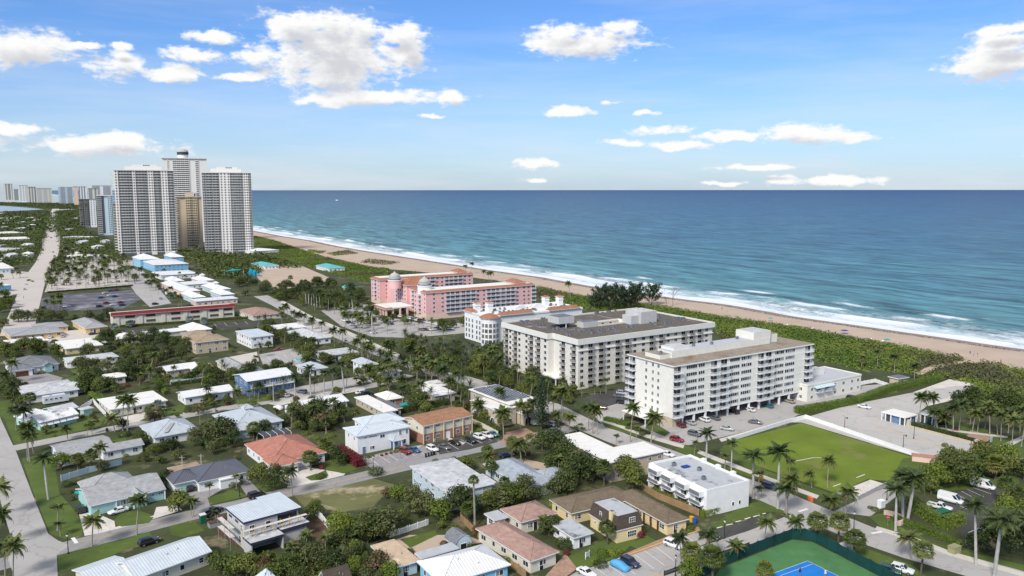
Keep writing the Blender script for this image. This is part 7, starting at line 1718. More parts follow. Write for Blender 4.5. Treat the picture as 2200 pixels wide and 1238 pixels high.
put('mid', '26,868 180,845 215,845,.9 250,845,.8 305,957,.55 330,977,.55 375,962,.55 345,997,.55 556,1042,.7 385,1099,.85 528,936 636,902 660,905,.8 668,910,.8 480,1232,.7 510,1236,.7 460,1212,.6 530,1240,.7 676,1113,.6 1003,1010,1 1050,1096,.8 1100,1083,.8 1160,1066,.9 1200,1162,.7 1360,1052,.95 1349,1037,.9 1990,1032 2030,1031 2075,1031 2125,1021 2180,1026 2040,1011 2110,1001 2000,1061,.9 10,766 45,751 80,761 120,761 440,806 772,1152,.9 812,1150,.9 722,1162,.85 620,1245,.7 585,1248,.8 1090,860,.7 690,1240,.7')
put('dark', '195,836 235,839 350,967,.55 310,992,.55 592,1051,.7 570,935,.55 452,937,.9 485,947 440,966,.9 500,962,.8 990,1106,.9 1010,1108,.7 1250,1032 1273,1036 1222,1022 1208,1007 1216,1052,.8 1165,966,.9 1195,986 1215,1001 1235,987,.9 1185,1011,.9 2065,881 2090,872 2110,886 2135,881 2160,896 2180,901 2130,1166 2180,1182 2100,1182,.8 2050,1042 2100,1026 2150,1021 2200,1031 460,812 470,822,.8 450,816,.9 275,817 790,1168,.8 750,1170,.8 960,1100,.7 560,1245,.6 1180,1150,.6 2145,1140,.7')
put('dark', '230,741 255,749 280,743 305,741 330,739 355,743 380,749 400,756 240,761 270,769 330,766 360,769 390,773 285,786 310,781 345,783 10,701 60,691 110,691 160,691 215,691', .85)
put('olive', '310,958,.5 385,987,.6 430,942 470,952,.9 420,957,.8 650,912,.8 684,917,.9 890,1080,.7 886,1104,.9 840,1135,.9 1075,1091,.8 1130,1076,.8 175,791,.7 190,796,.7 205,791,.7 230,796,.7 670,1234 1197,1062,.8 820,1156 912,1111 40,692 85,691 135,689 190,691 235,689 720,1248,.7 1240,1010,.8')
put('lime', '132,1009,.8 856,1078,.85 948,1117,1.1 735,1152,1.05 760,1160,.9 760,1232,.6 2070,1006 2160,1001 2160,1116,.8 2190,1121,.8 1484,1252,.9 2010,1046 215,742,.9 240,733,.8 30,691,.8 495,1222,.5 545,1228,.5 1975,1052,.8')
put('rust', '566,1240,.7 810,1238,.9 1310,957,.3 1240,1075,.4 620,790,.5 448,925,.5')
put('shrub', '275,936 268,938 690,1028 775,1000,.6 790,984,.6 800,982,.6 850,972,.7 880,962,.7 430,1052 500,1045 515,1042 1310,905 1330,912 1350,922 1380,935 1440,1062,1.3 1464,1072,1.2 1420,1050 1205,1170 1215,1180 1225,1172 1290,1218 1320,1150,.8 1470,1140,.8 1485,1136,.8 1160,930 1190,915,1.2 1135,942 1870,1093,.8 1880,1098,.7 1890,1102,.7 90,803,.8 80,805,.7 160,1040,.8 150,1060,1 155,1075,1.1 145,1045,.9 808,1020,1.3 1000,940,.6 960,945,.6 62,604 70,606 2030,960,.9 2122,960 2140,966 1720,1112 1690,1112,.8 1120,870 1100,862,1.2')
put('limeshrub', '1295,1196,1.1 1315,1192,1 1280,1210,.6 1140,938,.8 975,985,.5 348,840 560,845,.6 1330,1188,.5 1145,950,.6')
put('redshrub', '1374,1153,1.2 830,977,.5 840,975,.5 820,980,.5 2055,925,.8 1218,1192,.6')
def scatter(k, n, poly, s0=.8, s1=1.1, where=None, gap=2.5, tries=30, free=True):
 w = [G(*p) for p in poly]; xs = [p[0] for p in w]; ys = [p[1] for p in w]; done = []
 kk = k if isinstance(k, (list, tuple)) else [k]
 for _ in range(n * tries):
  if len(done) >= n: break
  x, y = rnd.uniform(min(xs), max(xs)), rnd.uniform(min(ys), max(ys))
  if not in_poly(x, y, w) or inside_building(x, y, .8) or any(math.hypot(x - a, y - b) < gap for a, b in done): continue
  if any(math.hypot(x - a[0], y - a[1]) < r + .5 for a, _, r in ROADS if abs(a[0] - x) < 40) : continue
  if not free and any(in_poly(x, y, p) for p in PAVED): continue
  done.append((x, y)); plant(rnd.choice(kk), x, y, rnd.uniform(s0, s1), where)
scatter('coco', 18, [(830, 775), (880, 790), (1010, 830), (1010, 850), (940, 845), (880, 830), (840, 815)])
scatter(['coco', 'coco', 'mid', 'dark'], 24, [(1015, 800), (1085, 770), (1085, 810), (1180, 850), (1150, 862), (1100, 850), (1020, 825)], .7, 1)
scatter(['coco', 'coco', 'small'], 22, [(600, 675), (650, 695), (740, 735), (830, 780), (800, 785), (720, 745), (640, 715), (600, 700)], .7, 1)
scatter('coco', 14, [(700, 665), (780, 680), (800, 725), (740, 712)], .75, 1)
scatter(['coco', 'coco', 'sabal'], 105, [(100, 626), (300, 611), (296, 585), (270, 558), (140, 545), (125, 565), (96, 600)], .95, 1.2, gap=4.5)
scatter(['coco', 'mid', 'sabal'], 20, [(100, 626), (94, 604), (116, 575), (128, 558), (140, 548), (152, 552), (130, 590), (116, 626)], .8, 1.1)
scatter(['coco', 'mid', 'sabal'], 12, [(0, 680), (30, 665), (30, 640), (0, 635)], .8, 1)
scatter(['coco', 'sabal'], 10, [(0, 610), (45, 600), (60, 572), (30, 560), (0, 570)], .8, 1)
scatter('coco', 26, [(300, 600), (330, 598), (380, 640), (430, 655), (400, 665), (330, 640)], .6, .85)
scatter('coco', 14, [(340, 592), (440, 588), (470, 605), (360, 600)], .5, .7)
scatter('coco', 12, [(80, 660), (130, 650), (135, 672), (95, 675)], .7, .95)
scatter(['dark', 'mid', 'olive', 'dark', 'sabal'], 62, [(500, 605), (560, 608), (610, 622), (700, 612), (790, 622), (792, 652), (700, 655), (640, 668), (585, 645), (520, 640)], .75, 1.15)
scatter(['sabal'], 14, [(600, 612), (690, 612), (720, 622), (620, 626)], .8, 1.1)
scatter(['dark', 'mid', 'olive'], 22, [(560, 700), (640, 720), (760, 780), (740, 800), (650, 770), (600, 740)], .5, .8)
scatter(['mid', 'dark', 'coco'], 26, [(130, 800), (180, 770), (330, 790), (440, 830), (380, 840), (260, 830)], .5, .75)
scatter(['dark', 'mid', 'small', 'coco'], 20, [(560, 905), (600, 908), (720, 892), (735, 905), (700, 935), (640, 925)], .5, .8)
scatter(['coco', 'mid'], 14, [(760, 810), (830, 800), (860, 850), (800, 845)], .6, .9)
scatter(['mid', 'small', 'olive'], 16, [(240, 880), (360, 888), (500, 868), (480, 890), (330, 905)], .35, .6)
scatter(['dark', 'mid'], 12, [(870, 745), (1000, 780), (1080, 800), (1060, 815), (960, 795), (880, 765)], .5, .7)
scatter(['olive', 'mid', 'lime', 'dark'], 26, [(640, 1200), (760, 1180), (850, 1225), (830, 1270), (640, 1270)], .4, .65)
scatter(['mid', 'dark'], 16, [(0, 745), (240, 735), (220, 765), (20, 790)], .5, .8)
scatter(['mid', 'olive', 'coco'], 12, [(20, 820), (0, 850), (40, 880), (60, 870), (40, 840)], .6, .9)
scatter(['coco', 'small'], 12, [(1160, 885), (1230, 920), (1300, 960), (1285, 970), (1220, 935), (1150, 905)], .6, .85)
scatter(['mid', 'olive', 'olive', 'mid', 'lime', 'dark', 'rust'], 100, [(0, 880), (0, 742), (240, 712), (560, 702), (700, 742), (860, 832), (1170, 902), (1200, 1000), (1040, 1200), (700, 1230), (440, 1240), (440, 1100), (130, 1050), (60, 960)], .3, .62, gap=5, free=False)
scatter(['shrub', 'shrub', 'small', 'limeshrub', 'redshrub'], 130, [(0, 880), (0, 742), (240, 712), (560, 702), (700, 742), (860, 832), (1170, 902), (1480, 1100), (1340, 1180), (1040, 1240), (440, 1240), (130, 1050), (60, 960)], .5, 1.0, gap=3, free=False)
Q_ = ['queen', 'queen', 'coco']
scatter(Q_, 26, [(740, 735), (800, 762), (880, 800), (1010, 838), (1005, 858), (880, 835), (740, 800)], .85, 1.15, gap=4, free=False)
scatter(['queen', 'dark', 'mid', 'queen'], 34, [(860, 745), (1010, 752), (1085, 775), (1085, 815), (1010, 812), (900, 786)], .75, 1.1, gap=3.5, free=False)
scatter(['queen', 'dark', 'queen', 'sabal', 'mid'], 26, [(1005, 815), (1090, 812), (1240, 850), (1220, 880), (1165, 872), (1090, 846)], .75, 1.0, gap=4, free=False)
scatter(['queen', 'mid', 'small', 'queen'], 24, [(560, 700), (660, 712), (760, 750), (840, 800), (780, 830), (640, 790), (500, 770)], .7, 1.0, gap=6, free=False)
scatter(['queen', 'mid', 'small', 'queen', 'dark'], 26, [(420, 800), (560, 800), (760, 815), (790, 850), (640, 850), (440, 872)], .6, .95, gap=6, free=False)
scatter(['queen', 'sabal', 'mid', 'queen'], 20, [(860, 850), (1000, 850), (1090, 890), (1170, 900), (1180, 930), (1090, 930), (1010, 900), (920, 905)], .7, 1.0, gap=5, free=False)
scatter('queen', 100, [(100, 626), (300, 611), (296, 585), (270, 558), (140, 545), (125, 565), (96, 600)], .95, 1.2, gap=4.5)
scatter(['queen', 'mid'], 30, [(700, 668), (760, 655), (800, 680), (900, 700), (1000, 702), (1000, 712), (880, 722), (800, 720)], .7, 1.05, gap=6)
scatter(['queen', 'dark'], 24, [(640, 655), (740, 645), (780, 655), (690, 672)], .8, 1.1)
# hedges
HG = lambda l: [G(*p) for p in l]
for nm, lb, l, h, w_, lf in (
 ('hedge', 'long thick green hedge between the carport court and the beach lot', [(1710, 889), (1775, 878), (1840, 866), (1915, 838), (1965, 828), (2018, 817)], 2.2, 3.2, 'hedge_leaf'),
 ('flowering_hedge', 'dark red bougainvillea hedge beside the white apartment house', [(728, 972), (752, 988), (776, 1004)], 2.4, 3.0, 'leaf_red'),
 ('hedge', 'tall clipped bright hedge hiding the green dumpster', [(1952, 1086), (1985, 1112), (2023, 1137), (2067, 1125)], 3.0, 2.0, 'scrub_leaf'),
 ('hedge', 'long low clipped hedge along the right-hand sidewalk', [(1919, 1116), (1985, 1143), (2064, 1176)], 1.3, 1.4, 'scrub_leaf'),
 ('hedge', 'dark hedge beside the arched tan villa', [(1014, 898), (1045, 915), (1078, 936)], 1.9, 2.4, 'leaf_dark'),
 ('hedge', 'dark hedge behind the rust-roofed motel', [(852, 889), (905, 879), (966, 868)], 2.2, 2.2, 'leaf_dark'),
 ('hedge', 'low hedge at the entrance of the stilted condo', [(1298, 903), (1325, 909), (1350, 916)], 1.3, 2.6, 'hedge_leaf'),
 ('hedge', 'second low hedge nearer the palms of the stilted condo', [(1350, 920), (1375, 928), (1396, 934)], 1.0, 2.0, 'leaf_dark'),
 ('hedge', 'dark hedge below the pool wall', [(366, 830), (410, 824), (450, 818)], 1.6, 1.6, 'leaf_dark'),
 ('hedge', 'low hedge along the front of the red-roofed motel', [(256, 704), (400, 694), (532, 685)], 1.3, 1.8, 'leaf_dark'),
 ('hedge', 'bright lime hedge at the end wall of the white modern block', [(1506, 1111), (1540, 1100), (1572, 1090)], 1.7, 2.2, 'leaf_lime'),
 ('hedge', 'tall untrimmed hedge between the blue shingle and pink-roofed houses', [(1052, 1090), (1105, 1075), (1160, 1062), (1214, 1047)], 3.2, 3.6, 'leaf_mid'),
 ('hedge', 'shaggy green hedge along the wooden fence of the modern block', [(1400, 1056), (1450, 1078), (1492, 1097)], 1.5, 2.0, 'leaf_mid'),
 ('hedge', 'bright narrow hedge beside the white fence', [(194, 849), (204, 857), (213, 866)], 1.6, 1.6, 'scrub_leaf'),
 ('hedge', 'bright narrow hedge right of the flat-roofed bungalow', [(338, 832), (347, 839), (357, 848)], 1.6, 1.6, 'scrub_leaf'),
 ('hedge', 'low dark hedge on the tan wall of the beach park', [(1958, 913), (2025, 930), (2094, 951)], 1.1, 1.8, 'leaf_dark'),
 ('hedge', 'boxy dark hedge round the hedged pavilion', [(1978, 903), (2005, 911), (2032, 912)], 2.4, 2.4, 'leaf_dark'),
 ('hedge', 'long dark hedge row behind the palms of the far parking lot', [(100, 630), (200, 622), (285, 615)], 1.2, 2.0, 'leaf_dark'),
 ('hedge', 'dark hedge along the shed house lane', [(1030, 872), (1060, 860)], 1.5, 1.6, 'leaf_dark'),
 ('hedge', 'hedge under the date palms at the avenue', [(860, 770), (940, 795), (1060, 812)], 1.4, 3.0, 'leaf_dark')):
 hedge(nm, lb, HG(l), h, w_, lf, dens=26 if l[0][1] > 800 else 12, leaf=.17 if l[0][1] > 800 else .26)
# dune scrub and far woods
scrub('dune_scrub', 'low green sea-grape scrub covering the dunes behind the beach', [
 [(546, 508), (588, 517), (640, 535), (700, 554), (800, 575), (834, 579), (838, 600), (780, 605), (720, 590), (660, 572), (600, 556), (556, 545)],
 [(1150, 616), (1249, 637), (1394, 657), (1433, 661), (1557, 683), (1720, 705), (1804, 721), (1930, 744), (2068, 771), (2040, 782), (1985, 790), (1965, 805), (1930, 800), (1900, 795), (1845, 795), (1800, 782), (1752, 775), (1740, 745), (1560, 735), (1530, 690), (1250, 662), (1155, 640)],
 [(2120, 780), (2215, 800), (2215, 890), (2110, 880), (2060, 868), (2075, 850), (2100, 830), (2040, 812), (1990, 822), (1975, 812), (2010, 796), (2060, 784)], [(2215, 800), (2520, 850), (2520, 1010), (2215, 965)]],
 2.9, 2.3, ['hedge_leaf', 'scrub_leaf', 'scrub_leaf', 'leaf_lime', 'scrub_dry'], 40, .46, 11)
scrub('beach_scrub', 'patches of low scrub creeping onto the open sand', [[(700, 545), (745, 537), (770, 545), (720, 550)], [(665, 536), (700, 540), (690, 545), (660, 541)], [(790, 556), (860, 563), (835, 570), (775, 565)], [(850, 583), (900, 585), (880, 590), (845, 588)]], 4, 1.0, ['scrub_leaf', 'scrub_dry'], 16, .6, 12)
scrub('far_woods', 'dense green tree canopy on both sides of the far boulevard', [
 [(-30, 500), (96, 500), (84, 530), (66, 566), (20, 570), (-30, 570)], [(126, 500), (170, 492), (212, 508), (252, 545), (250, 552), (140, 548), (133, 520)], [(380, 549), (440, 548), (560, 548), (640, 575), (560, 578), (540, 600), (470, 600), (440, 575), (400, 556)]], 8.5, 7.5, ['leaf_dark', 'leaf_mid', 'leaf_dark', 'leaf_olive'], 30, 1.2, 13)
scrub('distant_woods', 'hazy green woods toward the far skyline', [
 [(-60, 460), (100, 456), (106, 468), (96, 500), (-60, 500)], [(122, 456), (210, 450), (235, 470), (170, 492), (125, 500), (122, 480)], [(-60, 436), (250, 440), (200, 450), (130, 449), (100, 449), (60, 443), (-60, 440)], [(388, 540), (444, 538), (444, 548), (384, 549)]], 17, 10, ['leaf_dark', 'leaf_mid', 'leaf_olive'], 22, 2.6, 14)
# ---------------------------------------------------------------- vehicles
def cars(s, where=None, group='parked cars', far=False):
 for t in s.split():
  a = t.split(','); car(float(a[0]), float(a[1]), a[2], 'car_' + a[3], float(a[4]), where, group, far)
cars('254,1099,sedan,white,185 173,1096,suv,black,88 405,1050,suv,black,90 320,1166,suv,black,5 551,1066,suv,black,3 458,1102,pickup,black,25 589,853,suv,black,95 613,850,sedan,silver,100 648,843,suv,grey,120 820,819,suv,white,60 776,844,sedan,white,10 788,847,suv,black,10 598,752,sedan,red,10')
cars('871,971,suv,red,285 890,968,sedan,blue,285 929,966,suv,white,278 954,962,sedan,grey,278 978,952,sedan,black,278 1012,948,suv,black,278 1030,941,suv,white,278 1045,937,pickup,white,278 1059,934,sedan,teal,278 1087,979,sedan,navy,350 1182,913,suv,silver,110 1190,926,sedan,grey,10')
cars('1447,1172,suv,white,285 1524,1154,suv,black,290 1354,1211,suv,navy,278 1260,1232,sedan,white,278 1454,946,suv,red,290 1492,934,suv,grey,285 1562,922,sedan,silver,300 1623,908,sedan,grey,300 1434,977,sedan,white,285 1655,1048,suv,navy,285 1461,915,suv,maroon,90 1483,909,sedan,silver,90 1513,903,suv,white,90 1535,899,sedan,grey,90 1612,881,sedan,white,80 1576,886,suv,black,90 1650,873,sedan,teal,90 1696,863,sedan,tan,90 1760,872,sedan,navy,300 1722,880,suv,maroon,300 1832,857,suv,black,285 1857,875,sedan,white,284')
cars('1292,877,suv,maroon,310 1331,852,sedan,grey,300 1337,846,suv,silver,300 1337,866,suv,black,300 2042,1076,van,white,285 2112,1046,van,white,285 2019,1091,pickup,white,285 2114,1146,sedan,paleblue,60 1911,1228,suv,green,292 1938,1226,suv,white,292')
cars(' '.join(f'{816 + i * 5.2:.1f},{685 + i * 2.2:.1f},{rnd.choice(("sedan", "suv"))},{c},60' for i, c in enumerate('grey white black silver grey navy'.split())), group='cars in the hotel lot', far=True)
cars(' '.join(f'{862 + i * 7:.1f},{681 + i * 1.5:.1f},{rnd.choice(("sedan", "suv"))},{c},290' for i, c in enumerate('white black silver white grey white black grey white white silver white'.split())), group='cars in the hotel lot', far=True)
cars(' '.join(f'{905 + i * 9:.1f},{709 - i * .3:.1f},{rnd.choice(("sedan", "suv"))},{c},285' for i, c in enumerate('grey black white silver navy white grey white'.split())), group='cars in the hotel lot', far=True)
cars(' '.join(f'{976 + i * 5:.1f},{691 - i * .5:.1f},sedan,{c},285' for i, c in enumerate('black grey black navy white'.split())), group='cars in the hotel lot', far=True)
cars('740,689,sedan,white,300 750,694,suv,black,300 760,698,sedan,white,300 770,703,sedan,silver,300 803,715,sedan,white,20 800,667,suv,black,10', group='cars in the hotel lot', far=True)
cars('226,630,sedan,white,30 239,626,suv,navy,10 250,624,suv,maroon,10 237,635,sedan,white,20 247,638,suv,navy,10 218,640,sedan,navy,10 229,652,suv,red,20 244,655,sedan,white,10 260,650,sedan,maroon,10 263,656,suv,navy,20 143,659,sedan,white,170 214,659,suv,black,20', group='cars in the asphalt lot', far=True)
for j, (y0, y1) in enumerate(((588, 580), (600, 592), (613, 604))):
 cars(' '.join(f'{112 + i * 17 + j * 3:.1f},{y0 + (y1 - y0) * i / 10:.1f},{rnd.choice(("sedan", "suv"))},{rnd.choice(("white", "white", "silver", "grey"))},100' for i in range(10)), group='cars under the far palms', far=True)
cars('306,590,sedan,navy,90 345,622,suv,black,290 351,625,suv,grey,290 357,629,suv,black,290 362,633,van,white,290 369,640,pickup,teal,290 345,642,sedan,paleblue,90 334,654,suv,black,20 300,582,suv,grey,290 304,586,sedan,white,290 309,592,suv,navy,290 314,601,sedan,white,290', group='cars along the resort drive', far=True)
cars('110,511,suv,black,90 114,542,sedan,grey,90 117,551,suv,black,90 123,554,sedan,navy,90 113,560,sedan,silver,90 119,566,suv,black,90 56,611,sedan,white,80 53,622,sedan,silver,80 108,492,sedan,grey,90', group='cars driving the boulevard', far=True)
cars('107,725,suv,white,80 135,723,sedan,silver,80 200,718,sedan,navy,10', far=True)
def covered(px, py, m, look, head):
 x, y = G(px, py, .4); o = thing('covered_car', look, 'car', (x, y, .08), math.pi / 2 - eaz(px) + R(head))
 b = MB(); loft(b, [(-2.4, .7, .05, .7, .8), (-2.1, .9, .03, 1.0, 1.12), (-1.2, .93, .02, 1.28, 1.42), (.2, .93, .02, 1.25, 1.44), (1.1, .92, .02, .98, 1.08), (2.1, .88, .03, .82, .92), (2.4, .7, .05, .6, .68)], m); c = b.build('cover', o, False)
 for f in c.data.polygons: f.use_smooth = True
 w = MB()
 for wx in (-1.4, 1.4): w.tube([(wx, -.86, .14), (wx, .86, .14)], .17, 10, 'rubber')
 w.build('wheels', o)
covered(1332, 1217, 'cover_blue', 'car under a bright blue fabric cover beside the navy one', 278)
covered(598, 877, 'white_cloth', 'car under a white cover at the end of the long white roof', 100)
# motorhome behind the awning house
x, y = G(120, 866); o = thing('motorhome', 'white motorhome parked behind the mint awning house', 'motorhome', (x, y, 0), math.pi / 2 - eaz(120) + .05)
b = MB(); b.box(-4.2, 3.2, -1.25, 1.25, .5, 3.2, 'car_white'); b.poly([(3.2, -1.25, .5), (4.2, -1.2, .5), (4.2, -1.2, 1.5), (3.2, -1.25, 3.1)], 'car_white'); b.poly([(4.2, 1.2, .5), (3.2, 1.25, .5), (3.2, 1.25, 3.1), (4.2, 1.2, 1.5)], 'car_white'); b.poly([(4.2, -1.2, .5), (4.2, 1.2, .5), (4.2, 1.2, 1.5), (4.2, -1.2, 1.5)], 'car_white'); b.poly([(4.2, -1.2, 1.5), (4.2, 1.2, 1.5), (3.2, 1.25, 3.1), (3.2, -1.25, 3.1)], 'car_glass'); b.build('body', o)
for i in range(4): link('window', window_mesh(1.0, .7, cols=1), o, (-3.3 + i * 1.6, -1.25, 1.7))
b = MB(); b.box(-2, -1.2, -.4, .4, 3.2, 3.45, 'galvanised'); b.build('roof_unit', o)
for wx in (-2.6, 2.6):
 for s in (-1.1, 1.1): b = MB(); b.tube([(wx, s - .12, .42), (wx, s + .12, .42)], .42, 12, 'rubber'); b.build('wheel', o)
# ---------------------------------------------------------------- tennis court
sheet('tennis_surround', [(1548, 1222), (1702, 1160), (1745, 1165), (1900, 1245), (1900, 1290), (1500, 1290)], 'court_green', .06)
sheet('tennis_court', [(1661, 1233), (1735, 1206), (1800, 1238), (1860, 1275), (1740, 1300)], 'court_blue', .085)
lines('court_line', [[(1661, 1233), (1735, 1206), (1800, 1238), (1860, 1275)], [(1676, 1238), (1745, 1213)]], .09, 'line_white', .10)
fp = [G(*p) for p in [(1500, 1250), (1547, 1219), (1620, 1190), (1702, 1159), (1720, 1158), (1747, 1163), (1820, 1203), (1893, 1241), (1960, 1280)]]
o = thing('court_fence', 'dark green windscreen fence round the tennis court', 'fence', (fp[0][0], fp[0][1], 0)); ox, oy = fp[0]
b = MB(); p_ = MB()
pts = resample(fp, 3.0)
for (ax, ay), (bx, by) in zip(pts, pts[1:]):
 for k_ in range(4):
  t0, t1 = k_ / 4, (k_ + 1) / 4
  z0 = 2.75 - .18 * math.sin(math.pi * t0); z1 = 2.75 - .18 * math.sin(math.pi * t1)
  A_x, A_y, B_x, B_y = ax + (bx - ax) * t0 - ox, ay + (by - ay) * t0 - oy, ax + (bx - ax) * t1 - ox, ay + (by - ay) * t1 - oy
  b.poly([(A_x, A_y, .15), (B_x, B_y, .15), (B_x, B_y, z1), (A_x, A_y, z0)], 'screen_green')
b.build('screen', o)
for ax, ay in pts: q_ = MB(); q_.tube([(0, 0, 0), (0, 0, 3.1)], .05, 6, 'steel_dark'); link('post', CACHE.setdefault('cpost', q_.mesh('post', False)), o, (ax - ox, ay - oy, 0))
landmark(*G(1660, 1210), 'the tennis court', 0)
person(*G(1718, 1236), 'navy_cloth', 'navy_cloth', None, .1, .4, look='person in dark clothes playing on the blue court')
person(*G(1773, 1240), 'white_cloth', 'white_cloth', None, .1, 2.4, .9, look='person in white playing on the blue court')
person(*G(51, 642), 'navy_cloth', 'navy_cloth', None, .06, 1.0, look='person in dark clothes walking on the avenue')
for i, (px, py, c1, c2) in enumerate([(1551, 666, 'navy_cloth', 'navy_cloth'), (1562, 672, 'white_cloth', 'navy_cloth'), (2084, 762, 'navy_cloth', 'blue_fabric'), (2092, 765, 'white_cloth', 'navy_cloth'), (2100, 767, 'navy_cloth', 'white_cloth'), (1630, 692, 'red_fabric', 'navy_cloth'), (1108, 612, 'white_cloth', 'navy_cloth'), (1080, 606, 'navy_cloth', 'white_cloth'), (2150, 780, 'navy_cloth', 'navy_cloth')]):
 person(*G(px, py), c1, c2, None, .12, i * 1.3, look='person standing on the sand')
lines('field_pipe', [[(1701, 993), (1722, 989), (1748, 984), (1786, 985)], [(1840, 1027), (1858, 1020)], [(1790, 1046), (1806, 1040)]], .3, 'line_white', .09)
for l in () and ([(1600, 985), (1680, 955), (1760, 935), (1762, 937), (1684, 959), (1606, 990)], [(1700, 1015), (1800, 1000), (1900, 1005), (1898, 1009), (1800, 1005), (1704, 1020)]): sheet('worn_track', l, 'dry_grass', .062)
# ---------------------------------------------------------------- walls and fences
def fence(name, label, l, h, m, style='solid', post=2.4, cat='fence', th_=.08):
 w = [G(*p) for p in l]; o = thing(name, label, cat, (w[0][0], w[0][1], 0)); ox, oy = w[0]; b = MB(); seen = []
 for (ax, ay), (bx, by) in zip(w, w[1:]):
  L_ = math.hypot(bx - ax, by - ay); ux, uy = (bx - ax) / L_, (by - ay) / L_; vx, vy = -uy * th_ / 2, ux * th_ / 2
  f = lambda s, t: (ax - ox + ux * s + vx * t, ay - oy + uy * s + vy * t)
  if style == 'solid': b.prism([f(0, -1), f(L_, -1), f(L_, 1), f(0, 1)], 0, h, m)
  else:
   for z0, z1 in ((h * .12, h * .2), (h * .85, h * .95)): b.prism([f(0, -1), f(L_, -1), f(L_, 1), f(0, 1)], z0, z1, m)
   s = 0
   while s < L_: b.prism([f(s, -1.2), f(s + .14, -1.2), f(s + .14, 1.2), f(s, 1.2)], .05, h, m); s += .28
  s = 0
  while s <= L_: seen.append((f(s, 0)[0], f(s, 0)[1], 0, math.atan2(uy, ux))); s += post
 b.build('panel', o)
 p = MB(); p.box(-.08, .08, -.08, .08, 0, h + .15, m); many(o, 'post', p, seen)
 landmark(w[0][0], w[0][1], 'the ' + name.replace('_', ' '), 1) if name in ('field_wall', 'picket_fence', 'park_wall', 'pool_wall', 'court_rail') else None
fence('field_wall', 'long low white wall between the playing field and beach lot', [(1566, 949), (1690, 910), (1731, 899), (1850, 940), (1975, 983)], 1.3, 'white_paint', cat='wall', th_=.3, post=6)
fence('wood_fence', 'brown wooden fence behind the white modern block', [(1372, 1047), (1410, 1071), (1502, 1109)], 1.8, 'wood_fence')
fence('picket_fence', 'white picket fence round the shed garden', [(838, 1156), (880, 1142), (920, 1128)], 1.5, 'white_paint', 'rail')
fence('white_fence', 'white board fence beside the unfinished house', [(678, 1106), (692, 1120), (708, 1141)], 1.8, 'white_paint')
fence('white_fence', 'white board fence beside the mint awning house driveway', [(172, 884), (200, 866), (228, 896)], 1.7, 'white_paint')
fence('cream_fence', 'cream board fence right of the rust-roofed motel', [(1014, 909), (1042, 922), (1070, 937)], 1.6, 'cream_wall')
fence('rail_fence', 'white railing at the end of the beach annex court', [(1849, 828), (1880, 822), (1925, 838)], 1.6, 'white_paint', 'rail')
fence('park_wall', 'low tan wall edging the beach park', [(1947, 917), (2020, 936), (2101, 957)], .8, 'tan_wall', cat='wall', th_=.3, post=6)
fence('wood_fence', 'weathered wooden fence between the shed and pink-roofed house', [(990, 1118), (1010, 1138), (1040, 1168)], 1.7, 'wood_fence')
fence('pool_wall', 'white wall along the narrow swimming pool', [(366, 826), (410, 820), (450, 814)], 1.2, 'white_paint', cat='wall', th_=.25)
fence('wood_fence', 'new yellow wooden fence beside the white hip roof', [(1098, 1222), (1115, 1232), (1130, 1245)], 1.9, 'wood_fence')
fence('court_rail', 'grey chain fence rail along the tennis street', [(1427, 1238), (1490, 1216), (1554, 1194), (1610, 1175)], 1.1, 'steel_dark', 'rail', post=3)
fence('grey_fence', 'grey fence along the slab lot', [(1800, 1062), (1843, 1076), (1906, 1044)], 1.2, 'galvanised', 'rail')
fence('white_fence', 'white garden wall behind the aqua corner house', [(132, 1034), (190, 1016), (262, 998)], 1.7, 'pale_blue_wall')
fence('white_fence', 'pale fence behind the white apartment house', [(880, 935), (894, 930), (893, 945)], 1.6, 'white_paint')
# ---------------------------------------------------------------- small things
for px, py, st in ((147, 1190, 0), (515, 1067, 0), (802, 1013, 0), (1556, 1158, 0), (1451, 1239, 0), (1935, 1262, 0), (560, 700, 0), (1834, 1140, 0), (1814, 925, 1), (1940, 965, 1), (1963, 943, 1), (2085, 972, 1), (1905, 1075, 0)): street_lamp(px, py, 4.2 if not st else 4.8, 'post' if not st else 'arm')
def bin_(px, py, m, look, sc=1):
 x, y = G(px, py); o = thing('wheelie_bin', None, 'bin', (x, y, .05), rnd.uniform(0, 1)); o.scale = (sc,) * 3
 b = MB(); b.prism([(-.25, -.25), (.25, -.25), (.25, .3), (-.25, .3)], .08, .95, m); b.build('body', o); b = MB(); b.box(-.3, .3, -.3, .36, .95, 1.05, m); b.build('lid', o)
 b = MB(); b.tube([(-.28, .3, .1), (.28, .3, .1)], .1, 8, 'rubber'); b.build('wheels', o); ask(o, look, 'bin', 'refuse bins')
for i in range(4): bin_(915 + i * 6, 983 - i * 1.6, 'black_plastic', 'black wheelie bin', 1.1)
bin_(1486, 1123, 'yellow_plastic', 'yellow recycling bin', 1.4); bin_(1493, 1126, 'blue_plastic', 'blue recycling bin', 1.4); bin_(230, 928, 'black_plastic', 'black street bin', 1.1); bin_(2163, 962, 'black_plastic', 'dark park bin')
def boxy(name, label, cat, px, py, w, d, h, m, lid=None, az=None, rz=0, z=0):
 x, y = G(px, py); o = thing(name, label, cat, (x, y, z), math.pi / 2 - eaz(px) + rz)
 b = MB(); b.prism([(-w / 2, -d / 2), (w / 2, -d / 2), (w / 2, d / 2), (-w / 2, d / 2)], 0, h * .92, m); b.box(-w / 2 - .04, w / 2 + .04, -d / 2 - .04, d / 2 + .04, h * .8, h * .86, m); b.build('body', o)
 b = MB(); b.box(-w / 2 - .06, w / 2 + .06, -d / 2 - .06, d / 2 + .06, h * .92, h, lid or m); b.build('lid', o); return o
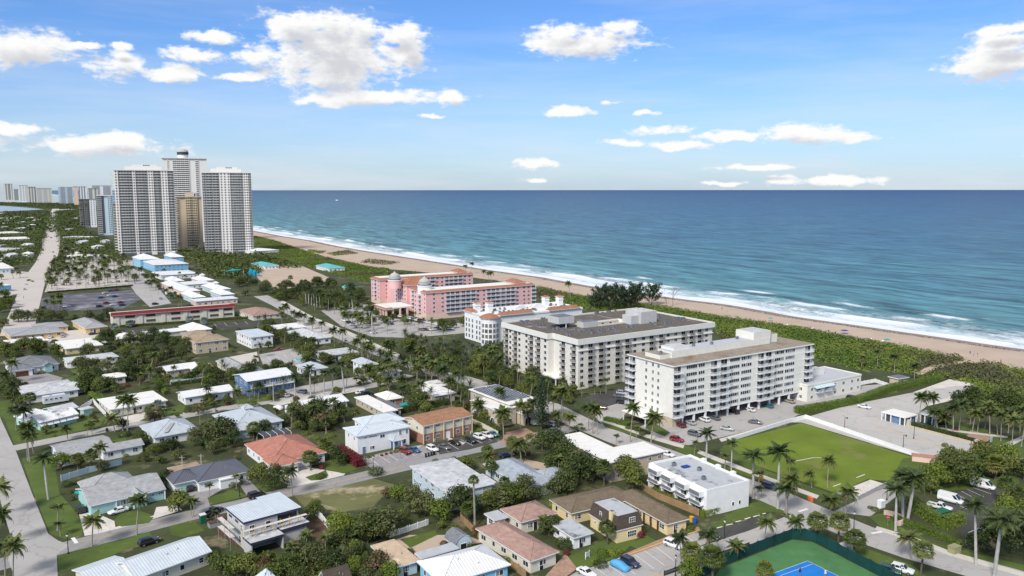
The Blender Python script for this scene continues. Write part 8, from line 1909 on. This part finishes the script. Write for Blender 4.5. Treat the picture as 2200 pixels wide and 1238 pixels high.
boxy('dumpster', 'large green dumpster behind the clipped hedge', 'dumpster', 2018, 1112, 5.5, 2.4, 1.7, 'green_dumpster'); boxy('utility_cabinet', 'khaki utility cabinet on the right sidewalk', 'cabinet', 2050, 1188, 2.4, 1.6, 1.7, 'khaki_metal')
boxy('traffic_barrier', 'orange plastic barrier on the avenue near the palms', 'barrier', 1741, 1076, 1.7, .6, 1.0, 'orange_plastic', rz=1.2); boxy('traffic_barrier', 'orange plastic barrier beside the parked navy car', 'barrier', 1635, 1031, 1.7, .6, 1.0, 'orange_plastic', rz=.9)
boxy('portable_toilet', 'dark green portable toilet by the building site', 'toilet', 436, 1124, 1.3, 1.3, 2.3, 'green_dumpster', 'rail_white'); boxy('rubble_skip', 'grey metal skip of rubble beside the unfinished house', 'skip', 464, 1130, 3.4, 1.8, 1.3, 'galvanised', 'mulch')
boxy('masonry_enclosure', 'pinkish block enclosure at the corner of the playing field', 'enclosure', 1993, 992, 8.5, 3.0, 1.7, 'peach_trim', 'coping_red', rz=-.9); boxy('gate_pillar', 'white gate pillar at the apron corner', 'pillar', 1893, 1090, 1.6, 1.2, 1.9, 'white_paint'); boxy('pump_box', 'pale pump box outside the tennis court fence', 'box', 1818, 1180, 3.0, 2.2, 1.2, 'pale_grey_roof'); boxy('park_pillar', 'cream wall-end pillar beside the beach pavilion', 'pillar', 1952, 914, 1.0, 1.0, 1.9, 'cream_wall'); boxy('park_pillar', 'cream wall-end pillar at the park entrance', 'pillar', 2098, 958, 1.0, 1.0, 1.9, 'cream_wall')
def sign(name, label, px, py, w, h, z, m, pm='white_paint', two=True, rz=.3):
 x, y = G(px, py); o = thing(name, label, 'sign', (x, y, 0), math.pi / 2 - eaz(px) + rz)
 for s in ((-w / 2, w / 2) if two else (0,)): b = MB(); b.box(s - .06, s + .06, -.06, .06, 0, z + h + .1, pm); b.build('post', o)
 b = MB(); b.box(-w / 2, w / 2, -.09, -.06, z, z + h, m); b.box(-w / 2 + .1, w / 2 - .1, -.1, -.09, z + h * .55, z + h * .7, 'rail_glass'); b.box(-w / 2 + .15, w / 2 - .2, -.1, -.09, z + h * .25, z + h * .38, 'rail_glass'); b.build('board', o)
sign('garden_sign', 'white garden sign on two posts by the lime shrubs', 1262, 1200, 1.4, 1.1, .5, 'white_paint'); sign('park_sign', 'white park board between turquoise posts', 2129, 954, 2.2, 1.6, .7, 'white_paint', 'teal_fabric'); sign('lawn_sign', 'small pale lawn sign in front of the rust-roofed motel', 934, 950, .6, .6, .4, 'pale_blue_wall'); sign('yard_sign', 'small pale sign on the motel lawn nearer the pickup', 1012, 933, .6, .6, .4, 'pale_blue_wall')
x, y = G(1907, 1130); o = thing('stop_sign', 'red stop sign by the curved garden wall', 'sign', (x, y, 0), -.3); b = MB(); b.tube([(0, 0, 0), (0, 0, 2.6)], .04, 6, 'galvanised'); b.build('post', o); b = MB(); b.prism([(.42 * math.cos(R(22.5 + 45 * i)), .42 * math.sin(R(22.5 + 45 * i))) for i in range(8)], 0, .04, 'sign_red', bottom=True); e_ = b.build('panel', o, loc=(0, -.08, 2.2)); e_.rotation_euler = (math.pi / 2, 0, 0)
cu = bpy.data.curves.new('stop_word', 'FONT'); cu.body = 'STOP'; cu.size = .26; cu.align_x = 'CENTER'; cu.extrude = .004; cu.materials.append(MATS['white_paint']); t0 = bpy.data.objects.new('word', cu); COL.objects.link(t0); t_ = bpy.data.objects.new('lettering', bpy.data.meshes.new_from_object(t0.evaluated_get(bpy.context.evaluated_depsgraph_get()))); bpy.data.objects.remove(t0); COL.objects.link(t_); t_.parent = o; t_.location = (0, -.13, 2.11); t_.rotation_euler = (math.pi / 2, 0, 0)
x, y = G(1908, 1118); o = thing('garden_wall', 'curved peach garden wall round the corner planting', 'wall', (x, y, 0)); b = MB()
for i in range(9): a0, a1 = R(-80 + i * 18), R(-62 + i * 18); b.prism([(3.2 * math.cos(a0), 3.2 * math.sin(a0)), (3.5 * math.cos(a0), 3.5 * math.sin(a0)), (3.5 * math.cos(a1), 3.5 * math.sin(a1)), (3.2 * math.cos(a1), 3.2 * math.sin(a1))], 0, 1.2, 'peach_trim')
b.build('wall_face', o)
def umbrella(px, py, m, label, r_=1.6, z=0.1):
 x, y = G(px, py); o = thing('umbrella', label, 'umbrella', (x, y, z)); b = MB(); b.tube([(0, 0, 0), (0, 0, 2.4)], .04, 6, 'white_paint'); b.build('pole', o)
 b = MB(); b.lathe([(r_, 1.9), (r_ * .6, 2.2), (.05, 2.5)], 8, m); b.build('canopy', o)
umbrella(1814, 718, 'blue_fabric', 'large blue beach umbrella at the dune edge', 2.2); umbrella(1655, 691, 'teal_fabric', 'small teal beach umbrella near the dune scrub', 1.6); umbrella(1905, 738, 'teal_fabric', 'dark teal beach canopy farther along the sand', 1.8); umbrella(873, 880, 'teal_fabric', 'bright teal patio umbrella on brick terrace', 2.6); umbrella(1402, 1048, 'white_cloth', 'white patio umbrella behind the modern block', 1.7); umbrella(176, 1072, 'teal_fabric', 'teal patio awning umbrella beside the aqua house', 1.7)
for i, (px, py) in enumerate([(2000, 762), (1690, 700), (1870, 731), (1895, 735), (1745, 708)]):
 x, y = G(px, py); o = thing('beach_lounger', None, 'lounger', (x, y, .12), .6); b = MB(); b.box(-1, .3, -.35, .35, .25, .32, 'white_paint'); b.poly([(.3, -.35, .3), (1, -.35, .8), (1, .35, .8), (.3, .35, .3)], 'white_paint'); b.build('seat', o); b = MB(); b.box(-.9, -.8, -.3, .3, 0, .25, 'galvanised'); b.box(.2, .3, -.3, .3, 0, .25, 'galvanised'); b.build('legs', o); ask(o, 'white beach lounger on the sand', 'lounger', 'beach loungers')
# playground with slides and shade sails
x, y = G(543, 594); o = thing('playground', 'blue playground slides with teal shade sails in the trees', 'playground', (x, y, 0)); b = MB(); b.box(-3, 3, -2, 2, 0, 4.5, 'slide_blue'); b.lathe([(2.2, 4.5), (1.6, 6), (.1, 7.5)], 8, 'slide_blue', -1.5, 0); b.lathe([(1.8, 4.5), (1.2, 5.5), (.1, 6.8)], 8, 'teal_fabric', 2, 0); b.build('tower', o)
b = MB(); b.tube([(3, 0, 3.5), (6, -1, 2), (9, -2, .5)], .6, 8, 'slide_blue'); b.tube([(-3, -1, 3.5), (-6, -3, 2.2), (-8, -5, .5)], .6, 8, 'slide_blue'); b.build('slide', o)
b = MB(); b.poly([(-24, -6, 5), (-6, -7, 7), (-5, 3, 5.5), (-20, 5, 6.5)], 'teal_fabric'); b.build('shade_sail', o)
for px_, py_ in ((-24, -6), (-6, -7), (-20, 5)): b = MB(); b.tube([(px_, py_, 0), (px_, py_, 7)], .12, 6, 'white_paint'); b.build('mast', o)
landmark(x, y, 'the playground')
# swimming pools
for l, lb in (([(366, 817), (425, 810), (427, 815), (368, 823)], 'long narrow turquoise pool behind a white wall'), ([(632, 772), (652, 768), (658, 773), (638, 777)], 'small turquoise pool among the garden apartments'), ([(868, 874), (880, 871), (884, 875), (872, 878)], 'tiny pool on the brick terrace beside the teal umbrella')):
 w = [G(*p) for p in l]; b = MB(); b.prism(w, 0, .12, 'white_paint'); ms_ = [((x * .94 + sum(p[0] for p in w) / 4 * .06), (y * .94 + sum(p[1] for p in w) / 4 * .06)) for x, y in w]; b2 = MB(); b2.prism(ms_, .1, .14, 'pool_water'); o = thing('swimming_pool', lb, 'pool', (0, 0, 0)); b.build('coping', o); b2.build('water', o)
# motorboat out at sea with its wake
x, y = G(724, 431, -.5); o = thing('motorboat', 'white motorboat with a wake out on the sea', 'boat', (x, y, -.4), R(150)); o.scale = (2.6,) * 3
b = MB(); loft(b, [(-5, 1.4, -.2, 1.1, 1.1), (-2, 1.6, -.3, 1.1, 1.12), (2, 1.4, -.3, 1.3, 1.35), (4.5, .7, 0, 1.6, 1.65), (5.6, .08, .6, 1.8, 1.82)], 'car_white'); b.build('hull', o); b = MB(); loft(b, [(-1.5, 1.1, 1.1, 2.4, 2.5), (.8, 1.0, 1.1, 2.4, 2.5), (2, .7, 1.2, 1.6, 1.65)], 'car_white'); b.box(-.8, .6, -.9, .9, 2.5, 3.6, 'car_glass'); b.build('cabin', o)
b = MB()
for i in range(60): leaf_quad(b, Vector((-6 - i * .8 + rnd.uniform(-.5, .5), rnd.gauss(0, .4 + i * .02), .05)), Vector((0, 0, 1)), rnd.uniform(.4, 1.1), b.mi('white_cloth'), rnd)
b.build('wake', o)
# utility poles
for px, py, h in ((183, 764, 8), (588, 868, 8), (434, 1028, 7), (393, 1024, 6), (1230, 668, 6)):
 x, y = G(px, py); o = thing('utility_pole', None, 'pole', (x, y, 0)); b = MB(); b.tube([(0, 0, 0), (0, 0, h)], [.16, .1], 7, 'concrete'); b.build('shaft', o); b = MB(); b.box(-.8, .8, -.05, .05, h - .6, h - .45, 'trunk_grey'); b.build('crossarm', o); ask(o, 'pale utility pole', 'pole', 'utility poles')
# ---------------------------------------------------------------- words, camera, sky, sun
write_labels()
cam = bpy.data.objects.new('camera', bpy.data.cameras.new('camera')); COL.objects.link(cam)
cam.data.sensor_width = 36; cam.data.lens = 36 * F / 2200; cam.data.clip_start = 1; cam.data.clip_end = 300000
cam.location = (0, 0, HC); cam.rotation_euler = (math.pi / 2 - TH, 0, 0)
SC.camera = cam
SUN_EL, SUN_AZ = 42.0, 208.0       # degrees; azimuth clockwise from +y, so the sun stands behind the camera to the left
w = bpy.data.worlds.new('World'); SC.world = w; w.use_nodes = True
nt = w.node_tree; N, L = nt.nodes, nt.links; N.clear()
out = N.new('ShaderNodeOutputWorld'); bg = N.new('ShaderNodeBackground'); L.new(bg.outputs[0], out.inputs[0])
sky = N.new('ShaderNodeTexSky'); sky.sky_type = 'NISHITA'; sky.sun_disc = False; sky.sun_elevation = R(SUN_EL); sky.sun_rotation = R(SUN_AZ); sky.altitude = 80; sky.air_density = 1.0; sky.dust_density = .7; sky.ozone_density = 2.0
geo = N.new('ShaderNodeNewGeometry')
def mt(op, a, b=None, c=None, clamp=False):
 x = N.new('ShaderNodeMath'); x.operation = op; x.use_clamp = clamp
 for i, v in enumerate((a, b, c)):
  if v is None: continue
  if isinstance(v, (int, float)): x.inputs[i].default_value = v
  else: L.new(v, x.inputs[i])
 return x.outputs[0]
tc = N.new('ShaderNodeTexCoord'); sep = N.new('ShaderNodeSeparateXYZ'); L.new(tc.outputs['Generated'], sep.inputs[0])
az_ = mt('ARCTAN2', sep.outputs[0], sep.outputs[1]); el_ = mt('ARCSINE', sep.outputs[2])
uv = N.new('ShaderNodeCombineXYZ'); L.new(az_, uv.inputs[0]); L.new(el_, uv.inputs[1])
def vm(op, a, b=None, c=None):
 x = N.new('ShaderNodeVectorMath'); x.operation = op
 for i, v in enumerate((a, b, c)):
  if v is None: continue
  if isinstance(v, tuple): x.inputs[i].default_value = v
  else: L.new(v, x.inputs[i])
 return x.outputs['Value'] if op in ('LENGTH', 'DOT_PRODUCT') else x.outputs[0]
CLOUDS = [(720, 112, 190, 78), (630, 62, 62, 40), (715, 60, 60, 38), (777, 68, 44, 32), (858, 80, 62, 28), (466, 78, 54, 18), (711, 165, 115, 34), (540, 125, 65, 16), (880, 112, 46, 46), (813, 206, 185, 20), (969, 207, 42, 18), (690, 216, 72, 16), (261, 140, 66, 30), (376, 160, 70, 18), (425, 118, 64, 17), (519, 165, 52, 12), (60, 100, 100, 38), (185, 98, 42, 8), (255, 102, 27, 8), (215, 314, 150, 24), (35, 278, 65, 14), (255, 298, 60, 16),
  (1255, 94, 155, 32), (1340, 57, 52, 14), (1215, 68, 66, 24), (1220, 239, 68, 13), (1425, 277, 78, 11), (1565, 293, 100, 12), (1730, 288, 92, 24), (1815, 293, 75, 12), (1340, 306, 50, 10), (1455, 313, 68, 14), (1150, 352, 54, 14), (1147, 387, 44, 8), (1625, 360, 88, 7), (1675, 388, 50, 12), (1800, 387, 125, 10), (2165, 135, 110, 34), (2170, 95, 80, 24), (2160, 65, 70, 13), (2070, 150, 70, 12), (1310, 220, 30, 6), (1385, 244, 34, 6), (1560, 395, 60, 5), (925, 249, 34, 5), (2500, 120, 160, 50), (-320, 160, 180, 40), (-240, 300, 180, 22), (2600, 330, 200, 20)]
def dirn(px, py):
 x = (px - CX) / F; y = -(py - CY) / F; c, s = math.cos(TH), math.sin(TH)
 d = Vector((x, c + y * s, -s + y * c)).normalized(); return math.atan2(d.x, d.y), math.asin(d.z)
def field(v):
 best = None
 for px, py, rx, ry in CLOUDS:
  u, e = dirn(px, py); sx, sy = F / rx, F / ry
  ln = vm('LENGTH', vm('MULTIPLY_ADD', v, (sx, sy, 0), (-u * sx, -e * sy, 0)))
  best = ln if best is None else mt('SMOOTH_MIN', best, ln, .18)
 return mt('SUBTRACT', 1.0, best)
def cnoise(v, s, det=8, ro=.62):
 n_ = N.new('ShaderNodeTexNoise'); n_.inputs['Scale'].default_value = s; n_.inputs['Detail'].default_value = det; n_.inputs['Roughness'].default_value = ro; n_.inputs['Distortion'].default_value = .25; L.new(v, n_.inputs['Vector']); return n_.outputs['Fac']
def puff(v, hi=1.4):
 a = mt('MULTIPLY', mt('SUBTRACT', cnoise(vm('MULTIPLY', v, (1, 1.5, 1)), 22, 10, .64), .5), 1.9)
 return mt('MULTIPLY_ADD', mt('SUBTRACT', cnoise(vm('MULTIPLY', v, (1, 2.2, 1)), 62, 6, .6), .5), hi, a)
def warp(v):
 n_ = N.new('ShaderNodeTexNoise'); n_.inputs['Scale'].default_value = 30; n_.inputs['Detail'].default_value = 3; L.new(v, n_.inputs['Vector'])
 return vm('ADD', v, vm('MULTIPLY', vm('SUBTRACT', n_.outputs['Color'], (.5, .5, .5)), (.05, .014, 0)))
f0 = mt('ADD', field(warp(uv.outputs[0])), puff(uv.outputs[0]))
r1 = N.new('ShaderNodeMapRange'); r1.interpolation_type = 'SMOOTHSTEP'; r1.inputs[1].default_value = -.05; r1.inputs[2].default_value = .55; L.new(f0, r1.inputs[0])
upv = vm('ADD', uv.outputs[0], (-.006, .013, 0)); f1 = mt('ADD', field(upv), puff(upv, .5))
r2 = N.new('ShaderNodeMapRange'); r2.interpolation_type = 'SMOOTHSTEP'; r2.inputs[1].default_value = .1; r2.inputs[2].default_value = 1.0; L.new(f1, r2.inputs[0])
ccol = N.new('ShaderNodeMix'); ccol.data_type = 'RGBA'; L.new(mt('MULTIPLY', r2.outputs[0], .85), ccol.inputs['Factor']); ccol.inputs['A'].default_value = (1.0, 1.0, .99, 1); ccol.inputs['B'].default_value = (.60, .62, .67, 1)
# thin high veils, denser toward the horizon
ve = cnoise(vm('MULTIPLY', uv.outputs[0], (3.2, 26, 1)), 1.0, 6, .6)
rv = N.new('ShaderNodeMapRange'); rv.inputs[1].default_value = .42; rv.inputs[2].default_value = .8; L.new(ve, rv.inputs[0])
low = N.new('ShaderNodeMapRange'); low.inputs[1].default_value = .17; low.inputs[2].default_value = .0; low.inputs[3].default_value = .0; low.inputs[4].default_value = .60; L.new(el_, low.inputs[0])
veil = mt('ADD', mt('MULTIPLY', rv.outputs[0], .26), mt('MULTIPLY', low.outputs[0], mt('ADD', mt('MULTIPLY', ve, .7), .45)))
sc_ = N.new('ShaderNodeMix'); sc_.data_type = 'RGBA'; sc_.blend_type = 'MULTIPLY'; sc_.inputs['Factor'].default_value = 1; L.new(sky.outputs[0], sc_.inputs['A']); sc_.inputs['B'].default_value = (SKYK[0], SKYK[1], SKYK[2], 1)
m1 = N.new('ShaderNodeMix'); m1.data_type = 'RGBA'; L.new(mt('MINIMUM', veil, .8), m1.inputs['Factor']); L.new(sc_.outputs['Result'], m1.inputs['A']); m1.inputs['B'].default_value = (7.0, 7.4, 7.8, 1)
cb = N.new('ShaderNodeMix'); cb.data_type = 'RGBA'; cb.blend_type = 'MULTIPLY'; cb.inputs['Factor'].default_value = 1; L.new(ccol.outputs['Result'], cb.inputs['A']); cb.inputs['B'].default_value = (8.6, 8.6, 8.6, 1)
m2 = N.new('ShaderNodeMix'); m2.data_type = 'RGBA'; L.new(r1.outputs[0], m2.inputs['Factor']); L.new(m1.outputs['Result'], m2.inputs['A']); L.new(cb.outputs['Result'], m2.inputs['B'])
# cloud deck added overhead and behind, unseen above the frame, for neutral ambient light
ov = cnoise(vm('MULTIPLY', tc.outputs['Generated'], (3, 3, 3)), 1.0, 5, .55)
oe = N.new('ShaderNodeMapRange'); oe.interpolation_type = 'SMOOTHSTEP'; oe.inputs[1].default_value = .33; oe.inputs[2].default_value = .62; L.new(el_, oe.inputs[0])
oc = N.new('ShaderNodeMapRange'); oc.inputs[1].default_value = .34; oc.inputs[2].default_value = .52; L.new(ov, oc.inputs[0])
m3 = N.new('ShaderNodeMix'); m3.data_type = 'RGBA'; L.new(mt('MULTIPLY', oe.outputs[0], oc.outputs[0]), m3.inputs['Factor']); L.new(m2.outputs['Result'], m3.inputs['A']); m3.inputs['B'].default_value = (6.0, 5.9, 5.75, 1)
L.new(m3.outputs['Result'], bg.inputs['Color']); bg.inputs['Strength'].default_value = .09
w.cycles.sampling_method = 'MANUAL'; w.cycles.sample_map_resolution = 1024
s = bpy.data.lights.new('sun', 'SUN'); s.energy = SUNK; s.angle = R(SUNA); s.color = (1.0, .955, .89)
so = bpy.data.objects.new('sun', s); COL.objects.link(so)
a, e = R(SUN_AZ), R(SUN_EL)
so.rotation_euler = Vector((math.sin(a) * math.cos(e), math.cos(a) * math.cos(e), math.sin(e))).to_track_quat('Z', 'Y').to_euler()
SC.view_settings.view_transform = 'Standard'; SC.view_settings.look = 'None'; SC.view_settings.exposure = EXPO; SC.view_settings.gamma = 1
SC.render.engine = 'CYCLES'
SC.cycles.max_bounces = 5; SC.cycles.diffuse_bounces = 3; SC.cycles.glossy_bounces = 2; SC.cycles.transmission_bounces = 2
SC.cycles.use_denoising = True
